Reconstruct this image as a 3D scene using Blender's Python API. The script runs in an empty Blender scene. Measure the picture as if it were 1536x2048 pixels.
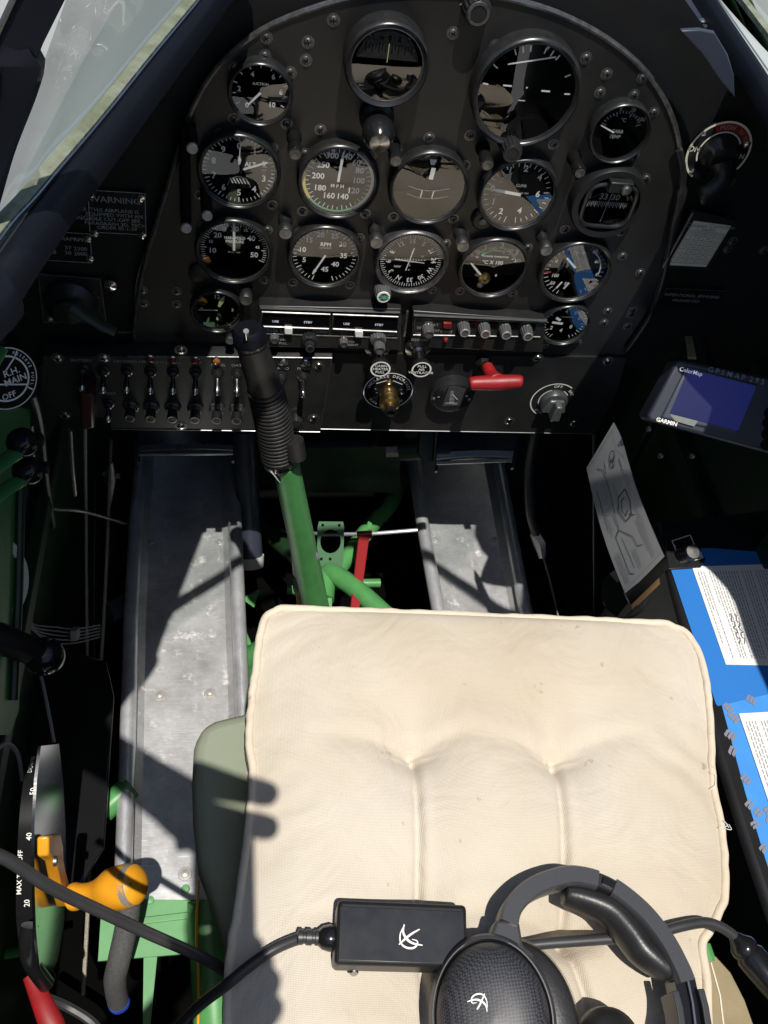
import bpy, bmesh, math, random
from mathutils import Vector, Matrix
random.seed(7)
R = math.radians
V = Vector
scene = bpy.context.scene
COL = scene.collection

# ------------------------------------------------------------------ camera frame
FPX = 1771.0
VD = V((-298, 1400, 1771)).normalized()          # world "down" seen from the lens
UX = V((1, .011, .16)); UX = (UX - VD * UX.dot(VD)).normalized()
ZW = -VD
XW = UX
YW = ZW.cross(XW)                                # right handed in (x right, y down, z fwd) is mirrored, fixed below
if YW.z < 0: YW = -YW
CAM = V((0, 0, 1.26))

def ray(px, py):
    c = V(((px - 768) / FPX, (py - 1024) / FPX, 1))
    return V((c.dot(XW), c.dot(YW), c.dot(ZW)))
def on_y(px, py, y): d = ray(px, py); return CAM + d * ((y - CAM.y) / d.y)
def on_z(px, py, z): d = ray(px, py); return CAM + d * ((z - CAM.z) / d.z)
def on_x(px, py, x): d = ray(px, py); return CAM + d * ((x - CAM.x) / d.x)
def at_d(px, py, t): return CAM + ray(px, py) * t
def on_pl(px, py, p0, n):
    d = ray(px, py); return CAM + d * ((p0 - CAM).dot(n) / d.dot(n))

cam_d = bpy.data.cameras.new('camera'); cam = bpy.data.objects.new('camera', cam_d); COL.objects.link(cam)
cx = V((XW.x, YW.x, ZW.x)); cdn = V((XW.y, YW.y, ZW.y)); cf = V((XW.z, YW.z, ZW.z))
m = Matrix.Identity(4)
for i in range(3):
    m[i][0] = cx[i]; m[i][1] = -cdn[i]; m[i][2] = -cf[i]; m[i][3] = CAM[i]
cam.matrix_world = m
cam_d.sensor_fit = 'VERTICAL'; cam_d.sensor_height = 24; cam_d.lens = 24 * FPX / 2048
cam_d.clip_start = .01; cam_d.clip_end = 3000
scene.camera = cam

# ------------------------------------------------------------------ light
LDIR = V((-.016, .333, -1)).normalized()
sun_d = bpy.data.lights.new('sun', 'SUN'); sun = bpy.data.objects.new('sun', sun_d); COL.objects.link(sun)
sun_d.energy = 5.0; sun_d.angle = R(.53); sun_d.color = (1, .95, .88)
sun.rotation_euler = LDIR.to_track_quat('-Z', 'Y').to_euler()
sun.location = (0, -2, 6)
w = bpy.data.worlds.new('World'); scene.world = w; w.use_nodes = True
nt = w.node_tree
sky = nt.nodes.new('ShaderNodeTexSky'); sky.sky_type = 'NISHITA'; sky.sun_disc = False
sky.sun_elevation = R(70.7); sky.sun_rotation = R(180)
bg = nt.nodes['Background']; bg.inputs[1].default_value = .10
nt.links.new(sky.outputs[0], bg.inputs[0])
scene.view_settings.view_transform = 'Standard'; scene.view_settings.look = 'None'
scene.view_settings.gamma = 1; scene.view_settings.use_curve_mapping = False
scene.view_settings.exposure = 0.0
scene.cycles.use_denoising = True
scene.cycles.max_bounces = 8; scene.cycles.transparent_max_bounces = 12
scene.cycles.sample_clamp_indirect = 6
scene.cycles.caustics_reflective = False; scene.cycles.caustics_refractive = False

# ------------------------------------------------------------------ materials
def mat(name, col, rough=.5, metal=0., spec=.5, noise=None, bump=None, rvar=0., emit=None, coat=0., stretch=None, wear=None, sheen=0.):
    """noise=(scale, colour2, amount); bump=(scale, strength, distance); wear=(scale, colour, threshold)"""
    mt = bpy.data.materials.new(name); mt.use_nodes = True
    n = mt.node_tree.nodes; l = mt.node_tree.links; b = n['Principled BSDF']
    b.inputs['Base Color'].default_value = (*col, 1); b.inputs['Roughness'].default_value = rough
    b.inputs['Metallic'].default_value = metal; b.inputs['Specular IOR Level'].default_value = spec
    if coat: b.inputs['Coat Weight'].default_value = coat; b.inputs['Coat Roughness'].default_value = .08
    if sheen: b.inputs['Sheen Weight'].default_value = sheen
    tc = n.new('ShaderNodeTexCoord'); mp = n.new('ShaderNodeMapping'); l.new(tc.outputs['Object'], mp.inputs[0])
    if stretch: mp.inputs['Scale'].default_value = stretch
    colour = None
    if noise:
        t = n.new('ShaderNodeTexNoise'); t.inputs['Scale'].default_value = noise[0]; t.inputs['Detail'].default_value = 6; t.inputs['Roughness'].default_value = .65
        l.new(mp.outputs[0], t.inputs[0])
        rp = n.new('ShaderNodeValToRGB'); rp.color_ramp.elements[0].position = .35; rp.color_ramp.elements[1].position = .7
        c2 = [col[i] * (1 - noise[2]) + noise[1][i] * noise[2] for i in range(3)]
        rp.color_ramp.elements[0].color = (*col, 1); rp.color_ramp.elements[1].color = (*c2, 1)
        l.new(t.outputs[0], rp.inputs[0]); colour = rp.outputs[0]
        if rvar:
            ma = n.new('ShaderNodeMath'); ma.operation = 'MULTIPLY_ADD'; ma.inputs[1].default_value = rvar * 2; ma.inputs[2].default_value = rough - rvar
            l.new(t.outputs[0], ma.inputs[0]); l.new(ma.outputs[0], b.inputs['Roughness'])
    if wear:
        t2 = n.new('ShaderNodeTexNoise'); t2.inputs['Scale'].default_value = wear[0]; t2.inputs['Detail'].default_value = 8; t2.inputs['Roughness'].default_value = .7
        l.new(tc.outputs['Object'], t2.inputs[0])
        r2 = n.new('ShaderNodeValToRGB'); r2.color_ramp.elements[0].position = wear[2]; r2.color_ramp.elements[1].position = wear[2] + .02
        l.new(t2.outputs[0], r2.inputs[0])
        mx = n.new('ShaderNodeMixRGB'); l.new(r2.outputs[0], mx.inputs[0])
        if colour: l.new(colour, mx.inputs[1])
        else: mx.inputs[1].default_value = (*col, 1)
        mx.inputs[2].default_value = (*wear[1], 1); colour = mx.outputs[0]
    if colour: l.new(colour, b.inputs['Base Color'])
    if bump:
        t3 = n.new('ShaderNodeTexNoise'); t3.inputs['Scale'].default_value = bump[0]; t3.inputs['Detail'].default_value = 4
        l.new(mp.outputs[0], t3.inputs[0])
        bp = n.new('ShaderNodeBump'); bp.inputs['Strength'].default_value = bump[1]; bp.inputs['Distance'].default_value = bump[2] if len(bump) > 2 else .001
        l.new(t3.outputs[0], bp.inputs['Height']); l.new(bp.outputs[0], b.inputs['Normal'])
    if emit:
        b.inputs['Emission Color'].default_value = (*emit[0], 1); b.inputs['Emission Strength'].default_value = emit[1]
    return mt

def glass_mat(name, f0=.04, tint=(1, 1, 1), rough=.0):
    mt = bpy.data.materials.new(name); mt.use_nodes = True
    n = mt.node_tree.nodes; l = mt.node_tree.links
    for x in list(n):
        if x.type == 'BSDF_PRINCIPLED': n.remove(x)
    out = n['Material Output']
    tr = n.new('ShaderNodeBsdfTransparent'); tr.inputs[0].default_value = (*tint, 1)
    gl = n.new('ShaderNodeBsdfGlossy'); gl.inputs['Roughness'].default_value = rough
    lw = n.new('ShaderNodeLayerWeight'); lw.inputs[0].default_value = .5
    pw = n.new('ShaderNodeMath'); pw.operation = 'POWER'; pw.inputs[1].default_value = 5; l.new(lw.outputs['Facing'], pw.inputs[0])
    fr = n.new('ShaderNodeMath'); fr.operation = 'MULTIPLY_ADD'; fr.inputs[1].default_value = 1 - f0; fr.inputs[2].default_value = f0; l.new(pw.outputs[0], fr.inputs[0])
    mx = n.new('ShaderNodeMixShader'); l.new(fr.outputs[0], mx.inputs[0]); l.new(tr.outputs[0], mx.inputs[1]); l.new(gl.outputs[0], mx.inputs[2])
    l.new(mx.outputs[0], out.inputs[0])
    return mt

M = {}
M['panel'] = mat('black_panel_paint', (.0095, .0092, .0090), .38, spec=.6, noise=(7, (.020, .0185, .017), .9), rvar=.18, bump=(900, .12, .0004), wear=(110, (.10, .095, .09), .70))
M['panel2'] = mat('black_sub_panel_paint', (.0105, .0105, .011), .38, spec=.6, noise=(14, (.028, .027, .0265), .7), rvar=.12, bump=(700, .15, .0004), wear=(45, (.12, .115, .11), .7))
M['shroud'] = mat('matt_black_shroud_paint', (.006, .006, .0065), .6, spec=.3, noise=(20, (.012, .012, .012), .6), bump=(300, .2, .0005))
M['dial'] = mat('black_dial_face', (.012, .0125, .013), .55, noise=(60, (.02, .02, .02), .5))
M['bezel'] = mat('satin_black_bezel', (.012, .012, .012), .28, spec=.6, noise=(90, (.04, .04, .04), .4))
M['edge'] = mat('worn_bezel_edge', (.22, .215, .21), .35, metal=.8, noise=(120, (.05, .05, .05), .8))
M['mark'] = mat('white_dial_marking', (.82, .82, .78), .6)
M['markdim'] = mat('dim_engraved_lettering', (.42, .42, .40), .7, noise=(150, (.1, .1, .1), .8))
M['ylw'] = mat('yellow_dial_arc', (.75, .62, .18), .6)
M['grn'] = mat('green_dial_arc', (.15, .55, .3), .6)
M['redmark'] = mat('red_dial_mark', (.6, .04, .04), .6)
M['lume'] = mat('aged_luminous_paint', (.5, .6, .25), .6)
M['glass'] = glass_mat('instrument_glass', .125)
M['wglass'] = glass_mat('windscreen_perspex', .05, (.90, .95, .93))
M['chrome'] = mat('polished_steel', (.62, .61, .6), .22, metal=1, noise=(80, (.3, .3, .3), .6), rvar=.1)
M['steel'] = mat('dull_steel', (.4, .395, .385), .42, metal=1, noise=(70, (.15, .15, .15), .7), rvar=.12)
M['screw'] = mat('dark_screw_steel', (.09, .088, .085), .42, metal=.9, noise=(150, (.42, .41, .40), .7), rvar=.1)
M['black'] = mat('black_plastic', (.012, .012, .013), .38, noise=(80, (.02, .02, .02), .5), bump=(600, .1, .0003))
M['blackg'] = mat('gloss_black_plastic', (.010, .010, .011), .16)
M['blackmat'] = mat('deep_black_rubber', (.006, .006, .006), .8, spec=.06, bump=(500, .3, .0005))
M['navy'] = mat('dark_blue_black_paint', (.0035, .004, .0075), .5, spec=.25, noise=(25, (.006, .007, .012), .6), rvar=.1)
M['pedal'] = mat('blue_black_pedal_paint', (.040, .046, .072), .3, spec=.6, noise=(30, (.05, .055, .07), .5), rvar=.12)
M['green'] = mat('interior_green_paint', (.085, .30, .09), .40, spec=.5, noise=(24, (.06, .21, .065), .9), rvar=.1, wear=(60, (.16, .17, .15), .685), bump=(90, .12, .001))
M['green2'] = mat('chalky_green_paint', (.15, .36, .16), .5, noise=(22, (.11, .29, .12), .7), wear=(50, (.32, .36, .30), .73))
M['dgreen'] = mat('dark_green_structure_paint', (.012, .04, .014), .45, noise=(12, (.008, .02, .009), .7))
M['olive'] = mat('olive_canvas', (.26, .29, .22), .9, spec=.1, bump=(1200, .3, .0005), noise=(8, (.22, .25, .18), .7))
M['red'] = mat('red_enamel', (.29, .010, .014), .45, noise=(40, (.20, .008, .010), .9), wear=(110, (.10, .03, .03), .66), rvar=.12, bump=(120, .08, .0005))
M['dred'] = mat('dark_red_guard', (.040, .005, .005), .42)
M['orange'] = mat('chipped_orange_enamel', (.80, .36, .018), .40, noise=(30, (.66, .27, .014), .8), wear=(120, (.10, .08, .05), .655), coat=.15, bump=(160, .1, .0006), rvar=.1)
M['orange_worn'] = mat('grey_worn_band', (.22, .21, .19), .6, noise=(150, (.35, .3, .2), .8))
M['brass'] = mat('aged_brass', (.55, .38, .15), .32, metal=1, noise=(100, (.3, .2, .08), .7), rvar=.1)
M['rope'] = mat('twisted_steel_cable', (.50, .45, .36), .6, metal=.3, noise=(600, (.1, .09, .07), .8), bump=(700, .6, .001))
M['paper'] = mat('white_paper', (.78, .77, .74), .75, noise=(10, (.70, .69, .66), .6))
M['oldpaper'] = mat('yellowed_card', (.82, .77, .62), .75, noise=(40, (.72, .66, .50), .7))
M['print'] = mat('black_print', (.06, .06, .065), .8)
M['greyprint'] = mat('grey_fine_print', (.30, .30, .31), .8)
M['lamin'] = mat('laminated_grey_card', (.30, .31, .32), .3, coat=.3, noise=(6, (.25, .26, .27), .6))
M['tape'] = mat('blue_masking_tape', (.015, .165, .52), .6, noise=(14, (.014, .16, .52), .7), bump=(260, .35, .0006))
M['tape2'] = mat('printed_blue_tape', (.05, .27, .70), .55, noise=(18, (.04, .22, .6), .7), bump=(260, .3, .0006))
M['tan'] = mat('tan_tape_print', (.20, .20, .24), .7)
M['strap'] = mat('khaki_webbing', (.30, .245, .15), .9, spec=.1, noise=(40, (.24, .19, .11), .7), bump=(900, .6, .001))
M['wood'] = mat('bare_wood_edge', (.36, .22, .10), .6, noise=(30, (.22, .13, .06), .8), stretch=(1, 12, 1))
M['lcd'] = mat('dark_display_window', (.004, .004, .005), .12)
M['screen'] = mat('lit_blue_screen', (.004, .005, .02), .3, emit=((.004, .006, .070), 1.0))
M['gps'] = mat('grey_blue_plastic', (.018, .022, .036), .42, noise=(60, (.014, .018, .03), .5), bump=(900, .12, .0003))
M['digit'] = mat('lit_display_digit', (.6, .6, .65), .5, emit=((.5, .5, .65), .5))
M['amber'] = mat('amber_lens', (.45, .12, .02), .15, coat=.5)
M['redlens'] = mat('red_button_lens', (.17, .012, .010), .35)
M['radioedge'] = mat('grey_radio_bezel', (.16, .165, .17), .35, metal=.5, noise=(60, (.1, .1, .1), .6))
M['seal'] = mat('weathered_seal_strip', (.17, .18, .11), .7, noise=(60, (.36, .37, .30), .8), bump=(220, .5, .002))
M['hose'] = mat('braided_grey_hose', (.055, .055, .055), .7, noise=(500, (.14, .14, .14), .8), bump=(500, .7, .001))
M['cable'] = mat('grey_black_cable', (.030, .030, .032), .42, noise=(40, (.045, .045, .047), .5))
M['leather'] = mat('black_leatherette', (.016, .016, .017), .38, bump=(420, .25, .0006), noise=(70, (.026, .025, .024), .6), rvar=.08)
M['hsplastic'] = mat('headset_grey_plastic', (.045, .047, .052), .36, noise=(400, (.06, .062, .067), .5), bump=(1200, .1, .0002))
M['wire'] = mat('white_wire_bundle', (.30, .29, .27), .6)
M['skin'] = mat('skin', (.55, .34, .25), .5, noise=(40, (.5, .29, .2), .6))
M['cloth'] = mat('navy_cotton_sleeve', (.06, .08, .14), .9, bump=(500, .4, .001))
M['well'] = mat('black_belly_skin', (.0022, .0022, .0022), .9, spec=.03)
M['rivetm'] = mat('bright_rivet_metal', (.55, .54, .50), .4, metal=.5, noise=(200, (.3, .3, .28), .6))
M['outskin'] = mat('pale_outer_skin_paint', (.46, .50, .48), .45, noise=(4, (.38, .42, .40), .7))
M['concrete'] = mat('pale_concrete_apron', (.33, .335, .33), .9, noise=(1.1, (.25, .255, .25), .8), bump=(60, .3, .002))
M['polished'] = mat('polished_aluminium_plate', (.62, .63, .63), .16, metal=1, noise=(30, (.5, .5, .5), .5), rvar=.07, stretch=(1, 4, 30))

# brushed aluminium with scratches and scuffs
def alu(name, base, rough, scale=(60, 6, 60), scuff=.63, scuffcol=(.75, .74, .71)):
    mt = bpy.data.materials.new(name); mt.use_nodes = True
    n = mt.node_tree.nodes; l = mt.node_tree.links; b = n['Principled BSDF']
    tc = n.new('ShaderNodeTexCoord'); mp = n.new('ShaderNodeMapping'); mp.inputs['Scale'].default_value = scale
    l.new(tc.outputs['Object'], mp.inputs[0])
    t = n.new('ShaderNodeTexNoise'); t.inputs['Scale'].default_value = 8; t.inputs['Detail'].default_value = 8; t.inputs['Roughness'].default_value = .75; l.new(mp.outputs[0], t.inputs[0])
    t2 = n.new('ShaderNodeTexNoise'); t2.inputs['Scale'].default_value = 34; t2.inputs['Detail'].default_value = 9; t2.inputs['Roughness'].default_value = .75; l.new(tc.outputs['Object'], t2.inputs[0])
    t4 = n.new('ShaderNodeTexNoise'); t4.inputs['Scale'].default_value = 16; t4.inputs['Detail'].default_value = 9; t4.inputs['Roughness'].default_value = .72; l.new(tc.outputs['Object'], t4.inputs[0])
    rp = n.new('ShaderNodeValToRGB'); rp.color_ramp.elements[0].position = .3; rp.color_ramp.elements[1].position = .75
    rp.color_ramp.elements[0].color = (*[c * .52 for c in base], 1); rp.color_ramp.elements[1].color = (*base, 1); l.new(t4.outputs[0], rp.inputs[0])
    r2 = n.new('ShaderNodeValToRGB'); r2.color_ramp.elements[0].position = scuff; r2.color_ramp.elements[1].position = scuff + .09; l.new(t2.outputs[0], r2.inputs[0])
    mx = n.new('ShaderNodeMixRGB'); mx.inputs[2].default_value = (*scuffcol, 1); l.new(r2.outputs[0], mx.inputs[0]); l.new(rp.outputs[0], mx.inputs[1]); l.new(mx.outputs[0], b.inputs['Base Color'])
    mt2 = n.new('ShaderNodeMath'); mt2.operation = 'MULTIPLY_ADD'; mt2.inputs[1].default_value = -.45; mt2.inputs[2].default_value = .62; l.new(r2.outputs[0], mt2.inputs[0]); l.new(mt2.outputs[0], b.inputs['Metallic'])
    ma = n.new('ShaderNodeMath'); ma.operation = 'MULTIPLY_ADD'; ma.inputs[1].default_value = .35; ma.inputs[2].default_value = rough - .17; l.new(t.outputs[0], ma.inputs[0]); l.new(ma.outputs[0], b.inputs['Roughness'])
    # long bright scratches
    mp2 = n.new('ShaderNodeMapping'); mp2.inputs['Scale'].default_value = (9, 260, 60) if scale[0] < 10 else (260, 9, 60); mp2.inputs['Rotation'].default_value = (0, 0, .12); l.new(tc.outputs['Object'], mp2.inputs[0])
    t7 = n.new('ShaderNodeTexNoise'); t7.inputs['Scale'].default_value = 3; t7.inputs['Detail'].default_value = 3; l.new(mp2.outputs[0], t7.inputs[0])
    r7 = n.new('ShaderNodeValToRGB'); r7.color_ramp.elements[0].position = .66; r7.color_ramp.elements[1].position = .70; l.new(t7.outputs[0], r7.inputs[0])
    m7 = n.new('ShaderNodeMixRGB'); m7.inputs[2].default_value = (.92, .92, .92, 1); l.new(r7.outputs[0], m7.inputs[0]); l.new(mx.outputs[0], m7.inputs[1]); l.new(m7.outputs[0], b.inputs['Base Color'])
    bp = n.new('ShaderNodeBump'); bp.inputs['Strength'].default_value = .25; bp.inputs['Distance'].default_value = .0006; l.new(t.outputs[0], bp.inputs['Height']); l.new(bp.outputs[0], b.inputs['Normal'])
    return mt
M['alu'] = alu('scuffed_aluminium_sheet', (.84, .845, .86), .40, (4, 90, 60), .565)
M['alurail'] = alu('worn_aluminium_tube', (.86, .88, .92), .36, (60, 5, 60), .68)

# woven beige cushion fabric with faint stains
def fabric(name, col, dark, sc=900, stain=True):
    mt = bpy.data.materials.new(name); mt.use_nodes = True
    n = mt.node_tree.nodes; l = mt.node_tree.links; b = n['Principled BSDF']
    b.inputs['Roughness'].default_value = .92; b.inputs['Specular IOR Level'].default_value = .1; b.inputs['Sheen Weight'].default_value = .15
    tc = n.new('ShaderNodeTexCoord')
    wv = []
    for ax in ('X', 'Y'):
        wt = n.new('ShaderNodeTexWave'); wt.bands_direction = ax; wt.inputs['Scale'].default_value = sc / 6.28; wt.inputs['Distortion'].default_value = 1.2; wt.inputs['Detail'].default_value = 1; wt.inputs['Detail Scale'].default_value = .4
        l.new(tc.outputs['Object'], wt.inputs[0]); wv.append(wt)
    ad = n.new('ShaderNodeMath'); ad.operation = 'ADD'; l.new(wv[0].outputs['Fac'], ad.inputs[0]); l.new(wv[1].outputs['Fac'], ad.inputs[1])
    t = n.new('ShaderNodeTexNoise'); t.inputs['Scale'].default_value = 6; t.inputs['Detail'].default_value = 5; l.new(tc.outputs['Object'], t.inputs[0])
    rp = n.new('ShaderNodeValToRGB'); rp.color_ramp.elements[0].position = .38; rp.color_ramp.elements[1].position = .72
    rp.color_ramp.elements[0].color = (*col, 1); rp.color_ramp.elements[1].color = (*dark, 1); l.new(t.outputs[0], rp.inputs[0])
    t5 = n.new('ShaderNodeTexNoise'); t5.inputs['Scale'].default_value = 45; t5.inputs['Detail'].default_value = 3; l.new(tc.outputs['Object'], t5.inputs[0])
    r5 = n.new('ShaderNodeValToRGB'); r5.color_ramp.elements[0].position = .70; r5.color_ramp.elements[1].position = .76; r5.color_ramp.elements[1].color = (.5, .5, .5, 1); l.new(t5.outputs[0], r5.inputs[0])
    mx = n.new('ShaderNodeMixRGB'); mx.inputs[2].default_value = (.16, .14, .12, 1); l.new(r5.outputs[0], mx.inputs[0]); l.new(rp.outputs[0], mx.inputs[1])
    ml = n.new('ShaderNodeMixRGB'); ml.blend_type = 'MULTIPLY'; ml.inputs[0].default_value = .10
    l.new(mx.outputs[0], ml.inputs[1]); l.new(ad.outputs[0], ml.inputs[2]); l.new(ml.outputs[0], b.inputs['Base Color'])
    bp = n.new('ShaderNodeBump'); bp.inputs['Strength'].default_value = .32; bp.inputs['Distance'].default_value = .0006
    l.new(ad.outputs[0], bp.inputs['Height'])
    t6 = n.new('ShaderNodeTexNoise'); t6.inputs['Scale'].default_value = 11; t6.inputs['Detail'].default_value = 5; t6.inputs['Distortion'].default_value = 1.6; l.new(tc.outputs['Object'], t6.inputs[0])
    b2 = n.new('ShaderNodeBump'); b2.inputs['Strength'].default_value = .42; b2.inputs['Distance'].default_value = .010
    l.new(t6.outputs[0], b2.inputs['Height']); l.new(bp.outputs[0], b2.inputs['Normal']); l.new(b2.outputs[0], b.inputs['Normal'])
    return mt
M['fabric'] = fabric('beige_woven_fabric', (.605, .55, .46), (.52, .45, .345), 1500)
M['piping'] = fabric('beige_piping', (.70, .62, .50), (.64, .55, .42), 2200)

# woven carbon pattern
def carbon(name):
    mt = bpy.data.materials.new(name); mt.use_nodes = True
    n = mt.node_tree.nodes; l = mt.node_tree.links; b = n['Principled BSDF']
    tc = n.new('ShaderNodeTexCoord'); mp = n.new('ShaderNodeMapping'); mp.inputs['Rotation'].default_value = (0, 0, .75); l.new(tc.outputs['Object'], mp.inputs[0])
    ck = n.new('ShaderNodeTexChecker'); ck.inputs['Scale'].default_value = 560; l.new(mp.outputs[0], ck.inputs[0])
    ck.inputs[1].default_value = (.016, .016, .019, 1); ck.inputs[2].default_value = (.050, .053, .062, 1)
    l.new(ck.outputs[0], b.inputs['Base Color']); b.inputs['Roughness'].default_value = .5; b.inputs['Coat Weight'].default_value = .25; b.inputs['Coat Roughness'].default_value = .45
    return mt
M['carbon'] = carbon('carbon_weave_shell')

# ------------------------------------------------------------------ mesh builder
def catmull(pts, n=8, closed=False):
    pts = [V(p) for p in pts]; out = []
    N = len(pts)
    rng = N if closed else N - 1
    for i in range(rng):
        if closed: p0, p1, p2, p3 = pts[(i - 1) % N], pts[i], pts[(i + 1) % N], pts[(i + 2) % N]
        else: p0, p1, p2, p3 = pts[max(i - 1, 0)], pts[i], pts[i + 1], pts[min(i + 2, N - 1)]
        for k in range(n):
            t = k / n
            out.append(.5 * ((2 * p1) + (p2 - p0) * t + (2 * p0 - 5 * p1 + 4 * p2 - p3) * t * t + (3 * p1 - p0 - 3 * p2 + p3) * t ** 3))
    if not closed: out.append(pts[-1])
    return out

def frame(o, n, up=V((0, 0, 1))):
    """matrix with local z along n, local y close to up"""
    n = V(n).normalized(); u = V(up).cross(n)
    if u.length < 1e-4: u = V((1, 0, 0)).cross(n)
    u.normalize(); v = n.cross(u)
    mm = Matrix.Identity(4)
    for i in range(3): mm[i][0] = u[i]; mm[i][1] = v[i]; mm[i][2] = n[i]; mm[i][3] = o[i]
    return mm

_tc = {}
def text_geo(s, bold=0.0):
    k = (s, bold)
    if k in _tc: return _tc[k]
    cu = bpy.data.curves.new('t', 'FONT'); cu.body = s; cu.size = 1; cu.align_x = 'CENTER'; cu.align_y = 'CENTER'; cu.offset = bold; cu.resolution_u = 2
    ob = bpy.data.objects.new('t', cu)
    me = bpy.data.meshes.new_from_object(ob)
    vs = [v.co.copy() for v in me.vertices]; fs = [tuple(p.vertices) for p in me.polygons]
    bpy.data.objects.remove(ob); bpy.data.meshes.remove(me); bpy.data.curves.remove(cu)
    _tc[k] = (vs, fs); return _tc[k]

class MB:
    def __init__(s): s.v = []; s.f = []; s.m = []
    def add(s, vs, fs, mi=0):
        b = len(s.v); s.v += [V(v) for v in vs]
        for f in fs: s.f.append(tuple(b + i for i in f)); s.m.append(mi)
        return s
    def box(s, c, sz, mtx=None, mi=0):
        vs = [V(((i & 1) - .5, ((i >> 1) & 1) - .5, ((i >> 2) & 1) - .5)) for i in range(8)]
        vs = [V((v.x * sz[0], v.y * sz[1], v.z * sz[2])) for v in vs]
        if mtx is not None: vs = [mtx @ (v + V(c)) for v in vs]
        else: vs = [v + V(c) for v in vs]
        return s.add(vs, [(0, 2, 3, 1), (4, 5, 7, 6), (0, 1, 5, 4), (2, 6, 7, 3), (0, 4, 6, 2), (1, 3, 7, 5)], mi)
    def prism(s, pts, d, mi=0):
        """extrude a closed 3-D outline by vector d"""
        n = len(pts); pts = [V(p) for p in pts]; d = V(d)
        nrm = V((0, 0, 0))
        for i in range(n): nrm += pts[i].cross(pts[(i + 1) % n])
        if nrm.dot(d) > 0: pts = pts[::-1]
        vs = pts + [p + d for p in pts]
        fs = [tuple(range(n)), tuple(range(2 * n - 1, n - 1, -1))] + [(i + n, (i + 1) % n + n, (i + 1) % n, i) for i in range(n)]
        return s.add(vs, fs, mi)
    def tube(s, pts, r, seg=10, mi=0, caps=True, flat=None, up=V((0, 0, 1))):
        pts = [V(p) for p in pts]; n = len(pts); vs = []; fs = []
        rr = r if isinstance(r, (list, tuple)) else [r] * n
        t0 = (pts[1] - pts[0]).normalized(); nv = V(up) - t0 * V(up).dot(t0)
        if nv.length < 1e-3: nv = V((1, 0, 0)) - t0 * t0.x
        nv.normalize()
        for i, p in enumerate(pts):
            t = (pts[min(i + 1, n - 1)] - pts[max(i - 1, 0)]).normalized()
            nv = (nv - t * nv.dot(t)).normalized(); bv = t.cross(nv)
            a, b_ = (1, 1) if flat is None else flat
            for k in range(seg):
                an = 2 * math.pi * k / seg
                vs.append(p + (nv * math.cos(an) * a + bv * math.sin(an) * b_) * rr[i])
        for i in range(n - 1):
            for k in range(seg):
                fs.append((i * seg + k, i * seg + (k + 1) % seg, (i + 1) * seg + (k + 1) % seg, (i + 1) * seg + k))
        if caps: fs += [tuple(range(seg - 1, -1, -1)), tuple(range((n - 1) * seg, n * seg))]
        return s.add(vs, fs, mi)
    def sweep(s, pts, prof, up=V((0, 0, 1)), mi=0, caps=True, scale=None):
        """sweep closed 2-D profile (side, up) along pts, keeping 'up' fixed"""
        pts = [V(p) for p in pts]; n = len(pts); k = len(prof); vs = []; fs = []
        for i, p in enumerate(pts):
            t = (pts[min(i + 1, n - 1)] - pts[max(i - 1, 0)]).normalized()
            sd = t.cross(up).normalized(); u2 = sd.cross(t)
            sc = scale[i] if scale else 1
            vs += [p + sd * a * sc + u2 * b * sc for a, b in prof]
        for i in range(n - 1):
            for j in range(k): fs.append((i * k + j, i * k + (j + 1) % k, (i + 1) * k + (j + 1) % k, (i + 1) * k + j))
        if caps: fs += [tuple(range(k - 1, -1, -1)), tuple(range((n - 1) * k, n * k))]
        return s.add(vs, fs, mi)
    def lathe(s, prof, mtx, seg=32, mi=0, cap=True):
        """profile [(r, z)] turned about local z of mtx"""
        vs = []; fs = []; k = len(prof)
        for i in range(seg):
            a = 2 * math.pi * i / seg
            vs += [mtx @ V((r * math.cos(a), r * math.sin(a), z)) for r, z in prof]
        for i in range(seg):
            j = (i + 1) % seg
            for q in range(k - 1): fs.append((i * k + q, j * k + q, j * k + q + 1, i * k + q + 1))
        if cap:
            if prof[-1][0] > 1e-6: fs.append(tuple(i * k + k - 1 for i in range(seg)))
            if prof[0][0] > 1e-6: fs.append(tuple(i * k for i in range(seg - 1, -1, -1)))
        return s.add(vs, fs, mi)
    def text(s, t, mtx, size, mi=0, bold=0.012, rot=0, pos=(0, 0), sx=1.0, curve=None):
        vs, fs = text_geo(t, bold)
        c, sn = math.cos(rot), math.sin(rot)
        out = []
        for v in vs:
            x, y = v.x * size * sx, v.y * size
            out.append(mtx @ V((x * c - y * sn + pos[0], x * sn + y * c + pos[1], 0)))
        return s.add(out, fs, mi)
    def quad2(s, mtx, pts, mi=0, z=0):
        vs = [mtx @ V((p[0], p[1], z)) for p in pts]
        return s.add(vs, [tuple(range(len(pts)))], mi)
    def line2(s, mtx, pts, w, mi=0, z=0):
        """flat stroke along 2-D points, mitred"""
        n = len(pts); L = []; Rr = []
        for i in range(n):
            a = V(pts[max(i - 1, 0)]); b = V(pts[min(i + 1, n - 1)]); t = (b - a)
            if t.length < 1e-9: t = V((1, 0))
            t.normalize(); nn = V((-t.y, t.x)); ww = (w[i] if isinstance(w, (list, tuple)) else w) / 2
            L.append(V(pts[i]) + nn * ww); Rr.append(V(pts[i]) - nn * ww)
        vs = [mtx @ V((p.x, p.y, z)) for p in L + Rr]
        return s.add(vs, [(n + i, n + i + 1, i + 1, i) for i in range(n - 1)], mi)
    def arc2(s, mtx, r, a0, a1, w, mi=0, n=24, c=(0, 0), z=0):
        """flat arc, angles in degrees clockwise from top"""
        p = [(c[0] + r * math.sin(R(a0 + (a1 - a0) * i / n)), c[1] + r * math.cos(R(a0 + (a1 - a0) * i / n))) for i in range(n + 1)]
        return s.line2(mtx, p, w, mi, z)
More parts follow.
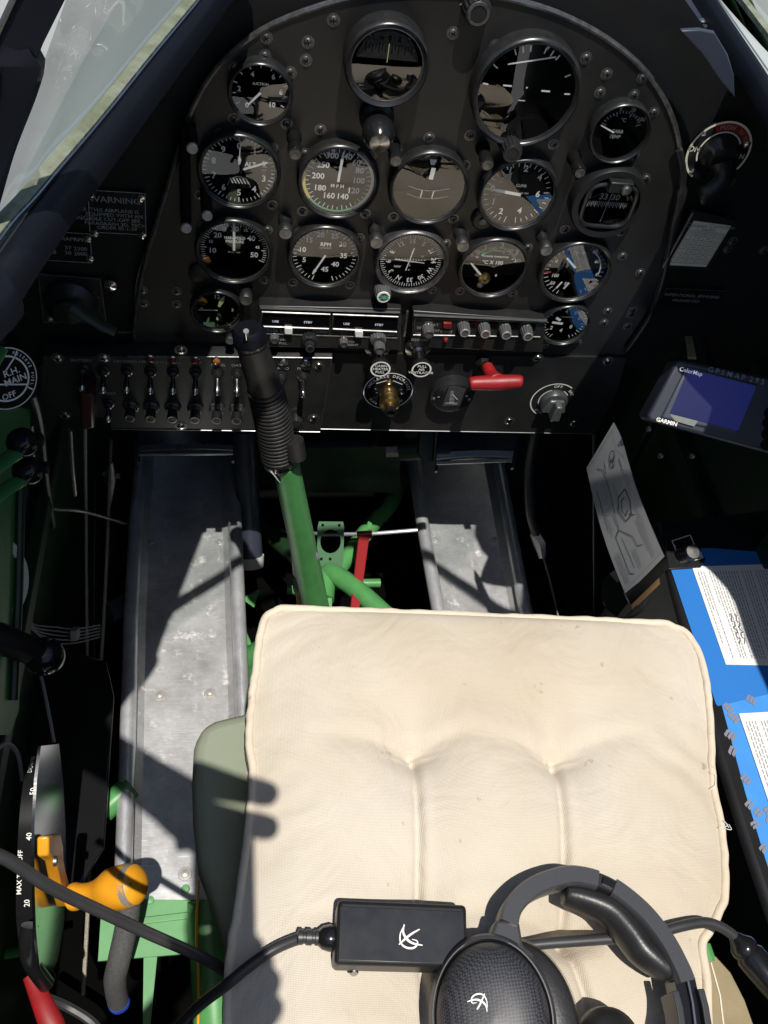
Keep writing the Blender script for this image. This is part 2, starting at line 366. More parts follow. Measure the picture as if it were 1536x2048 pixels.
    def build(s, name, mats, parent=None, smooth=35, bevel=None, subd=0, loc=None):
        if not isinstance(mats, (list, tuple)): mats = [mats]
        me = bpy.data.meshes.new(name)
        o0 = V((0, 0, 0))
        if parent is not None:
            q = parent
            while q is not None: o0 += q.location; q = q.parent
        elif loc is not None: o0 = V(loc)
        me.from_pydata([tuple(v - o0) for v in s.v], [], s.f)
        for mt in mats: me.materials.append(mt)
        for i, p in enumerate(me.polygons): p.material_index = s.m[i]
        bm = bmesh.new(); bm.from_mesh(me); bmesh.ops.recalc_face_normals(bm, faces=bm.faces[:]) if s.closed() else None
        bm.to_mesh(me); bm.free()
        if smooth:
            for p in me.polygons: p.use_smooth = True
            me.set_sharp_from_angle(angle=R(smooth))
        ob = bpy.data.objects.new(name, me); COL.objects.link(ob)
        if parent is not None: ob.parent = parent
        elif loc is not None: ob.location = loc
        if bevel:
            md = ob.modifiers.new('b', 'BEVEL'); md.width = bevel; md.segments = 3; md.limit_method = 'ANGLE'; md.angle_limit = R(40); md.harden_normals = False
        if subd:
            md = ob.modifiers.new('s', 'SUBSURF'); md.levels = subd; md.render_levels = subd
        return ob
    def closed(s): return getattr(s, 'recalc', True)

def thing(name, label, cat, loc=(0, 0, 0), group=None):
    o = bpy.data.objects.new(name, None); COL.objects.link(o); o.location = loc; o.empty_display_size = .02
    o['label'] = label; o['category'] = cat
    if group: o['group'] = group
    return o
def tag(o, label, cat, group=None):
    o['label'] = label; o['category'] = cat
    if group: o['group'] = group
    return o
def struct(o): o['kind'] = 'structure'; return o
def part(mb, name, mats, parent, **k): return mb.build(name, mats, parent, **k)
def dup(root, loc, label=None, rot=None):
    r = root.copy(); COL.objects.link(r); r.location = loc
    if rot is not None: r.rotation_euler = rot
    if label: r['label'] = label
    for ch in list(root.children):
        c = ch.copy(); COL.objects.link(c); c.parent = r
        for g in ch.children:
            d = g.copy(); COL.objects.link(d); d.parent = c
    return r
PY = .83                                       # instrument panel plane
NP = V((0, -1, 0))
def pf(px, py, off=0.0, y=PY):                 # frame on the panel, z towards the pilot
    return frame(on_y(px, py, y - off), NP)
# ================================================================== setting
g = MB(); g.add([(-400, -400, -1.25), (400, -400, -1.25), (400, 400, -1.25), (-400, 400, -1.25)], [(0, 1, 2, 3)])
struct(g.build('ground', M['concrete'], loc=(0, 0, -1.25)))
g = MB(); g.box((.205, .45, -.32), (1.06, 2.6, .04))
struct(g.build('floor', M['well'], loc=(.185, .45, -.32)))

RZ = .96                                       # height of the cockpit sill
L_RAIL = [(-60, 650), (0, 560), (50, 485), (112, 400), (182, 308), (262, 202), (350, 88), (418, 0), (492, -100)]
lrail = [on_z(px, py, RZ) for px, py in L_RAIL]
lrail = [V((-.275, -.7, RZ)), V((-.27, 0, RZ)), V((-.24, .16, RZ))] + lrail
lrail_s = catmull(lrail, 5)
rrail = [V((.645, -.7, RZ)), V((.64, 0, RZ)), V((.63, .28, .95)), V((.615, .42, .94))] + [on_z(px, py, RZ) for px, py in [(1640, 360), (1560, 225), (1490, 110), (1418, 0), (1350, -105)]]
for i in range(4, 9):
    q_ = [(1640, 360), (1560, 225), (1490, 110), (1418, 0), (1350, -105)][i - 4]; rrail[i] = on_z(*q_, .905 if i > 4 else .925)
rrail[3] = V((.615, .42, .94))
rrail_s = catmull(rrail, 5)

def side_wall(name, rail, xlow, label, sgn):
    t = thing(name, label, 'fuselage side', (xlow, .4, 0))
    rail = rail + [V((rail[-1].x + sgn * .01, 1.05, RZ)), V((rail[-1].x + sgn * .02, 1.32, RZ))]
    mb = MB(); vs = []; n = len(rail)
    for p in rail:
        xl = xlow + sgn * .12 * max(0, min(1, (p.y - .95) / .34)); q = [V((xl, p.y, -.32)), V((xl, p.y, .5)), V((xl + (p.x - xl) * (.35 if sgn > 0 else .15), p.y, .75 if sgn > 0 else .80)), V((p.x - sgn * .004, p.y, p.z - .012))]
        vs += q + [c + V((-sgn * .02, 0, 0)) for c in q]
    fs = []
    for i in range(n - 1):
        a, b = i * 8, (i + 1) * 8
        for k in range(3):
            fs += [(a + k, a + k + 1, b + k + 1, b + k), (a + 4 + k, b + 4 + k, b + 5 + k, a + 5 + k)]
        fs += [(a + 3, a + 7, b + 7, b + 3), (a, b, b + 4, a + 4)]
    mb.add(vs, fs)
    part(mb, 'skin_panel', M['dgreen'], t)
    ob = MB(); N2 = len(rail); o2 = V((-sgn * .023, 0, 0)); ov = []
    for i in range(N2): ov += [vs[i * 8 + k] + o2 for k in range(4)]
    ob.add(ov, [(i * 4 + k, i * 4 + k + 1, i * 4 + k + 5, i * 4 + k + 4) for i in range(N2 - 1) for k in range(3)]); ob.recalc = False
    part(ob, 'outer_skin', M['outskin'], t)
    return t
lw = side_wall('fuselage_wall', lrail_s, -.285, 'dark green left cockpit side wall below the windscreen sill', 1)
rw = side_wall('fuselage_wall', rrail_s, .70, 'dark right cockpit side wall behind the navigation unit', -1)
# stringers on the walls
for k, z in enumerate((.25, .48)):
    s = MB(); s.box((-.272, .5, z), (.018, 1.5, .03)); part(s, 'stringer', M['dgreen'], lw, bevel=.003)
    s = MB(); s.box((.688, .5, z + .03), (.018, 1.5, .03)); part(s, 'stringer', M['dgreen'], rw, bevel=.003)
for y in (.62, 1.0):
    s = MB(); s.box((.685, y, .35), (.02, .035, .64)); part(s, 'frame_rib', M['dgreen'], rw, bevel=.003)

t = thing('bulkhead', 'dark green bulkhead sheet ahead of the rudder pedals', 'bulkhead', (.185, 1.3, 0))
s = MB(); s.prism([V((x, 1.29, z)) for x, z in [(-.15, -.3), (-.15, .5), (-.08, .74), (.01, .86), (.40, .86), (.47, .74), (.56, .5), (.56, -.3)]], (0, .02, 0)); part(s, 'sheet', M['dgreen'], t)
s = MB(); s.box((.195, 1.284, .70), (.5, .012, .025)); part(s, 'flange', M['dgreen'], t, bevel=.002)
t = thing('rear_bulkhead', 'black bulkhead behind the seat', 'bulkhead', (.185, -.72, 0))
s = MB(); s.box((.185, -.72, .46), (.92, .02, .92)); part(s, 'sheet', M['shroud'], t)

# nose cowling ahead of the windscreen, closes the cockpit from the sky
t = thing('cowling', 'matt black decking ahead of the instrument panel', 'cowling', (.185, 1.2, .9))
mb = MB(); vs = []; fs = []; ys = (.857, 1.1, 1.5, 2.1); K = 13
for y in ys:
    for k in range(K):
        a = math.pi * k / (K - 1)
        vs.append((.185 - .27 * math.cos(a), y, .60 + .395 * math.sin(a) ** .8))
for i in range(len(ys) - 1):
    for k in range(K - 1): fs.append((i * K + k, i * K + k + 1, (i + 1) * K + k + 1, (i + 1) * K + k))
mb.add(vs, fs); part(mb, 'decking', M['shroud'], t)

# ================================================================== windscreen
ws = thing('windscreen', 'framed perspex windscreen with dark blue sill and weathered seal', 'windscreen', (.185, .55, RZ))
prof = [(-.0085, -.010), (-.007, .003), (-.003, .006), (.003, .006), (.007, .002), (.0085, -.012)]
s = MB(); s.sweep(lrail_s, prof); part(s, 'sill_rail', M['navy'], ws, smooth=60)
s = MB(); s.sweep(rrail_s, [(-a, b) for a, b in prof][::-1]); part(s, 'sill_rail', M['navy'], ws, smooth=60)
L_SEAL = [(-60, 535), (0, 452), (50, 398), (95, 345), (190, 235), (290, 112), (384, 0), (460, -95)]
lseal = [on_z(px, py, RZ + .006) for px, py in L_SEAL]; lseal_s = catmull(lseal, 6)
s = MB(); s.sweep(lseal_s, [(-.0042, -.003), (-.004, .002), (.001, .003), (.004, .002), (.0042, -.003)]); part(s, 'seal_strip', M['seal'], ws, smooth=60)
s = MB(); s.tube([p + V((.0055, .0, .001)) for p in lseal_s], .0009, 6); part(s, 'metal_edge', M['chrome'], ws)
rseal = [on_z(px, py, .911) for px, py in [(1640, 195), (1570, 108), (1500, 18), (1440, -60)]]; rseal_s = catmull(rseal, 6)
s = MB(); s.sweep(rseal_s, [(-.0042, -.003), (-.004, .002), (.001, .003), (.004, .002), (.0042, -.003)]); part(s, 'seal_strip', M['seal'], ws, smooth=60)
# hoop: leg visible at the upper left, arching over to the right sill
hoop = [V((-.132, .425, .955)), V((-.115, .42, 1.0)), V((-.078, .41, 1.088)), V((-.03, .40, 1.19)), V((.055, .455, 1.285)), V((.185, .47, 1.33)), V((.315, .455, 1.285)), V((.40, .425, 1.19)), V((.452, .41, 1.088)), V((.495, .42, 1.0)), V((.515, .425, .955))]
hoop[0] = at_d(-44, 420, .455); hoop[1] = at_d(-6, 280, .43); hoop[2] = at_d(44, 140, .405); hoop[3] = at_d(84, -20, .385)
hoop_s = catmull(hoop, 6)
s = MB(); s.sweep(hoop_s, [(-.009, -.006), (-.009, .006), (.009, .006), (.009, -.006)], up=V((0, 1, 0))); part(s, 'hoop_frame', M['navy'], ws, smooth=30, bevel=.002)
s = MB(); s.tube([p + V((-.010, -.008, 0)) for p in hoop_s], .0014, 6); part(s, 'metal_edge', M['steel'], ws)
s = MB(); s.prism([V(p) for p in [(.474, .452, .945), (.632, .43, .95), (.632, .585, .945), (.50, .578, .94)]], (0, 0, -.006)); part(s, 'shade_plate', M['navy'], ws, bevel=.002)  # out-of-view plate added to keep sun off the navigation screen
# panes: each side rises from the seal to the top line of the windscreen
def pane(seal, topo, name='glass_pane'):
    s = MB(); n = len(seal); vs = list(seal) + topo; s.recalc = False
    s.add(vs, [(i, i + 1, n + i + 1, n + i) for i in range(n - 1)])
    return part(s, name, M['wglass'], ws, smooth=60)
n = len(lseal_s)
pane(lseal_s, [V((.00 + .06 * i / n, .40 + .28 * i / n, 1.24 - .02 * i / n)) for i in range(n)])
n = len(rseal_s)
pane(rseal_s, [V((.37 - .06 * i / n, .40 + .28 * i / n, 1.24 - .02 * i / n)) for i in range(n)])
# bracket and gusset at the upper right corner
t = thing('corner_bracket', 'blue black metal bracket with two screws at the upper right of the panel', 'bracket', tuple(on_z(1395, 30, RZ - .01)))
q = [on_z(px, py, .894) for px, py in [(1318, -30), (1352, 42), (1372, 58), (1402, 58), (1440, 42), (1440, 30), (1395, -30)]]
s = MB(); s.prism(q, (0, 0, -.004)); part(s, 'plate', M['pedal'], t, bevel=.001)
q = [on_y(px, py, PY - .02) for px, py in [(1362, 62), (1400, 60), (1430, 66), (1456, 110), (1468, 150), (1470, 196), (1440, 160), (1405, 108)]]
s = MB(); s.prism(q, (0, .006, 0)); part(s, 'gusset', M['pedal'], t, bevel=.001)
for px, py in ((1370, 22), (1405, 42)):
    s = MB(); s.lathe([(.0052, 0), (.0052, .001), (.003, .0026), (0, .003)], frame(on_z(px, py, .895), (0, 0, 1)), 14); part(s, 'screw', M['chrome'], t)

# ================================================================== shroud + panels
def pxpoly(pts, y): return [on_y(px, py, y) for px, py in pts]
SH = [(462, -30), (420, 30), (345, 130), (262, 238), (185, 345), (112, 440), (52, 530), (10, 605), (-4, 690), (60, 730), (1240, 730), (1420, 770), (1620, 770), (1640, 420), (1580, 320), (1420, 70), (1370, 0), (1360, -40)]
shroud = MB(); shroud.prism(pxpoly(SH, PY + .012), (0, .006, 0))
shroud = tag(shroud.build('panel_shroud', M['shroud'], loc=on_y(800, 400, PY + .012)), 'matt black backing sheet either side of the arched instrument panel', 'panel backing')

ARCH = [(268, 676), (274, 610), (290, 525), (320, 425), (350, 325), (383, 220), (436, 132), (520, 62), (640, 12), (760, -14), (880, -18), (1000, -6), (1110, 24), (1212, 76), (1290, 142), (1336, 215), (1358, 290), (1361, 380), (1342, 470), (1322, 560), (1298, 632), (1250, 704)]
arch_s = catmull([on_y(px, py, PY) for px, py in ARCH], 4)
mb = MB(); mb.prism(arch_s + [on_y(1250, 716, PY), on_y(262, 700, PY)], (0, .008, 0))
panel = tag(mb.build('instrument_panel', M['panel'], loc=on_y(800, 400, PY)), 'arched black instrument panel holding the dials', 'instrument panel')
s = MB(); s.tube(arch_s, .0028, 8); part(s, 'rim', M['edge'], panel)
ch = catmull([on_y(px, py, PY - .004) for px, py in [(1358, 300), (1366, 350), (1360, 400), (1345, 470), (1326, 560), (1300, 632), (1254, 700)]], 6)
s = MB(); s.tube(ch, [.004] * 10 + [.0065] * 8 + [.004] * (len(ch) - 18), 8, flat=(1, .7)); part(s, 'edge_beading', M['bezel'], panel)

# screws: one mesh, copied
def screw_mesh(name, r, mt):
    s = MB(); I = Matrix.Identity(4)
    s.lathe([(r, 0), (r, .0008), (r * .86, .0018), (r * .4, .0024), (0, .0025)], I, 14)
    s.box((0, 0, .0022), (r * 1.25, r * .26, .0008), None, 1); s.box((0, 0, .0022), (r * .26, r * 1.25, .0008), None, 1)
    s.lathe([(r * 1.5, 0), (r * 1.5, .0005), (r * 1.05, .0006)], I, 14, 2)
    o = s.build(name, [mt, M['blackmat'], M['edge']]); o_me = o.data; bpy.data.objects.remove(o); return o_me
SCREW = screw_mesh('screw', .0040, M['screw']); BRIGHT = screw_mesh('bright_screw', .0052, M['chrome'])
def screw(px, py, parent, me=None, y=PY, sc=1.0):
    o = bpy.data.objects.new('screw', me or SCREW); COL.objects.link(o); o.parent = parent
    mm = frame(on_y(px, py, y), NP) @ Matrix.Rotation(random.uniform(0, 1.6), 4, 'Z') @ Matrix.Scale(sc, 4)
    o.matrix_local = Matrix.Translation(-parent.location) @ mm
    return o
SCR = [(530, 112), (616, 84), (612, 120), (470, 136), (581, 145), (468, 237), (573, 247), (641, 259), (667, 40), (533, 75),
       (858, 275), (940, 270), (545, 410), (440, 268), (545, 295), (400, 390), (610, 307), (742, 312), (605, 422), (731, 427), (408, 452), (535, 460), (529, 560), (597, 465), (719, 475), (586, 565), (700, 570),
       (787, 433), (907, 437), (930, 330), (795, 300), (778, 478), (892, 487), (865, 580), (948, 490), (1055, 495), (920, 582), (1025, 586), (1107, 288), (1115, 570), (1280, 545), (1265, 620), (1245, 512), (1022, 437),
       (1213, 148), (1285, 155), (1200, 185), (1268, 190), (1213, 218), (1307, 225), (1292, 357), (1180, 355), (1130, 458), (1242, 463), (1268, 312), (1172, 116), (990, 92), (906, 66),
       (354, 582), (354, 608), (285, 580), (288, 606), (390, 594), (1262, 628), (1255, 652), (1215, 622), (1208, 645), (1090, 690), (1155, 685)]
for px, py in SCR: screw(px, py, panel)

# ------------------------------------------------------------------ gauges
DM = None
def gauge(name, label, px, py, wpx, dial, cat='gauge', rim=True, face=None, glass=True, rimmat='bezel', proud=.012, hpx=None, inner=.91):
    c = on_y(px, py, PY - proud)
    Rw = (on_y(px + wpx / 2, py, PY - proud) - on_y(px - wpx / 2, py, PY - proud)).length / 2
    mt = frame(c, NP)
    t = thing(name, label, cat, c, 'instruments in the arched panel')
    b = MB(); b.lathe([(Rw * 1.01, -proud), (Rw * 1.02, -.002), (Rw, .0012), (Rw * .965, .0022), (Rw * .93, .0012), (Rw * inner, -.0005), (Rw * inner, -.010)], mt, 56, cap=False); b.recalc = False
    part(b, 'bezel', M[rimmat], t, smooth=50)
    e = MB(); e.lathe([(Rw * (inner + .012), .0000), (Rw * (inner - .012), .0003), (Rw * (inner - .022), -.0008)], mt, 56, cap=False); e.recalc = False
    part(e, 'retaining_ring', M['edge'] if rim else M['bezel'], t)
    d = MB(); d.lathe([(0, -.0048), (Rw * .93, -.0048)], mt, 48); d.recalc = False
    fm = d and face or M['dial']
    fo = part(d, 'dial_face', fm, t, smooth=0)
    mk = MB(); mk.recalc = False; nd = MB(); nd.recalc = False
    dial(mk, nd, mt @ Matrix.Translation((0, 0, -.0045)), mt @ Matrix.Translation((0, 0, -.0030)), Rw * inner)
    if mk.v: part(mk, 'markings', [M['mark'], M['ylw'], M['grn'], M['redmark'], M['lume'], M['markdim'], M['dial'], M['edge']], fo, smooth=0)
    if nd.v: part(nd, 'needle', [M['mark'], M['lume'], M['brass'], M['dial'], M['steel']], t, smooth=0)
    if glass:
        gl = MB(); gl.recalc = False
        gl.lathe([(Rw * (inner - .005), -.0012), (Rw * .5, -.0004), (0, -.0001)], mt, 40, cap=False)
        part(gl, 'cover_glass', M['glass'], t, smooth=60)
    return t
def tick(mb, m, a, r0, r1, w, mi=0, Rr=1):
    s, c = math.sin(R(a)), math.cos(R(a)); mb.line2(m, [(Rr * r0 * s, Rr * r0 * c), (Rr * r1 * s, Rr * r1 * c)], w * Rr, mi)
def num(mb, m, s, x, y, sz, Rr, mi=0, rot=0, bold=.012, sx=.95): mb.text(s, m, sz * Rr * 1.5, mi, bold + .012, rot, (x * Rr, y * Rr), sx)
def hand(nd, m, a, pts, Rr, mi=0, c=(0, 0)):
    sa, ca = math.sin(R(a)), math.cos(R(a))
    nd.quad2(m, [((x * ca + y * sa + c[0]) * Rr, (-x * sa + y * ca + c[1]) * Rr) for x, y in pts], mi)

def d_suction(k, n, m, m2, r):
    for i in range(11): tick(k, m, -120 + i * 24, .82, .95, .035, 0, r)
    for s, x, y in (('4', -.28, .58), ('6', .42, .55), ('8', .70, .05), ('10', .40, -.42), ('2', -.72, .05), ('0', -.45, -.5)): num(k, m, s, x, y, .17, r)
    num(k, m, 'SUCTION', 0, .28, .09, r, 5); hand(n, m2, 222, [(-.045, 0), (-.03, .62), (.03, .62), (.045, 0)], r)
gauge('suction_gauge', 'small round suction dial at the upper left of the panel', 521, 189, 130, d_suction)

def d_alt(k, n, m, m2, r):
    for i in range(50): tick(k, m, i * 7.2, .86 if i % 5 else .82, .96, .022 if i % 5 else .03, 0, r)
    for i in range(10):
        a = R(i * 36); num(k, m, str(i), .70 * math.sin(a), .68 * math.cos(a), .17, r)
    num(k, m, 'ALT', .30, .18, .12, r); num(k, m, '100 FEET', 0, .86, .045, r, 5)
    for j in range(4): num(k, m, '29.9' if j == 1 else '----', .66, .12 - j * .08, .055, r, 5)
    k.arc2(m, r * .30, -90, 90, r * .02, 5, 24, (0, -.50 * r))
    for j in range(6): k.line2(m, [((-.24 + j * .085) * r, -.25 * r), ((-.16 + j * .085) * r, -.40 * r)], .032 * r)
    hand(n, m2, 68, [(-.035, .12), (-.03, .78), (0, .84), (.03, .78), (.035, .12)], r)
    hand(n, m2, 2, [(-.012, .42), (-.05, .32), (-.02, .18), (.02, .18), (.05, .32), (.012, .42), (.012, .86), (-.012, .86)], r)
gauge('altimeter', 'altimeter dial numbered zero to nine on the left of the panel', 478, 345, 166, d_alt)

def d_asi(k, n, m, m2, r):
    k.arc2(m, r * .93, 28, 150, r * .075, 0, 40); k.arc2(m, r * .93, 232, 282, r * .085, 1, 24); k.arc2(m, r * .93, 150, 232, r * .05, 2, 30)
    for i in range(40): tick(k, m, -30 + i * 9, .80 if i % 2 else .76, .90, .02, 0, r)
    for s, x, y in (('300', -.22, .70), ('40', .2, .70), ('60', .44, .55), ('80', .55, .33), ('100', .55, .03), ('120', .44, -.28), ('140', .16, -.48), ('160', -.22, -.48), ('180', -.48, -.26), ('200', -.55, .09), ('250', -.44, .42)): num(k, m, s, x, y, .16, r)
    num(k, m, 'M P H', -.01, -.17, .10, r); num(k, m, 'AIR SPEED', -.01, .38, .045, r, 5)
    hand(n, m2, 4, [(-.035, -.02), (-.035, .66), (-.012, .86), (.012, .86), (.035, .66), (.035, -.02)], r)
gauge('airspeed_indicator', 'airspeed dial with yellow and white arcs reading miles per hour', 677, 366, 163, d_asi)

def d_turn(k, n, m, m2, r):
    k.quad2(m, [(-.10 * r, .80 * r), (.10 * r, .80 * r), (.07 * r, .70 * r), (.04 * r, .64 * r), (-.04 * r, .64 * r), (-.07 * r, .70 * r)])
    for sx, rt in ((-.15, 0), (.17, .05)):
        k.line2(m, [(sx * r, -.12 * r), ((sx - .02) * r, -.36 * r)], .03 * r); k.line2(m, [((sx - .05) * r, -.12 * r), ((sx + .05) * r, -.12 * r)], .02 * r); k.line2(m, [((sx - .07) * r, -.36 * r), ((sx + .03) * r, -.36 * r)], .02 * r)
    k.line2(m, [(-.55 * r, -.02 * r), (-.3 * r, -.10 * r), (0, -.13 * r), (.3 * r, -.10 * r), (.6 * r, -.02 * r)], .02 * r, 5)
    k.line2(m, [(-.55 * r, -.26 * r), (-.3 * r, -.34 * r), (0, -.37 * r), (.3 * r, -.34 * r), (.6 * r, -.26 * r)], .02 * r, 5)
    hand(n, m2, 4, [(-.06, .24), (-.06, .58), (.06, .58), (.06, .24)], r)
gauge('turn_and_bank_indicator', 'turn and bank dial reflecting beige in the middle of the panel', 858, 378, 160, d_turn)

def d_vsi(k, n, m, m2, r):
    for i in range(33): tick(k, m, -170 + i * 10.6, .80 if i % 4 else .74, .92, .02, 0, r)
    for s, x, y in (('1', -.36, .66), ('2', .06, .74), ('4', .50, .52), ('6', .58, .02), ('1', -.60, -.30), ('2', -.32, -.58), ('4', .2, -.52), ('0', -.72, .1)): num(k, m, s, x, y, .17, r)
    num(k, m, 'CLIMB', .05, .24, .075, r, 5); num(k, m, 'UP', -.55, .30, .06, r, 5); num(k, m, 'DOWN', -.56, -.08, .055, r, 5); num(k, m, '1000 FT PER MIN', .05, .02, .05, r, 5)
    hand(n, m2, 277, [(-.045, -.1), (-.045, .6), (0, .74), (.045, .6), (.045, -.1)], r)
gauge('climb_indicator', 'rate of climb dial with blue tape mirrored in its glass', 1036, 392, 158, d_vsi)
# small adjuster lug beside the climb dial
mb = MB(); mb.lathe([(.0125, 0), (.0125, .004), (.010, .006), (0, .006)], pf(964, 436), 20); mb.lathe([(.004, .006), (.004, .008), (0, .008)], pf(964, 436), 12, 1)
tag(mb.build('adjuster_lug', [M['panel'], M['screw']], loc=on_y(964, 436, PY)), 'round black adjuster lug at the lower left of the climb dial', 'adjuster')

def d_map(k, n, m, m2, r):
    for i in range(46): tick(k, m, -112 + i * 5, .84 if i % 5 else .78, .95, .02 if i % 5 else .028, 0, r)
    for s, x, y, z in (('10', -.62, -.06, .16), ('15', -.66, .24, .09), ('20', -.46, .46, .16), ('25', -.28, .70, .09), ('30', .02, .70, .16), ('35', .33, .68, .09), ('40', .49, .42, .16), ('45', .67, .13, .09), ('50', .58, -.14, .16)): num(k, m, s, x, y, z, r)
    num(k, m, 'MANIFOLD', .02, .40, .085, r); num(k, m, 'PRESSURE', .02, .28, .085, r); num(k, m, 'IN. HG ABS', 0, -.08, .05, r, 5)
    hand(n, m2, 0, [(-.035, .0), (-.035, .80), (-.01, .92), (.01, .92), (.035, .80), (.035, .0)], r)
gauge('manifold_pressure_gauge', 'manifold pressure dial with its needle pointing to thirty', 468, 505, 154, d_map)
mb = MB(); mb.lathe([(.014, 0), (.014, .003), (.012, .004), (0, .004)], pf(402, 546), 20)
tag(mb.build('adjuster_lug', M['panel'], loc=on_y(402, 546, PY)), 'black lug at the lower left of the manifold pressure dial', 'adjuster')

def d_rpm(k, n, m, m2, r):
    for i in range(41): tick(k, m, -160 + i * 8, .84 if i % 5 else .78, .95, .02 if i % 5 else .028, 0, r)
    for s, x, y in (('5', -.60, -.2), ('10', -.68, .16), ('15', -.50, .50), ('20', -.18, .70), ('25', .24, .68), ('30', .50, .42), ('35', .56, .02), ('40', .34, -.30), ('45', .04, -.50)): num(k, m, s, x, y, .16, r)
    num(k, m, 'RPM', 0, .38, .12, r); num(k, m, 'HUNDREDS', 0, .26, .05, r, 5)
    hand(n, m2, 206, [(-.03, -.04), (-.03, .55), (-.05, .58), (-.02, .74), (.02, .74), (.05, .58), (.03, .55), (.03, -.04)], r)
gauge('tachometer', 'engine speed dial marked RPM in the lower row of the panel', 650, 516, 148, d_rpm)

def d_vor(k, n, m, m2, r):
    k.arc2(m, r * .99, 0, 360, r * .05, 7, 60)
    for i in range(72): tick(k, m, i * 5, .82 if i % 2 else .78, .92, .018, 0, r)
    for i, s in enumerate(('N', '3', '6', 'E', '12', '15', 'S', '21', '24', 'W', '30', '33')):
        a = 205 + i * 30; num(k, m, s, .67 * math.sin(R(a)), .67 * math.cos(R(a)), .14, r, 0, -R(a), .015)
    for i in range(11):
        k.arc2(m, r * .016, 0, 360, r * .012, 0, 6, ((-.45 + i * .085) * r, (.05) * r))
        k.arc2(m, r * .016, 0, 360, r * .012, 0, 6, (-.02 * r, (-.4 + i * .08) * r)) if i % 2 else None
    num(k, m, 'NAV', -.38, -.22, .07, r); num(k, m, 'GS', .32, .18, .06, r, 5)
    n.line2(m2, [(-.12 * r, -.32 * r), (.02 * r, .48 * r)], .03 * r); n.line2(m2, [(-.50 * r, .06 * r), (.40 * r, -.02 * r)], .03 * r)
gauge('course_deviation_indicator', 'course dial with crossed needles and a white compass ring', 823, 527, 147, d_vor, rimmat='edge')
def knob(name, label, px, py, r, ln, mats=('radioedge', 'edge'), cat='knob', y=PY, txt=None, ribs=16, group=None, proto=None, endr=.8):
    """fluted control knob along the panel normal, px/py is its outer end"""
    tip = on_y(px, py, y - ln); base = V((tip.x, y, tip.z)); mt = frame(base, NP)
    t = thing(name, label, cat, base, group)
    b = MB(); prof = []
    seg = ribs * 4; vs = []; fs = []
    zz = [0, ln * .12, ln * .9, ln]; rr = [1.05, 1, .95, .86]
    for z, q in zip(zz, rr):
        for i in range(seg):
            a = 2 * math.pi * i / seg; rad = r * q * (1 if (i % 4) < 2 or z in (0, ln) else .90)
            vs.append(mt @ V((rad * math.cos(a), rad * math.sin(a), z)))
    for j in range(3):
        for i in range(seg): fs.append((j * seg + i, j * seg + (i + 1) % seg, (j + 1) * seg + (i + 1) % seg, (j + 1) * seg + i))
    fs.append(tuple(3 * seg + i for i in range(seg)))
    b.add(vs, fs); part(b, 'grip', M[mats[0]], t, smooth=25)
    c = MB(); c.lathe([(r * endr, ln), (r * endr * .96, ln + .0008), (r * endr * .72, ln + .0008)], mt, 24, cap=False); c.recalc = False; part(c, 'end_ring', M['mark'] if mats[1] == 'mark' else M[mats[1]], t)
    if txt:
        x = MB(); x.text(txt, mt @ Matrix.Translation((0, 0, ln + .0012)), r * .75); x.recalc = False; part(x, 'lettering', M['grn'], t, smooth=0)
    return t
knob('course_set', 'fluted knob reading OBS at the lower left of the course dial', 767, 594, .0095, .024, ('radioedge', 'mark'), txt='OBS')

def d_cht(k, n, m, m2, r):
    for i in range(31):
        a = -62 + i * 4.1; tick(k, m, a, .66 if i % 5 else .60, .74, .022, 2 if 7 < i < 20 else 0, r)
    k.arc2(m, r * .585, -50, 26, r * .06, 2, 24, (0, 0)); tick(k, m, 26, .52, .74, .045, 3, r); tick(k, m, -58, .6, .76, .04, 3, r)
    for s, x, y, z in (('0', -.74, .36, .11), ('50', -.60, .50, .10), ('1', -.38, .66, .14), ('150', -.14, .66, .10), ('2', .12, .76, .19), ('250', .38, .60, .10), ('3', .62, .54, .19), ('350', .72, .26, .10)): num(k, m, s, x, y, z, r)
    num(k, m, '°C X 100', -.04, .14, .12, r); num(k, m, 'CYLINDER TEMPERATURE', 0, .36, .05, r)
    hand(n, m2, 316, [(-.04, 0), (-.03, .55), (0, .68), (.03, .55), (.04, 0)], r, 0, (-.28, -.35))
    for i in range(9):
        pass
    n.lathe([(0, .004), (.07 * r, .004), (.12 * r, .003), (.19 * r, .002), (.2 * r, -.001)], m2 @ Matrix.Translation((-.18 * r, -.42 * r, 0)), 10, 2, cap=False)
    n.lathe([(0, .005), (.05 * r, .005), (.07 * r, .003)], m2 @ Matrix.Translation((-.18 * r, -.42 * r, 0)), 10, 3, cap=False)
    n.line2(m2, [(-.5 * r, -.28 * r), (-.36 * r, -.36 * r), (-.24 * r, -.4 * r)], .09 * r, 4); n.lathe([(0, .003), (.1 * r, .002), (.12 * r, 0)], m2 @ Matrix.Translation((-.26 * r, -.66 * r, 0)), 14, 4, cap=False)
    k.line2(m, [(.18 * r, -.28 * r), (.17 * r, -.36 * r)], .05 * r)
gauge('cylinder_temperature_gauge', 'cylinder temperature dial with an exposed brass hub and green arc', 987, 538, 140, d_cht)

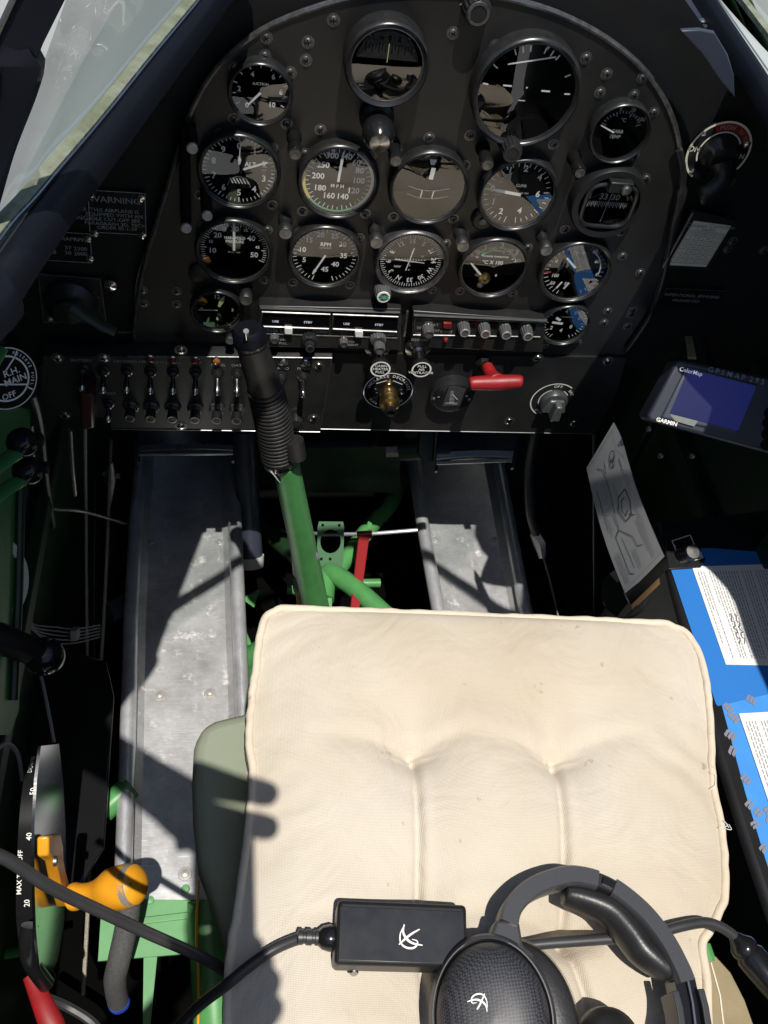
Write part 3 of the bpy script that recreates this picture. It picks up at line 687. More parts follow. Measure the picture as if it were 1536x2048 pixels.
def d_trip(k, n, m, m2, r):
    for i in range(14): tick(k, m, 200 + i * 10, .80, .93, .025, 0, r)
    for i in range(14): tick(k, m, 20 + i * 10, .80, .93, .02, 5, r)
    for s, x, y in (('0', -.66, .3), ('100', -.55, -.22), ('50', -.55, -.5), ('50', -.1, -.50), ('80', .60, .36), ('60', .42, .70), ('0', .74, -.1)): num(k, m, s, x, y, .11, r)
    num(k, m, 'TEMP', -.05, .60, .11, r, 5); k.arc2(m, r * .78, 30, 100, r * .03, 0, 16); tick(k, m, 262, .72, .9, .06, 3, r)
    hand(n, m2, 312, [(-.035, 0), (-.03, .5), (.03, .5), (.035, 0)], r, 0, (-.02, .12))
    hand(n, m2, 205, [(-.03, 0), (-.03, .28), (.03, .28), (.03, 0)], r, 0, (-.28, -.4)); hand(n, m2, 205, [(-.03, 0), (-.03, .26), (.03, .26), (.03, 0)], r, 0, (-.05, -.42))
gauge('engine_gauge_unit', 'triple oil and fuel dial at the lower right end of the row', 1151, 546, 142, d_trip)

def d_clock(k, n, m, m2, r):
    for i in range(60): tick(k, m, i * 6, .88 if i % 5 else .80, .95, .018, 5, r)
    num(k, m, '12', 0, .66, .19, r); num(k, m, '3', .64, 0, .15, r, 4); num(k, m, '9', -.64, 0, .15, r, 4); num(k, m, '6', 0, -.50, .16, r)
    hand(n, m2, 22, [(-.05, .2), (-.11, .55), (0, .85), (.1, .55), (.05, .2)], r, 1); hand(n, m2, 268, [(-.02, -.02), (-.02, .76), (.02, .76), (.02, -.02)], r, 0)
gauge('panel_clock', 'small round clock at the lower left of the panel', 434, 624, 106, d_clock)

def d_fp(k, n, m, m2, r):
    for i in range(31): tick(k, m, -150 + i * 10, .82 if i % 3 else .74, .93, .028, 0, r)
    for s, x, y in (('4', -.1, .62), ('6', .32, .58), ('8', .58, .3), ('0', .34, -.20), ('4', -.05, -.42), ('2', -.52, -.3)): num(k, m, s, x, y, .18, r)
    num(k, m, 'FUEL PRESSURE', 0, .34, .06, r, 5); k.arc2(m, r * .7, 15, 75, r * .03, 2, 12)
    hand(n, m2, 276, [(-.06, 0), (-.06, .5), (.06, .5), (.06, 0)], r, 0, (-.1, .0)); hand(n, m2, 300, [(-.06, .35), (-.06, .62), (.06, .62), (.06, .35)], r, 0, (.05, .0))
gauge('fuel_pressure_gauge', 'small fuel pressure dial right of the transponder', 1131, 651, 98, d_fp)

def d_carb(k, n, m, m2, r):
    for i in range(16): tick(k, m, -70 + i * 9, .66 if i % 5 else .58, .76, .035, 5, r)
    for s, x, y in (('0', -.2, .78), ('50', .24, .80), ('100', .66, .50)): num(k, m, s, x, y, .13, r, 5)
    num(k, m, '°C', .02, .42, .13, r, 5); num(k, m, 'CARB', -.06, .0, .12, r, 5); num(k, m, 'TEMP', -.08, -.20, .12, r, 5)
    hand(n, m2, 292, [(-.03, .2), (-.02, .8), (.02, .8), (.03, .2)], r, 0, (.0, -.1))
gauge('carburettor_temperature_gauge', 'dim carburettor temperature dial at the upper right of the panel', 1240, 268, 122, d_carb, rim=False)

def d_dg(k, n, m, m2, r):
    k.quad2(m, [(-.86 * r, .12 * r), (.86 * r, .12 * r), (.82 * r, .30 * r), (.66 * r, .6 * r), (.4 * r, .8 * r), (0, .9 * r), (-.4 * r, .8 * r), (-.66 * r, .6 * r), (-.82 * r, .3 * r)], 6)
    for i in range(15): k.line2(m, [((-.62 + i * .09) * r, (.52 - .0) * r), ((-.62 + i * .09) * r, (.36 if i % 2 else .28) * r)], .022 * r, 0)
    for s, x in (('11', -.5), ('10', -.24), ('8', .28), ('7', .52)): num(k, m, s, x, .66, .12, r, 5)
    num(k, m, '9', .0, .66, .15, r, 4)
    n.line2(m2, [(.0, .56 * r), (.0, .05 * r)], .02 * r, 1)
gauge('directional_gyro', 'heading dial with a drum card at the top centre of the panel', 774, 132, 168, d_dg, proud=.022, face=mat('pale_gyro_mask', (.10, .095, .085), .5), inner=.86)

def d_att(k, n, m, m2, r):
    for a in (-60, -30, -20, -10, 10, 20, 30, 60, -85, 85): tick(k, m, a - 6 + 8, .80, .92, .03, 0, r)
    k.line2(m, [(-.50 * r, .52 * r), (.42 * r, .74 * r)], .03 * r)
    k.quad2(m, [(.18 * r, .98 * r), (.26 * r, .98 * r), (.22 * r, .84 * r)])
    n.line2(m2, [(-.50 * r, .12 * r), (-.32 * r, .12 * r)], .035 * r); n.line2(m2, [(.30 * r, .08 * r), (.48 * r, .08 * r)], .035 * r); n.line2(m2, [(-.02 * r, .10 * r), (.0, .13 * r)], .03 * r)
    n.line2(m2, [(-.12 * r, -.15 * r), (.02 * r, -.15 * r)], .02 * r)
gauge('attitude_indicator', 'large black artificial horizon with a cage knob at the top right of the panel', 1053, 190, 216, d_att, proud=.018, rim=False)
knob('caging_control', 'black caging knob under the artificial horizon', 1025, 308, .011, .03, ('black', 'bezel'))

# magnetic compass repeater with a rounded square window
c = on_y(1217, 408, PY - .014); mt = frame(c, NP); Rw = .0415
t = thing('panel_compass', 'black card compass with a square window and fluid bowl at the right of the panel', 'compass', c, 'instruments in the arched panel')
b = MB(); b.lathe([(Rw, -.014), (Rw, 0), (Rw * .96, .003), (Rw * .80, .003), (Rw * .78, -.004)], mt, 48, cap=False); b.recalc = False; part(b, 'bezel', M['black'], t, smooth=40)
d = MB(); d.lathe([(0, -.004), (Rw * .8, -.004)], mt, 40); d.recalc = False; df = part(d, 'dial_face', M['dial'], t, smooth=0)
k = MB(); k.recalc = False; m2 = mt @ Matrix.Translation((0, 0, -.003))
for i in range(24): k.line2(m2, [((-.62 + i * .05) * Rw, .02 * Rw), ((-.62 + i * .05) * Rw, (-.10 if i % 2 else -.15) * Rw)], .02 * Rw, 0)
for s_, x in (('N', -.58), ('33', -.16), ('30', .16), ('W', .56)): k.text(s_, m2, .24 * Rw, 0, .01, 0, (x * Rw, .15 * Rw))
k.line2(m2 @ Matrix.Translation((0, 0, .001)), [(.03 * Rw, .45 * Rw), (-.03 * Rw, -.55 * Rw)], .02 * Rw)
part(k, 'markings', M['markdim'], df, smooth=0)
sq = MB(); prof = []
for i in range(40):
    a = 2 * math.pi * i / 40; q = 4
    x = abs(math.cos(a)) ** (2 / q) * (1 if math.cos(a) > 0 else -1); y = abs(math.sin(a)) ** (2 / q) * (1 if math.sin(a) > 0 else -1)
    prof.append((x * .66 * Rw, y * .60 * Rw - .04 * Rw))
sq.tube([mt @ V((x, y, .002)) for x, y in prof + [prof[0]]], .0025, 8, caps=False); part(sq, 'window_frame', M['bezel'], t)
gl = MB(); gl.recalc = False; gl.quad2(mt, prof, 0, .001); part(gl, 'cover_glass', M['glass'], t, smooth=0)
lm = MB(); lm.box((.05 * Rw, .62 * Rw, .006), (.62 * Rw, .30 * Rw, .012), mt); lm.lathe([(.13 * Rw, .012), (.13 * Rw, .016), (.10 * Rw, .018), (0, .018)], mt @ Matrix.Translation((.16 * Rw, .62 * Rw, 0)), 20, 1)
part(lm, 'lamp_housing', [M['black'], M['screw']], t, bevel=.0015)

# fuel selector lamp at the very top
knob('primer_cap_control', 'knurled round fuel primer cap at the top edge of the panel', 957, 28, .013, .016, ('black', 'edge'))
mb = MB(); mb.recalc = False; mtp = pf(925, 18, .0006)
for i, ch_ in enumerate('FUEL'): mb.text(ch_, pf(925 + i * 5, 10 + i * 10, .0008), .008, 0, .01, R(-75))
part(mb, 'lettering', M['markdim'], panel, smooth=0)

# ------------------------------------------------------------------ post lights
def post_light(px, py, label, silver, ln=.030, r=.0064):
    tip = on_y(px, py, PY - ln); base = V((tip.x, PY, tip.z)); mt = frame(base, NP)
    t = thing('post_light', label, 'panel light', base, 'post lights on the instrument panel')
    b = MB(); b.lathe([(r * 1.15, 0), (r * 1.15, .004), (r * .95, .006), (r * .95, ln * .55)], mt, 20); part(b, 'post', M['blackmat'] if not silver else M['black'], t, smooth=40)
    c = MB(); c.lathe([(r * 1.0, ln * .55), (r * 1.08, ln * .6), (r * 1.08, ln * .93), (r * .98, ln), (0, ln)], mt, 20); part(c, 'hood', M['steel'] if silver else M['blackg'], t, smooth=40)
    e = MB(); e.lathe([(r * .8, ln + .0004), (0, ln + .0008)], mt, 16, cap=False); e.recalc = False; part(e, 'end_cap', M['screw'] if not silver else M['steel'], t)
for a in [(590, 309, 'black post light between the suction dial and the airspeed dial', 0, .032), (792, 322, 'black post light below the gyro, just above the turn and bank dial', 0, .03),
          (975, 330, 'black post light above the climb dial', 0, .032), (1160, 346, 'black post light left of the panel compass', 0, .03),
          (571, 468, 'dull metal post light between the manifold pressure and engine speed dials', 1, .026), (753, 487, 'dull metal post light above the course dial', 1, .026),
          (926, 494, 'dull metal post light between the course dial and cylinder temperature dial', 1, .026), (1093, 502, 'dull metal post light left of the triple oil dial', 1, .026), (492, 602, 'dull metal post light right of the clock', 1, .026)]:
    post_light(*a)
# long-arm map lights at the left edge
for (px, py, lab, up) in [(384, 298, 'white tipped stub light at the upper left of the altimeter', 50), (414, 433, 'white tipped stub light under the altimeter', 55), (372, 458, 'white tipped light at the lower end of a long black conduit', 210), (460, 682, 'small metal stub light under the clock', 30)]:
    tip = on_y(px, py, PY - .022); base = V((tip.x, PY, tip.z)); mt = frame(base, NP)
    t = thing('stub_light', lab, 'panel light', base, 'stub lights at the left of the panel')
    a = MB(); a.tube([on_y(px - 4, py - up, PY - .008), on_y(px - 2, py - up * .4, PY - .010), on_y(px, py - 6, PY - .012)], .0056, 12); part(a, 'conduit', M['blackmat'], t)
    b = MB(); b.lathe([(.0050, 0), (.0050, .020)], mt, 18); part(b, 'post', M['black'], t)
    c = MB(); c.lathe([(.0056, .019), (.0056, .0215), (.0046, .0222), (0, .0222)], mt, 18); part(c, 'lens', M['rivetm'] if py != 682 else M['steel'], t)
# eyeball lamp under the gyro
tip = on_y(760, 272, PY - .04); mt = frame(V((tip.x, PY, tip.z)), V((0, -1, -.12)))
t = thing('eyeball_lamp', 'glossy black eyeball lamp under the heading gyro', 'panel light', V((tip.x, PY, tip.z)))
b = MB(); b.lathe([(.017, 0), (.017, .008), (.013, .012), (.012, .02)], mt, 24); part(b, 'socket', M['black'], t)
b = MB(); b.lathe([(.0125, .018), (.0155, .022), (.0160, .032), (.013, .040), (.010, .044)], mt, 24); part(b, 'hood', M['blackg'], t)
b = MB(); b.lathe([(.0095, .0441), (.004, .0455), (0, .046)], mt, 20, cap=False); b.recalc = False; part(b, 'lens', M['chrome'], t)
# ================================================================== radios
def rbox(name, quad, y0, dep, parent, mt, bevel=.0015):
    """box whose front outline is the pixel quad at plane y0, extruded back by dep"""
    s = MB(); s.prism([on_y(px, py, y0) for px, py in quad], (0, dep, 0)); return part(s, name, mt, parent, bevel=bevel)
def txt_on(mb, s, px, py, y, size, mi=0, bold=.01, rot=0, sx=1): mb.text(s, frame(on_y(px, py, y), NP), size, mi, bold, rot, (0, 0), sx)
def strip(mb, a, b, y, w, mi=0):
    p, q = on_y(*a, y), on_y(*b, y); mt = frame(p, NP); iv = mt.inverted(); l = iv @ q
    mb.line2(mt, [(0, 0), (l.x, l.y)], w, mi)

RY = PY - .020
t = thing('navigation_radio', 'twin display navigation and communication radio in the panel', 'radio', on_y(655, 650, PY))
s = MB(); s.prism([on_y(517, 612, RY + .004), on_y(803, 618, RY + .004), on_y(802, 700, RY + .004), on_y(515, 694, RY + .004)], (0, .028, 0)); part(s, 'housing', M['panel2'], t, bevel=.0015)
s = MB(); s.prism([on_y(518, 600, RY + .018), on_y(802, 612, RY + .018), on_y(800, 627, RY), on_y(521, 618, RY)], (0, .004, 0)); part(s, 'top_bezel', M['radioedge'], t, bevel=.001)
for q in ([(524, 624), (660, 629), (658, 658), (522, 653)], [(666, 629), (796, 634), (794, 664), (665, 658)]):
    s = MB(); s.prism([on_y(px, py, RY + .002) for px, py in q], (0, .006, 0)); d = part(s, 'display', M['lcd'], t)
    f = MB(); f.tube([on_y(px, py, RY + .001) for px, py in q + [q[0]]], .0012, 6, caps=False); part(f, 'display_frame', M['edge'], d)
    x = MB(); x.recalc = False; dx = q[0][0]
    txt_on(x, 'USE', dx + 27, q[0][1] + 19, RY + .0012, .0045); txt_on(x, 'STBY', dx + 92, q[0][1] + 21, RY + .0012, .0045); part(x, 'digits', M['digit'], d, smooth=0)
x = MB(); x.recalc = False
txt_on(x, 'KX155 TSO', 552, 661, RY + .0025, .0062); txt_on(x, 'COMM', 640, 664, RY + .0025, .0055); txt_on(x, 'NAV', 780, 670, RY + .0025, .0055)
txt_on(x, 'OFF', 566, 680, RY + .0025, .0045); txt_on(x, 'PULL', 566, 687, RY + .0025, .0045); txt_on(x, 'VOL', 704, 684, RY + .0025, .0045); txt_on(x, 'IDENT', 706, 690, RY + .0025, .0045)
strip(x, (522, 667), (795, 676), RY + .0025, .0012); part(x, 'lettering', M['markdim'], t, smooth=0)
for px, py in ((577, 663), (718, 669)):
    s = MB(); s.prism([on_y(px - 8, py - 7, RY - .002), on_y(px + 8, py - 6, RY - .002), on_y(px + 8, py + 7, RY - .002), on_y(px - 8, py + 6, RY - .002)], (0, .006, 0)); part(s, 'transfer_button', M['paper'], t, bevel=.001)
def pknob(name, px, py, r, ln, parent, mats=('radioedge', 'edge'), ribs=14, y=RY + .004, zend=.8):
    k = knob('tmp', '', px, py, r, ln, mats, y=y, ribs=ribs, endr=zend)
    for c_ in list(k.children):
        pass
    # fold the two shapes of the knob into one part of its unit
    ch = list(k.children); base = k.location.copy(); bpy.data.objects.remove(k)
    g_ = ch[0]; g_.name = name; g_.parent = parent; g_.matrix_local = Matrix.Translation(base - parent.location)
    e_ = ch[1]; e_.name = 'end_ring'; e_.parent = g_; e_.matrix_local = Matrix.Identity(4)
    return g_
pknob('volume_knob', 549, 682, .0052, .008, t); pknob('volume_knob', 688, 690, .0052, .008, t)
pknob('tuning_knob', 619, 685, .0095, .010, t, ('black', 'bezel')); pknob('tuning_knob_inner', 620, 698, .0062, .019, t, ('black', 'edge'))
pknob('tuning_knob', 757, 684, .0098, .010, t); pknob('tuning_knob_inner', 760, 702, .0070, .020, t)

t = thing('transponder', 'transponder with four code knobs in a row and a red ident button', 'radio', on_y(955, 655, PY))
s = MB(); s.prism([on_y(826, 622, RY + .004), on_y(1092, 640, RY + .004), on_y(1086, 706, RY + .004), on_y(822, 694, RY + .004)], (0, .028, 0)); part(s, 'housing', M['panel2'], t, bevel=.0015)
s = MB(); s.prism([on_y(826, 612, RY + .018), on_y(1094, 628, RY + .018), on_y(1094, 644, RY), on_y(828, 632, RY)], (0, .004, 0)); part(s, 'top_bezel', M['radioedge'], t, bevel=.001)
f = MB(); q = [(830, 636), (1090, 645), (1080, 674), (826, 670)]; f.tube([on_y(px, py, RY + .003) for px, py in q + [q[0]]], .0009, 6, caps=False); part(f, 'face_border', M['edge'], t)
s = MB(); s.prism([on_y(px, py, RY + .003) for px, py in [(920, 640), (1072, 648), (1070, 660), (920, 653)]], (0, .003, 0)); d = part(s, 'code_window', M['lcd'], t)
x = MB(); x.recalc = False
for px, s_ in ((929, '1'), (972, '2'), (1014, '0'), (1056, '0')): txt_on(x, s_, px, 647 + (px - 929) * .04, RY + .0025, .008, 1)
for px, py, s_ in ((840, 656, 'SBY'), (838, 668, 'OFF'), (858, 645, 'ON'), (870, 650, 'ALT'), (872, 662, 'TST'), (893, 664, 'IDENT')): txt_on(x, s_, px, py, RY + .0035, .0052)
txt_on(x, 'SQUAWK', 840, 680, RY + .0035, .005); strip(x, (826, 671), (900, 674), RY + .0035, .001)
part(x, 'lettering', [M['markdim'], M['grn']], t, smooth=0)
s = MB(); s.prism([on_y(px, py, RY) for px, py in [(887, 646), (904, 647), (903, 658), (886, 657)]], (0, .006, 0)); part(s, 'ident_button', M['redlens'], t, bevel=.0008)
s = MB(); s.lathe([(.003, 0), (.003, .003), (.002, .005), (0, .0055)], frame(on_y(891, 677, RY + .004), NP), 14); part(s, 'reply_lamp', M['redlens'], t)
pknob('mode_knob', 858, 670, .0070, .013, t)
for px in (930, 971, 1013, 1056): pknob('code_knob', px, 666 + (px - 930) * .06, .0074, .014, t, ('radioedge', 'rivetm'))
# rod seen between the two radios
mb = MB(); mb.tube([on_y(815, 622, PY - .012), on_y(808, 672, PY - .012)], .0016, 8); tag(mb.build('bright_strip', M['edge'], loc=on_y(812, 640, PY - .012)), 'thin bright metal strip between the two radios', 'strip')

# ================================================================== lower panels
SY = PY - .004
sub = MB(); sub.prism([on_y(px, py, SY) for px, py in [(655, 706), (1252, 716), (1235, 780), (1192, 868), (640, 858)]], (0, .004, 0))
sub = tag(sub.build('sub_panel', M['panel2'], loc=on_y(900, 790, SY)), 'lower centre black sub panel with the red handle', 'instrument panel')
s = MB(); s.tube([on_y(px, py, SY) for px, py in [(640, 858), (1192, 868)]], .0007, 6); part(s, 'worn_edge', M['radioedge'], sub)
WY = PY - .018
sw = MB(); sw.prism([on_y(px, py, WY) for px, py in [(86, 712), (664, 716), (640, 864), (222, 858), (222, 834), (80, 830)]], (0, .004, 0))
sw = tag(sw.build('switchboard', M['panel2'], loc=on_y(400, 790, WY)), 'lower left black switch panel with a scuffed bright patch', 'switch panel')
s = MB(); s.prism([on_y(90, 690, WY + .014), on_y(664, 694, WY + .014), on_y(664, 716, WY), on_y(86, 712, WY)], (0, .003, 0)); part(s, 'top_flange', M['panel2'], sw)
s = MB(); s.tube([on_y(px, py, WY - .0005) for px, py in [(222, 858), (640, 864), (664, 716)]], .0008, 6); part(s, 'worn_edge', M['edge'], sw)
s = MB(); s.tube([on_y(px, py, WY - .0005) for px, py in [(255, 712), (664, 716)]], .0007, 6); part(s, 'fold_line', M['edge'], sw)
for px, py in ((637, 732), (362, 700), (362, 852), (627, 837), (130, 830), (115, 716), (208, 716)): screw(px, py, sw, BRIGHT, WY)
for px, py in ((1075, 716), (1215, 722), (1018, 842), (1148, 846)): screw(px, py, sub, BRIGHT, SY)

x = MB(); x.recalc = False
for px, py, s_ in ((163, 721, 'BATTERY'), (208, 721, 'GEN'), (250, 723, 'LANDING'), (300, 724, 'LAMP LIGHT'), (345, 726, 'CABIN'), (391, 727, 'NAV'), (437, 730, 'PANEL'), (473, 731, 'OAT'), (563, 737, 'RADIO'), (608, 738, 'PITOT'), (216, 787, 'BOOST')):
    txt_on(x, s_, px, py, WY - .0006, .0060, 0, .012, 0, 1.0)
part(x, 'lettering', M['markdim'], sw, smooth=0)

GT = 'toggle switches on the lower left panel'
def toggle(px, py, label, ln=.022, bright=False):
    b0 = on_y(px, py, WY); mt = frame(b0, V((0, -1, -.55)))
    t = thing('toggle_switch', label, 'switch', b0, GT)
    m0 = frame(b0, NP)
    a = MB(); a.lathe([(.0075, 0), (.0075, .002), (.0055, .0025), (.005, .007), (.0035, .008)], m0, 16); part(a, 'bushing', M['bezel'], t, smooth=40)
    h = MB(); h.lathe([(.0026, .004), (.0028, .012), (.0034, ln), (.004, ln + .006), (.0036, ln + .010), (0, ln + .012)], mt, 14); part(h, 'bat_handle', M['chrome'] if bright else M['blackg'], t, smooth=50)
    e = MB(); e.lathe([(.0041, ln + .0065), (.0038, ln + .0105), (.0015, ln + .0128), (0, ln + .013)], mt, 14, cap=False); e.recalc = False; part(e, 'tip', M['chrome'], t, smooth=60)
TG = [(165, 737, 'battery'), (207, 740, 'generator'), (254, 740, 'landing light'), (301, 742, 'fourth lamp'), (346, 743, 'cabin lamp'), (391, 744, 'navigation'), (435, 746, 'panel lamp'), (474, 747, 'outside air'), (562, 752, 'radio'), (606, 750, 'pitot heat')]
nx = {'battery': 'leftmost black toggle switch under the word BATTERY', 'generator': 'black toggle switch under the word GEN, above BOOST', 'landing light': 'black toggle switch under the word LANDING',
      'fourth lamp': 'black toggle switch under the words LAMP LIGHT', 'cabin lamp': 'black toggle switch under the word CABIN', 'navigation': 'black toggle switch under the word NAV', 'panel lamp': 'bright metal toggle switch under the word PANEL',
      'outside air': 'bright metal toggle switch half hidden by the stick grip', 'radio': 'short toggle switch under the word RADIO', 'pitot heat': 'toggle switch under the word PITOT'}
for px, py, nm in TG: toggle(px, py, nx[nm], .016 if nm != 'radio' else .008, nm in ('panel lamp', 'outside air'))
toggle(217, 806, 'lone toggle switch under the word BOOST', .012)
GB = 'circuit breakers under the toggle switches'
for px, lab in ((262, 'circuit breaker below the LANDING toggle, leftmost of its row'), (303, 'circuit breaker below the LAMP LIGHT toggle'), (346, 'circuit breaker below the CABIN toggle'), (391, 'circuit breaker below the NAV toggle'), (434, 'circuit breaker below the bright PANEL toggle'), (474, 'circuit breaker beside the stick grip, rightmost of its row')):
    py = 812 + (px - 262) * .025; b0 = on_y(px, py, WY); mt = frame(b0, NP)
    t = thing('circuit_breaker', lab, 'circuit breaker', b0, GB)
    a = MB(); a.lathe([(.0105, 0), (.0105, .003), (.0085, .004), (.008, .009)], mt, 8); part(a, 'nut', M['screw'], t, smooth=20)
    a = MB(); a.lathe([(.0065, .008), (.006, .018), (.0068, .019), (.0066, .0215), (.0055, .022), (0, .0215)], mt, 18); part(a, 'button', M['black'], t, smooth=40)
    a = MB(); a.recalc = False; a.lathe([(.0062, .0221), (.0045, .0224), (.0040, .0222)], mt, 18, cap=False); part(a, 'amp_ring', M['edge'], t)
for px, py, mt_, lab in ((300, 716, 'redlens', 'dark red indicator lamp above the LAMP LIGHT toggle'), (345, 718, 'redlens', 'reddish indicator lamp above the CABIN toggle'), (391, 719, 'redlens', 'dull indicator lamp above the NAV toggle'), (433, 720, 'amber', 'amber indicator lamp above the word PANEL'), (566, 723, 'screw', 'dark indicator stud above the word RADIO'), (610, 725, 'screw', 'dark indicator stud above the word PITOT')):
    b0 = on_y(px, py, WY); t = thing('indicator_lamp', lab, 'indicator lamp', b0, 'indicator lamps above the toggles')
    a = MB(); a.lathe([(.0062, 0), (.0062, .002), (.0048, .003)], frame(b0, NP), 18, cap=False); a.recalc = False; part(a, 'bezel', M['chrome'], t)
    a = MB(); a.lathe([(.0049, .0015), (.004, .004), (0, .0052)], frame(b0, NP), 18); part(a, 'lens', M[mt_], t)
# worn hole with bright metal, the dark red guard, boost plate, blanked knob
mb = MB(); mb.prism([on_y(px, py, WY - .03) for px, py in [(158, 788), (188, 790), (190, 858), (160, 864)]], (0, .03, 0))
tag(mb.build('switch_guard', M['dred'], bevel=.004, loc=on_y(172, 825, WY - .02)), 'dark red box shaped switch guard left of the BOOST toggle', 'switch guard')
b0 = on_y(592, 828, WY); t = thing('pull_stud', 'small black pull knob behind the stick grip on the switch panel', 'knob', b0)
a = MB(); a.lathe([(.012, 0), (.012, .003), (.006, .005), (.006, .012), (.009, .014), (.008, .02), (0, .021)], frame(b0, NP), 20); part(a, 'button', M['bezel'], t)

# ---- knobs and handles of the centre sub panel
def pull(px, py, lab, words, bx, by):
    tip = on_y(px, py, SY - .042); base = V((tip.x, SY, tip.z)); mt = frame(base, NP)
    t = thing('pull_control', lab, 'pull control', base, 'push pull controls under the radios')
    a = MB(); a.lathe([(.016, 0), (.016, .004), (.012, .007), (.009, .010), (.009, .012)], mt, 28); part(a, 'bushing', M['chrome'], t, smooth=40)
    a = MB(); a.lathe([(.0065, .01), (.006, .036)], mt, 18); part(a, 'shaft', M['chrome'], t)
    a = MB(); a.lathe([(.0115, .034), (.0125, .036), (.0125, .041), (.0115, .042), (0, .042)], mt, 30); hd = part(a, 'button', M['blackg'], t, smooth=40)
    x = MB(); x.recalc = False; x.arc2(mt @ Matrix.Translation((0, 0, .0424)), .0112, 0, 360, .002, 0, 32)
    for i, s_ in enumerate(words): x.text(s_, mt @ Matrix.Translation((0, 0, .0424)), .0052, 0, .015, 0, (0, .005 - i * .005))
    part(x, 'lettering', M['mark'], hd, smooth=0)
pull(761, 738, 'chrome pull control whose black button reads CABIN HEATER', ('CABIN', 'HEATER', 'PULL'), 0, 0)
pull(843, 739, 'chrome pull control whose black button reads AIR VENTILATOR', ('PULL', 'AIR', 'VENTILATOR'), 0, 0)

b0 = on_y(776, 781, SY); mt = frame(b0, NP)
t = thing('friction_control', 'brass screw control inside a round placard reading INCREASE DECREASE', 'control knob', b0)
a = MB(); a.lathe([(.033, 0), (.033, .001), (.0, .001)], mt, 40); pl = part(a, 'placard', M['blackg'], t)
x = MB(); x.recalc = False; m2 = mt @ Matrix.Translation((0, 0, .0014)); x.arc2(m2, .0318, 0, 360, .0014, 0, 48)
def ring_text(mb, m, s, r, a0, step, size, mi=0, flip=False):
    for i, ch_ in enumerate(s):
        a = a0 + i * step; mb.text(ch_, m, size, mi, .012, -R(a) + (math.pi if flip else 0), (r * math.sin(R(a)), r * math.cos(R(a))))
ring_text(x, m2, 'INCREASE', .0265, -78, 10, .0062); ring_text(x, m2, 'DECREASE', .0265, 10, 10, .0062); ring_text(x, m2, 'TURN FOR BRIGHT', .0265, 235, -7.6, .0055, 0, True)
x.line2(m2, [(-.017, .013), (-.004, .019)], .0012); x.line2(m2, [(.017, .013), (.004, .019)], .0012); part(x, 'lettering', M['mark'], pl, smooth=0)
for ax, ay in ((-.017, 0), (.017, 0), (0, .017)):
    s = MB(); s.lathe([(.0042, .001), (.004, .0028), (0, .0036)], mt @ Matrix.Translation((ax, ay, 0)), 14); part(s, 'screw', M['chrome'], t)
a = MB(); a.lathe([(.011, .001), (.011, .006), (.012, .007), (.012, .016), (.010, .018)], mt, 18); part(a, 'collar', M['brass'], t, smooth=30)
a = MB(); a.lathe([(.013, .018), (.0135, .022), (.0125, .027), (.008, .029), (.0075, .037), (0, .037)], mt, 28); part(a, 'brass_knob', M['brass'], t, smooth=40)
a = MB(); a.lathe([(.0085, .0365), (.0085, .042), (.0055, .0425), (.005, .040), (0, .040)], mt, 8); part(a, 'locknut', M['blackg'], t, smooth=20)

c = on_y(904, 792, SY - .010); mt = frame(c, NP); Rw = .0285
t = thing('ammeter', 'small round ammeter with a hooded window in the lower sub panel', 'gauge', c)
b = MB(); b.lathe([(Rw, -.010), (Rw, .001), (Rw * .92, .0025), (Rw * .84, .001), (0, 0)], mt, 40); part(b, 'bezel', M['black'], t, smooth=40)
d = MB(); d.prism([mt @ V((x_, y_, .0005)) for x_, y_ in [(-.010, -.018), (.013, -.016), (.015, .014), (.0, .019), (-.008, .016)]], (0, -.001, 0)); df = part(d, 'dial_face', M['radioedge'], t)  # face coloured lighter to stand for the grey reflection in the window
k = MB(); k.recalc = False; m2 = mt @ Matrix.Translation((0, 0, .0018))
for i in range(9): k.line2(m2, [((-.004 + i * .0002) , .010 - i * .0025), ((.0 + i * .0006), .010 - i * .0025)], .0007, 0)
k.text('AMPERES', m2, .0042, 0, .01, 0, (.001, -.012)); k.text('+', m2, .008, 0, .02, 0, (.019, .002)); k.text('-', m2, .010, 0, .02, 0, (-.018, .0)); part(k, 'markings', M['mark'], df, smooth=0)
n_ = MB(); n_.recalc = False; n_.line2(m2 @ Matrix.Translation((0, 0, .001)), [(.008, -.004), (-.001, .006)], .0011); part(n_, 'needle', M['mark'], t, smooth=0)
gl = MB(); gl.recalc = False; gl.lathe([(Rw * .84, .0026), (0, .0032)], mt, 32, cap=False); part(gl, 'cover_glass', M['glass'], t, smooth=60)
for ax in (-.024, .024): s = MB(); s.lathe([(.0032, .002), (0, .0045)], mt @ Matrix.Translation((ax, -.004, 0)), 10); part(s, 'screw', M['screw'], t)

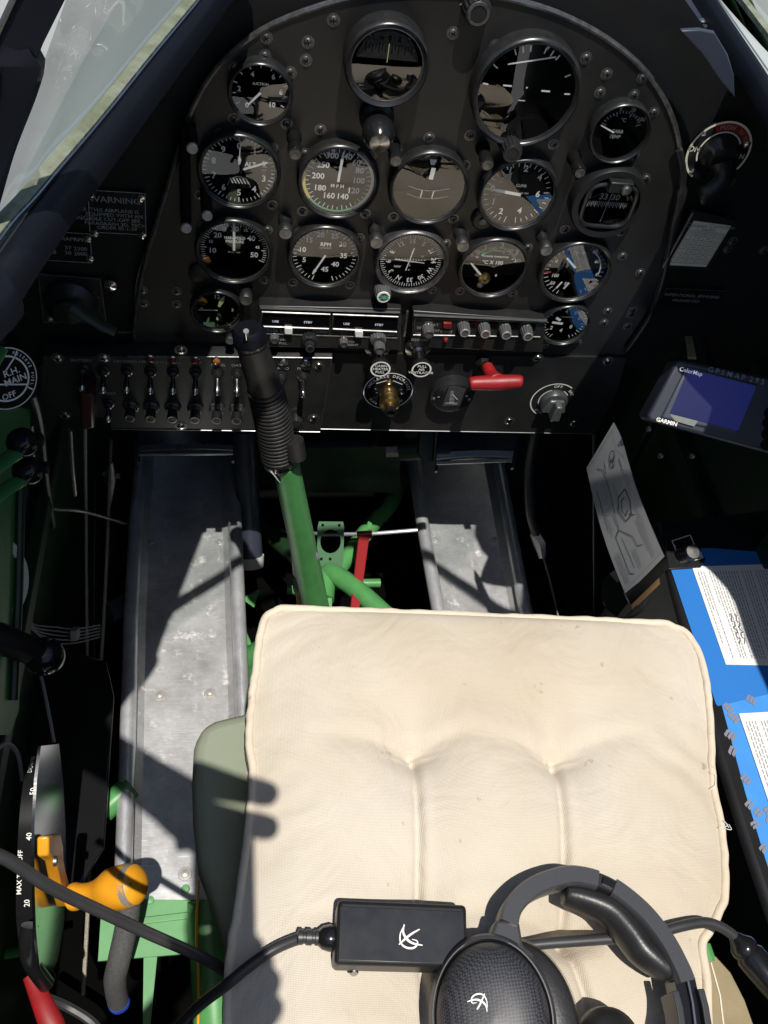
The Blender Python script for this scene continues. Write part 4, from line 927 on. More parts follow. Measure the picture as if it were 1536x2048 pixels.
# red T handle
tip = on_y(992, 766, SY - .075); base = on_y(966, 722, SY); mt = frame(base, NP)
t = thing('tee_handle', 'red T shaped pull handle hanging from the sub panel', 'handle', base)
a = MB(); a.lathe([(.011, 0), (.011, .005), (.0085, .007), (.0085, .011)], mt, 6); part(a, 'nut', M['blackg'], t, smooth=20)
neck = on_y(975, 740, SY - .05)
a = MB(); a.tube([base + V((0, -.008, 0)), base.lerp(neck, .6), neck], .0062, 14); part(a, 'shaft', M['brass'], t)
a = MB(); p0, p1, p2 = neck, neck.lerp(tip, .55), tip
k_ = .74
a.tube(catmull([p0 + V((0, .004, .002)), p1, p2], 5), [r_ * k_ for r_ in (.0095, .0095, .010, .0105, .011, .0125, .014, .015, .016, .017, .016)], 18)
L_ = on_y(938, 768, SY - .076); R_ = on_y(1044, 764, SY - .076)
a.tube(catmull([L_, L_.lerp(tip, .25) + V((0, 0, .001)), tip + V((0, 0, .0005)), R_.lerp(tip, .25) + V((0, 0, .001)), R_], 6), [r_ * k_ for r_ in (.005, .0085, .010, .0105, .0108, .011, .0112, .0115, .0118, .012, .0124, .0126, .0126, .0126, .0124, .012, .0118, .0115, .0112, .011, .0108, .0105, .010, .0085, .005)], 18)
part(a, 'grip', M['red'], t, smooth=70)

# rotary selector at the right of the sub panel
b0 = on_y(1106, 800, SY); mt = frame(b0, NP)
t = thing('rotary_selector', 'black wedge pointer knob on a ringed dial at the lower right of the sub panel', 'selector', b0)
x = MB(); x.recalc = False; m2 = mt @ Matrix.Translation((0, 0, .0008)); x.arc2(m2, .0305, -150, 40, .0016, 0, 40); x.arc2(m2, .020, -120, -20, .0012, 0, 20); x.arc2(m2, .020, 30, 60, .0012, 0, 10)
ring_text(x, m2, 'OFF', .0255, -8, 9, .0062); ring_text(x, m2, 'BRT', .0255, 45, 9, .0055); ring_text(x, m2, 'DIM', .0255, 205, 9, .0055); part(x, 'lettering', M['mark'], t, smooth=0)
a = MB(); a.lathe([(.019, 0), (.019, .006), (.017, .009), (.013, .010), (0, .010)], mt, 36); part(a, 'skirt', M['hsplastic'], t, smooth=40)  # skirt, pointer and lettering coloured lighter to stand in for light they catch
a = MB()
a.prism([mt @ V(p) for p in [(-.017, -.010, .01), (.017, -.010, .01), (.010, .012, .01), (-.010, .012, .01)]], NP * .006)
a.prism([mt @ V(p) for p in [(-.007, -.013, .015), (.007, -.013, .015), (.0045, .014, .015), (-.0045, .014, .015)]], NP * .014)
part(a, 'pointer', M['radioedge'], t, bevel=.0025)

# ================================================================== placards and fittings beside the panel
BY = PY + .008
def plate(name, label, quad, cat, lines, mt='blackg', y=BY, border=True, screws=(), lm='markdim'):
    c = sum((on_y(px, py, y) for px, py in quad), V((0, 0, 0))) / 4
    t = thing(name, label, cat, c)
    s = MB(); s.prism([on_y(px, py, y) for px, py in quad], (0, .002, 0)); pl = part(s, 'plate', M[mt], t)
    x = MB(); x.recalc = False
    if border:
        for i in range(4): strip(x, quad[i], quad[(i + 1) % 4], y - .0005, .0009)
    for px, py, s_, sz in lines: txt_on(x, s_, px, py, y - .0005, sz, 0, .008, 0, 1.1)
    if x.v: part(x, 'lettering', M[lm], pl, smooth=0)
    for px, py in screws: s = MB(); s.lathe([(.0045, 0), (.0042, .0018), (0, .003)], frame(on_y(px, py, y), NP), 12); part(s, 'screw', M['chrome'], t)
    return t
plate('warning_placard', 'black warning placard about idle cut-off with four bright screws', [(176, 380), (290, 387), (292, 470), (180, 464)], 'placard',
      [(230, 401, 'WARNING', .0098), (229, 422, 'THIS AIRPLANE IS', .0058), (229, 431, 'EQUIPPED WITH AN', .0058), (230, 440, 'IDLE CUT-OFF SEE', .0058), (231, 449, 'PARAGRAPH 3D, TECH', .0056), (234, 457, 'ORDER 02-1-29', .0056)], screws=((180, 387), (281, 395), (189, 466), (285, 470)), border=True)
plate('limits_placard', 'black placard listing manifold pressure and engine speed limits', [(100, 463), (180, 468), (184, 526), (88, 520)], 'placard',
      [(133, 478, 'MAP', .0065), (160, 480, 'RPM', .0065), (136, 496, '37', .0065), (161, 498, '2300', .0065), (136, 506, '30', .0065), (161, 508, '2000', .0065), (108, 504, 'B', .008)], screws=((175, 477), (180, 515)))
plate('edge_placard', 'partly hidden black placard left of the warning placard', [(140, 398), (170, 400), (172, 448), (128, 446)], 'placard', [(160, 407, '15', .0075), (161, 417, 'OB', .0075), (152, 435, 'RGING', .0075)], border=False)
spin = plate('spin_placard', 'black placard reading INTENTIONAL SPINNING PROHIBITED on the right', [(1334, 576), (1452, 582), (1432, 622), (1312, 610)], 'placard', [(1384, 592, 'INTENTIONAL SPINNING', .0058), (1372, 602, 'PROHIBITED', .0058)], border=False, lm='markdim')
s = MB(); s.recalc = False; strip(s, (1334, 576), (1452, 582), BY - .001, .0012); strip(s, (1312, 610), (1334, 576), BY - .001, .0012)
part(s, 'edge_line', M['edge'], spin, smooth=0)

# compass correction card in its holder
quad = [(1388, 442), (1462, 452), (1412, 534), (1336, 530)]; y = PY - .004
c = on_y(1400, 490, y); t = thing('correction_card', 'cream compass correction card with a printed table in a black holder', 'card', c)
s = MB(); s.prism([on_y(px, py, y + .001) for px, py in [(1384, 420), (1472, 440), (1418, 540), (1324, 536)]], (0, .003, 0)); part(s, 'holder', M['black'], t, bevel=.001)
s = MB(); s.prism([on_y(px, py, y) for px, py in quad], (0, .0008, 0)); cd = part(s, 'card', M['oldpaper'], t)
x = MB(); x.recalc = False
def q2(u, v): a = V((*quad[0], 0)).lerp(V((*quad[1], 0)), u); b = V((*quad[3], 0)).lerp(V((*quad[2], 0)), u); p = a.lerp(b, v); return (p.x, p.y)
for i in range(8): strip(x, q2(.03, .2 + i * .105), q2(.97, .2 + i * .105), y - .0004, .0006)
for u in (.03, .27, .5, .74, .97): strip(x, q2(u, .2), q2(u, .94), y - .0004, .0006)
rows = (('FOR', 'STEER', 'FOR', 'STEER'), ('N', '001', '180', '179'), ('030', '031', '210', '209'), ('060', '062', '240', '241'), ('E', '090', '270', '270'), ('120', '121', '300', '301'), ('150', '149', '330', '330'))
for r_, row in enumerate(rows):
    for k_, s_ in enumerate(row): p = q2(.15 + k_ * .235, .255 + r_ * .105); txt_on(x, s_, p[0], p[1], y - .0004, .0042, 0, .0)
p = q2(.5, .07); txt_on(x, 'Compass Correction', p[0], p[1], y - .0004, .0068); p = q2(.5, .15); txt_on(x, 'Installed', p[0], p[1], y - .0004, .005)
part(x, 'printing', M['greyprint'], cd, smooth=0)
s = MB(); s.tube([on_y(1386, 424, y - .001), on_y(1326, 534, y - .001)], .0018, 8); part(s, 'side_rail', M['edge'], t)
for px, py in ((1398, 436), (1450, 440), (1465, 482), (1455, 498), (1527, 500)): screw(px, py, shroud, SCREW, PY + .012)

# magneto switch with green lever
quad = [(76, 548), (200, 558), (212, 642), (88, 646)]
c = on_y(140, 600, BY); t = thing('magneto_switch', 'black magneto switch plate with a green lever at the left', 'switch', c)
s = MB(); s.prism([on_y(px, py, BY) for px, py in quad], (0, .002, 0)); pl = part(s, 'plate', M['black'], t)
x = MB(); x.recalc = False
for a_, b_ in zip(quad, quad[1:] + quad[:1]): strip(x, a_, b_, BY - .0006, .0016)
txt_on(x, 'OFF', 97, 576, BY - .0006, .009); txt_on(x, 'BOTH', 181, 584, BY - .0006, .009, 0, .01, R(-50)); part(x, 'lettering', M['edge'], pl, smooth=0)
mt = frame(on_y(142, 602, BY), NP)
a = MB(); a.lathe([(.030, 0), (.030, .006), (.024, .012), (.016, .015), (.016, .022), (0, .024)], mt, 32); part(a, 'drum', M['black'], t, smooth=40)
a = MB(); p = [on_y(148, 612, BY - .03), on_y(170, 630, BY - .036), on_y(205, 652, BY - .042), on_y(232, 664, BY - .045)]
a.tube(p, [.010, .008, .0075, .007], 12, flat=(.45, 1)); part(a, 'lever', mat('dark_olive_lever', (.03, .045, .028), .4), t, smooth=60)
s = MB(); s.lathe([(.0075, 0), (.007, .003), (0, .0055)], frame(on_y(221, 568, BY), NP), 14); part(s, 'screw', M['chrome'], t)
s = MB(); s.lathe([(.0055, 0), (.005, .002), (0, .004)], frame(on_y(98, 638, BY), NP), 14); part(s, 'screw', M['chrome'], t)
# curved bright lip of the left backing sheet
s = MB(); s.tube(catmull([on_y(px, py, PY + .004) for px, py in [(333, 390), (300, 480), (275, 555), (270, 620), (271, 655), (262, 664), (236, 664)]], 5), .0014, 6)
tag(s.build('bright_lip', M['edge'], loc=on_y(270, 600, PY + .004)), 'thin bright lip beside the magneto switch plate', 'trim')

# oxygen regulator style valve on the right
c = on_y(1435, 302, PY + .006); mt = frame(c, NP) @ Matrix.Scale(.66, 4)
t = thing('push_valve', 'ringed valve with a red PUSH arc and black lever at the right', 'valve', c)
a = MB(); a.lathe([(.052, 0), (.052, .003), (.050, .004), (0, .004)], mt, 48); pl = part(a, 'plate', M['blackg'], t)
x = MB(); x.recalc = False; m2 = mt @ Matrix.Translation((0, 0, .0046))
x.arc2(m2, .0505, -150, 120, .0035, 0, 60); x.arc2(m2, .034, -120, 60, .0025, 0, 40); x.arc2(m2, .0425, -30, 68, .0125, 1, 30)
ring_text(x, m2 @ Matrix.Translation((0, 0, .0006)), 'PUSH', .042, -18, 9, .010, 2); ring_text(x, m2 @ Matrix.Translation((0, 0, .0006)), 'TO TURN', .042, 28, 7, .008, 2)
x.text('ON', m2, .013, 0, .015, 0, (-.042, .002)); x.text('N', m2, .011, 0, .015, 0, (.042, -.004)); part(x, 'lettering', [M['oldpaper'], M['red'], M['markdim']], pl, smooth=0)
for an in (-52, 66, -140): s = MB(); s.lathe([(.0052, .004), (.005, .006), (0, .008)], mt @ Matrix.Translation((.045 * math.sin(R(an)), .045 * math.cos(R(an)), 0)), 14); part(s, 'screw', M['chrome'], t)
a = MB(); a.lathe([(.030, .004), (.029, .012), (.022, .02), (.020, .03), (0, .034)], mt, 36); part(a, 'dome', M['bezel'], t, smooth=50)
a = MB(); a.tube(catmull([mt @ V(p) for p in [(.0, .0, .03), (.006, -.02, .042), (-.006, -.045, .045), (-.022, -.056, .045)]], 5), [.016, .015, .014, .013, .013, .0125, .012, .012, .012, .012, .012, .012, .012, .012, .011, .008], 14, flat=(.7, 1)); part(a, 'lever', M['black'], t, smooth=70)
s = MB(); s.lathe([(.006, 0), (.006, .003), (0, .005)], frame(on_y(1459, 362, PY + .010), NP), 8); part(s, 'bolt', M['chrome'], t)

# fuel selector on the left wall, seen edge-on
nrm = V((.62, -.68, .38)).normalized(); c = at_d(12, 757, .86); mt = frame(c, nrm); Rf = .0315
t = thing('fuel_selector', 'round fuel selector dial reading R.H. MAIN at the left edge', 'fuel selector', c)
a = MB(); a.lathe([(Rf, -.012), (Rf, 0), (Rf * .97, .001), (0, .001)], mt, 48); pl = part(a, 'dial_plate', M['blackg'], t)
x = MB(); x.recalc = False; m2 = mt @ Matrix.Translation((0, 0, .0014))
x.arc2(m2, Rf * .96, 0, 360, .0010, 0, 60); x.arc2(m2, Rf * .70, 0, 360, .0018, 0, 50)
x.line2(m2, [(-.3 * Rf, -.05 * Rf), (.52 * Rf, -.46 * Rf)], .0016); x.line2(m2, [(.1 * Rf, .25 * Rf), (.5 * Rf, .5 * Rf)], .0016); x.line2(m2, [(.66 * Rf, .66 * Rf), (.50 * Rf, .50 * Rf)], .0012); x.line2(m2, [(.62 * Rf, -.70 * Rf), (.5 * Rf, -.55 * Rf)], .0012)
x.text('R.H.', m2, Rf * .30, 0, .012, R(-6), (.22 * Rf, .12 * Rf)); x.text('MAIN', m2, Rf * .30, 0, .012, R(-6), (.24 * Rf, -.16 * Rf)); x.text('OFF', m2, Rf * .26, 0, .012, R(-6), (-.15 * Rf, -.52 * Rf))
ring_text(x, m2, 'RESERVE FUEL', Rf * .83, 40, 8, Rf * .13); part(x, 'lettering', M['mark'], pl, smooth=0)
a = MB(); a.tube([mt @ V((-1.2 * Rf, .35 * Rf, .012)), mt @ V((-.4 * Rf, .72 * Rf, .012)), mt @ V((.2 * Rf, 1.05 * Rf, .012))], [.010, .009, .006], 10, flat=(.4, 1)); part(a, 'pointer', M['green'], t, smooth=60)
# ================================================================== control stick
t = thing('control_stick', 'green control stick with a ribbed black rubber grip', 'control stick', at_d(640, 1230, 1.36))
A = at_d(571, 925, 1.03); B = at_d(632, 1215, 1.30); Cc = at_d(648, 1290, 1.37)
s = MB(); s.tube([A, A.lerp(B, .5), B, Cc], [.0160, .0175, .0195, .020], 28); part(s, 'tube', M['green'], t)
s = MB(); s.tube([at_d(612, 1105, 1.16), at_d(630, 1118, 1.165), at_d(634, 1140, 1.18)], [.002, .006, .002], 8, flat=(.35, 1))
ax = (A - B).normalized()
G0 = at_d(557, 918, 1.022); G1 = at_d(503, 690, .90); gd = (G1 - G0)
# grip: ribbed on the lower 55 %, smooth above
pts = []; rad = []; N = 150
for i in range(N + 1):
    f = i / N; p = G0 + gd * f + V((.004, 0, 0)) * math.sin(f * 3.1)
    r = .0194 - .0036 * f + .0014 * math.sin(f * math.pi)
    if f < .66: r += .0016 * (1 if (i % 5) < 3 else -.6)
    if f < .02: r *= .92
    pts.append(p); rad.append(r)
s = MB(); s.tube(pts, rad, 32); gr = part(s, 'grip', M['leather'], t, smooth=38)
s = MB(); s.tube([G0 + (G0 - G1).normalized() * .006, G0 + gd * .01], [.0185, .0195], 28); part(s, 'collar', M['chrome'], gr)
s = MB(); s.tube([G1, G1 + gd * .04, G1 + gd * .10, G1 + gd * .13], [.0164, .0174, .0168, .0134], 26); cp = part(s, 'cap', M['navy'], t, smooth=50)
s = MB(); s.tube([G1 + gd * .012, G1 + gd * .035], [.0170, .0178], 26, caps=False); s.recalc = False
part(s, 'chipped_ring', mat('chipped_olive_paint', (.02, .022, .02), .4, wear=(70, (.28, .30, .12), .6)), gr)
q = on_pl(494, 676, G1 + gd * .13, ax); s = MB(); s.tube([q, q + V((-.001, -.006, .014))], [.0028, .0028], 12); part(s, 'trigger_pin', M['chrome'], cp)
s = MB(); mt = frame(at_d(541, 865, .975), V((.05, -.75, .65))); s.lathe([(.0068, -.001), (.0066, .001), (.005, .002), (0, .0022)], mt, 18); s.box((0, 0, .0024), (.008, .0014, .0008), mt, 1); s.box((0, 0, .0024), (.0014, .008, .0008), mt, 1)
part(s, 'screw', [M['brass'], M['blackmat']], gr)
s = MB(); pf_ = [at_d(588, 880, .99), at_d(594, 915, 1.005)]; s.tube(pf_, [.011, .011], 14); part(s, 'trigger_guard', M['leather'], gr)
s = MB(); s.tube([G0 + V((-.006, -.017, .004)), at_d(566, 968, 1.045)], [.0055, .002], 8, flat=(1, .5)); part(s, 'bare_metal_strip', M['chrome'], t)
s = MB(); k = at_d(629, 1112, 1.18); s.tube([k + V((-.003, -.0, .016)), k, k + V((.003, 0, -.018))], [.001, .007, .001], 10, flat=(1, .4)); part(s, 'bare_patch', mat('bare_primer_patch', (.30, .29, .33), .6), t)

# ================================================================== foot troughs
FZ = .03
def trough(label, L, Rr, grp='foot troughs'):
    lp = [on_z(px, py, FZ) for px, py in L]; rp = [on_z(px, py, FZ) for px, py in Rr]
    t = thing('foot_trough', label, 'foot trough', (lp[0] + rp[0]) / 2, grp)
    s = MB(); n = len(lp); vs = []; K = 8
    for a, b in zip(lp, rp):
        for k in range(K + 1):
            u = k / K; z = -.010 - .012 * (1 - (2 * u - 1) ** 4)
            if k in (0, K): z = 0
            q = a.lerp(b, u); vs.append(V((q.x, q.y, q.z + z)))
    s.add(vs, [(i * (K + 1) + k, i * (K + 1) + k + 1, (i + 1) * (K + 1) + k + 1, (i + 1) * (K + 1) + k) for i in range(n - 1) for k in range(K)]); s.recalc = False
    sh = part(s, 'channel', M['alu'], t, smooth=25)
    for e in (lp, rp):
        r_ = MB(); r_.tube([p + V((0, 0, .004)) for p in e], .0115, 16); part(r_, 'edge_rail', M['alurail'], t)
    return t, lp, rp
tl, lp, rp = trough('long scuffed aluminium foot trough on the left', [(246, 1790), (256, 1480), (262, 1250), (272, 1050), (282, 930), (286, 830)], [(505, 1790), (486, 1440), (478, 1250), (470, 1050), (464, 930), (460, 830)])
tr_, lp2, rp2 = trough('scuffed aluminium foot trough on the right ahead of the cushion', [(905, 1400), (874, 1215), (860, 1140), (844, 1050), (828, 950), (812, 830)], [(1105, 1400), (1048, 1215), (1034, 1140), (1018, 1050), (1000, 950), (975, 830)])
def rivet(px, py, par, r=.0055):
    s = MB(); o = on_z(px, py, FZ - .021); s.lathe([(r * 1.7, 0), (r * 1.6, .0008), (r, .001), (r * .9, .004), (0, .005)], frame(o, (0, 0, 1), V((0, 1, 0))), 16)
    part(s, 'rivet', M['rivetm'], par)
for px, py in ((320, 1392), (420, 1387), (302, 1086), (439, 1085), (370, 1748)): rivet(px, py, tl)
for px, py in ((988, 1080), (872, 1082)): rivet(px, py, tr_)
# end sheet of the left trough: chalky green floor plate
q = [on_z(px, py, .008) for px, py in [(205, 1778), (232, 1758), (392, 1752), (400, 1905), (196, 1922)]]
t = thing('floor_plate', 'chalky green floor plate below the left foot trough', 'floor plate', q[0])
s = MB(); s.prism(q, (0, 0, -.004)); part(s, 'sheet', M['green2'], t)
s = MB(); q2_ = [on_z(px, py, .013) for px, py in [(255, 1838), (392, 1822), (392, 1835), (250, 1852)]]; s.prism(q2_, (0, 0, -.004)); part(s, 'lap_joint', M['green2'], t, bevel=.001)
for px, py in ((371, 1778), (300, 1800), (232, 1800)):
    s = MB(); s.lathe([(.006, 0), (.005, .002), (0, .003)], frame(on_z(px, py, .008), (0, 0, 1), V((0, 1, 0))), 12); part(s, 'rivet', M['green2'], t)
q = [on_z(px, py, .0) for px, py in [(288, 1905), (316, 1902), (300, 2060), (286, 2060)]]
t = thing('floor_strip', 'pale green upright strip under the chalky floor plate', 'strip', q[0]); s = MB(); s.prism(q, (0, 0, .004)); part(s, 'sheet', M['green2'], t)
# green tube passing under the left trough
mb = MB(); mb.tube([on_z(150, 1672, .02), on_z(262, 1572, .03)], .017, 20); t = thing('frame_tube', 'green tube passing under the left foot trough', 'tube', on_z(262, 1572, .02)); part(mb, 'tube', M['green'], t)
mb = MB(); mb.tube([on_z(200, 1628, .024), on_z(204, 1624, .0245)], .0178, 20); part(mb, 'band', M['blackmat'], t)
mb = MB(); mb.tube([at_d(415, 1800, 1.15), at_d(425, 1950, 1.12), at_d(432, 2080, 1.10)], [.026, .027, .027], 20); t = thing('seat_post', 'dark green upright post under the seat edge', 'post', at_d(432, 2080, 1.1)); part(mb, 'tube', M['green'], t)
mb = MB(); mb.tube(catmull([at_d(398, 1760, 1.1), at_d(393, 1860, 1.1), at_d(397, 1960, 1.09), at_d(396, 2060, 1.08)], 5), .0018, 8); part(mb, 'loose_wire', M['orange'], t)

# ================================================================== pedals
def pedal(label, quad, z0):
    c = at_d(*quad[0], 1.3); t = thing('rudder_pedal', label, 'rudder pedal', c, 'rudder pedals')
    (x0, y0), (x1, y1), (x2, y2), (x3, y3) = quad
    N_ = 8; vs = []
    dn = 1.36
    for i in range(N_ + 1):
        u = i / N_; prof = [(0, dn + .03), (.45, dn - .01), (.75, dn - .03), (.9, dn - .028), (1.0, dn - .005)]
        for v, d in prof:
            a = (x0 + (x1 - x0) * u, y0 + (y1 - y0) * u); b = (x3 + (x2 - x3) * u, y3 + (y2 - y3) * u)
            bow = -8 * (1 - (2 * u - 1) ** 2) * (1 if v > .5 else 0)
            vs.append(at_d(a[0] + (b[0] - a[0]) * v, a[1] + (b[1] - a[1]) * v + bow * .4, d))
    s = MB(); s.add(vs, [(i * 5 + k, i * 5 + k + 1, (i + 1) * 5 + k + 1, (i + 1) * 5 + k) for i in range(N_) for k in range(4)]); s.recalc = False
    part(s, 'tread', M['pedal'], t, smooth=60)
    s = MB(); s.tube([at_d(x3, y3, dn - .012), at_d(x2, y2, dn - .012)], .003, 8); part(s, 'lower_edge', M['steel'], t)
    for (xa, ya), (xb, yb) in (((x0, y0), (x3, y3)), ((x1, y1), (x2, y2))):
        s = MB(); s.tube([at_d(xa, ya, dn + .02), at_d(xb, yb + 18, dn)], .006, 8, flat=(1, .4)); part(s, 'side_arm', M['pedal'], t)
    return t
pedal('dark blue left rudder pedal under the switch panel', [(276, 840), (468, 845), (466, 906), (278, 908)], 0)
pedal('dark blue right rudder pedal under the sub panel', [(880, 845), (1040, 850), (1024, 920), (872, 926)], 0)

# ================================================================== structure between the troughs
t = thing('torque_tube', 'dark blue upright cylinder with a pale end beside the left trough', 'cylinder', at_d(505, 1125, 1.6))
s = MB(); s.tube([at_d(488, 860, 1.50), at_d(502, 1112, 1.60)], [.020, .021], 24); part(s, 'cylinder', M['pedal'], t)
s = MB(); s.tube([at_d(502, 1112, 1.60), at_d(504, 1134, 1.605)], [.0235, .021], 24); part(s, 'end_cap', mat('pale_painted_cap', (.55, .56, .52), .45), t)
t = thing('frame_tubes', 'green welded tube frame behind the stick and red link', 'tube frame', at_d(655, 1160, 1.5))
def tb(pts, r, name='tube', mt='green', par=None, **k):
    s = MB(); s.tube(catmull([at_d(*p) for p in pts], 5), r, 18, **k); return part(s, name, M[mt], par or t)
tb([(780, 1240, 1.42), (720, 1185, 1.45), (672, 1150, 1.48), (655, 1150, 1.49), (648, 1200, 1.46)], .0165)
tb([(655, 1165, 1.52), (690, 1120, 1.55), (735, 1060, 1.60), (780, 1010, 1.66), (800, 960, 1.72)], .0150)
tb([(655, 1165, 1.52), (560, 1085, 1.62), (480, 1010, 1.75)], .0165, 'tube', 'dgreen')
tb([(430, 1380, 1.55), (500, 1315, 1.52), (560, 1270, 1.48)], .017)
tb([(575, 1180, 1.55), (630, 1178, 1.55), (700, 1168, 1.56), (760, 1166, 1.57)], .008)
s = MB(); s.prism([at_d(*p) for p in [(655, 1168, 1.47), (663, 1168, 1.47), (664, 1225, 1.44), (656, 1225, 1.44)]], (0, .012, 0)); part(s, 'web', M['green2'], t)
s = MB(); s.prism([at_d(*p) for p in [(478, 1420, 1.52), (508, 1380, 1.5), (505, 1300, 1.52), (490, 1285, 1.54)]], (0, .004, -.004)); part(s, 'gusset', M['green'], t)
for q in ([(484, 1198, 1.6), (520, 1178, 1.62), (508, 1215, 1.6)], [(484, 1290, 1.6), (492, 1262, 1.62), (508, 1300, 1.6)]):
    s = MB(); s.prism([at_d(*p) for p in q], (0, .004, -.003)); part(s, 'gusset', M['green'], t)
s = MB(); s.tube([at_d(583, 1010 + 40, 1.40), at_d(594, 1190, 1.42)], .0035, 10); part(s, 'spring_rod', M['chrome'], t)
pts = []; p0, p1 = at_d(590, 1110, 1.39), at_d(594, 1180, 1.40); d_ = (p1 - p0)
for i in range(140): an = i * .9; pts.append(p0 + d_ * (i / 139) + V((math.cos(an), math.sin(an), 0)) * .0055)
s = MB(); s.tube(pts, .0012, 5); part(s, 'spring', M['steel'], t)
tb([(594, 1180, 1.40), (597, 1195, 1.40), (600, 1225, 1.40)], .004, 'spring_hook', 'brass')
# bracket plate with a round hole
c = at_d(661, 1090, 1.5); mt = frame(c, V((0, -.72, .69))); t = thing('bracket_plate', 'small green bracket plate with a large round hole', 'bracket', c)
s = MB(); hw, hh = .0225, .040; out = [(-hw, -hh), (hw, -hh), (hw, hh), (-hw, hh)]
n_ = 40; ring = [(.0175 * math.cos(2 * math.pi * i / n_), .0205 * math.sin(2 * math.pi * i / n_) + .006) for i in range(n_)]
def sq(a):
    c_, s_ = math.cos(a), math.sin(a); f = 1 / max(abs(c_) / hw, abs(s_ * 1) / hh); return (c_ * f, s_ * f)
outer = [sq(2 * math.pi * i / n_) for i in range(n_)]
vs = [mt @ V((x, y, z)) for z in (0, -.003) for x, y in ring + outer]
fs = []
for i in range(n_):
    j = (i + 1) % n_; fs += [(i, n_ + i, n_ + j, j), (2 * n_ + i, 2 * n_ + j, 3 * n_ + j, 3 * n_ + i), (i, j, 2 * n_ + j, 2 * n_ + i), (n_ + i, 3 * n_ + i, 3 * n_ + j, n_ + j)]
s.add(vs, fs); part(s, 'plate', mat('mid_green_bracket_paint', (.07, .17, .085), .4), t, smooth=30)
for x_, y_ in ((-.014, .034), (.014, .034), (0, -.024), (-.015, -.024)):
    s = MB(); s.lathe([(.0026, 0), (.0026, .0006), (0, .0006)], mt @ Matrix.Translation((x_, y_, .0)), 10); part(s, 'bolt_hole', M['blackmat'], t)
# red link bar and thin cross rod
t = thing('red_link', 'red painted link bar standing beside the green bracket', 'link bar', at_d(708, 1215, 1.42))
s = MB(); s.prism([at_d(*p) for p in [(718, 1068, 1.50), (740, 1068, 1.50), (718, 1225, 1.42), (700, 1225, 1.42)]], (0, .006, -.004)); part(s, 'bar', M['red'], t, bevel=.001)
s = MB(); s.tube([at_d(714, 1070, 1.505), at_d(744, 1068, 1.505)], .0065, 12); part(s, 'pivot', M['redlens'], t)
s = MB(); s.prism([at_d(*p) for p in [(735, 1046, 1.51), (742, 1050, 1.51), (742, 1080, 1.50), (738, 1082, 1.50)]], (.002, .004, 0)); part(s, 'clevis', M['green'], t)
mb = MB(); mb.tube([at_d(380, 1062, 1.9), at_d(540, 1058, 1.75), at_d(645, 1069, 1.55), at_d(740, 1068, 1.53), at_d(835, 1060, 1.53)], .0034, 10)
tag(mb.build('cross_rod', M['alurail'], loc=at_d(645, 1069, 1.55)), 'thin bare metal rod running across behind the stick', 'rod')
# dark green box beam between the pedals
t = thing('cross_beam', 'dark green cross beam between the rudder pedals', 'beam', at_d(690, 930, 1.55))
s = MB(); s.prism([at_d(*p) for p in [(585, 893, 1.56), (800, 893, 1.56), (800, 985, 1.62), (600, 985, 1.62)]], (0, .03, 0)); part(s, 'web', M['dgreen'], t)
s = MB(); s.prism([at_d(*p) for p in [(588, 892, 1.55), (744, 890, 1.55), (756, 872, 1.56), (762, 872, 1.56), (752, 896, 1.55), (588, 898, 1.55)]], (0, .01, 0)); part(s, 'flange', M['pedal'], t)
t = thing('pedal_bracket', 'dark green pedal hinge fitting left of the right rudder pedal', 'hinge', at_d(850, 890, 1.4))
s = MB(); s.tube([at_d(800, 900, 1.42), at_d(860, 896, 1.41)], .018, 16); part(s, 'barrel', M['dgreen'], t)
s = MB(); s.tube([at_d(772, 902, 1.42), at_d(800, 901, 1.42)], .010, 6); part(s, 'bolt', M['steel'], t)
s = MB(); s.prism([at_d(*p) for p in [(838, 860, 1.39), (872, 860, 1.39), (868, 926, 1.39), (846, 930, 1.39), (834, 905, 1.39)]], (0, .016, 0)); part(s, 'lug', M['dgreen'], t, bevel=.003)
# right hand hanging fittings
t = thing('brake_hose', 'black hydraulic hose with a metal fitting hanging right of the right trough', 'hose', at_d(1065, 1060, 1.5))
s = MB(); s.tube(catmull([at_d(1070, 860, 1.4), at_d(1058, 940, 1.45), at_d(1062, 1030, 1.48), at_d(1076, 1075, 1.5)], 6), .008, 12); part(s, 'hose', M['cable'], t)
s = MB(); s.tube([at_d(1070, 1064, 1.5), at_d(1082, 1088, 1.5), at_d(1086, 1116, 1.5)], [.010, .013, .007], 8); part(s, 'fitting', M['steel'], t)
s = MB(); s.tube([at_d(1086, 1110, 1.5), at_d(1100, 1160, 1.5), at_d(1118, 1240, 1.48)], .0022, 8); part(s, 'wire', M['cable'], t)
mb = MB(); mb.tube([at_d(1188, 870, 1.2), at_d(1189, 1250, 1.45)], .0022, 8); tag(mb.build('vertical_wire', M['cable'], loc=at_d(1189, 1250, 1.45)), 'thin dark vertical wire left of the checklist card', 'wire')

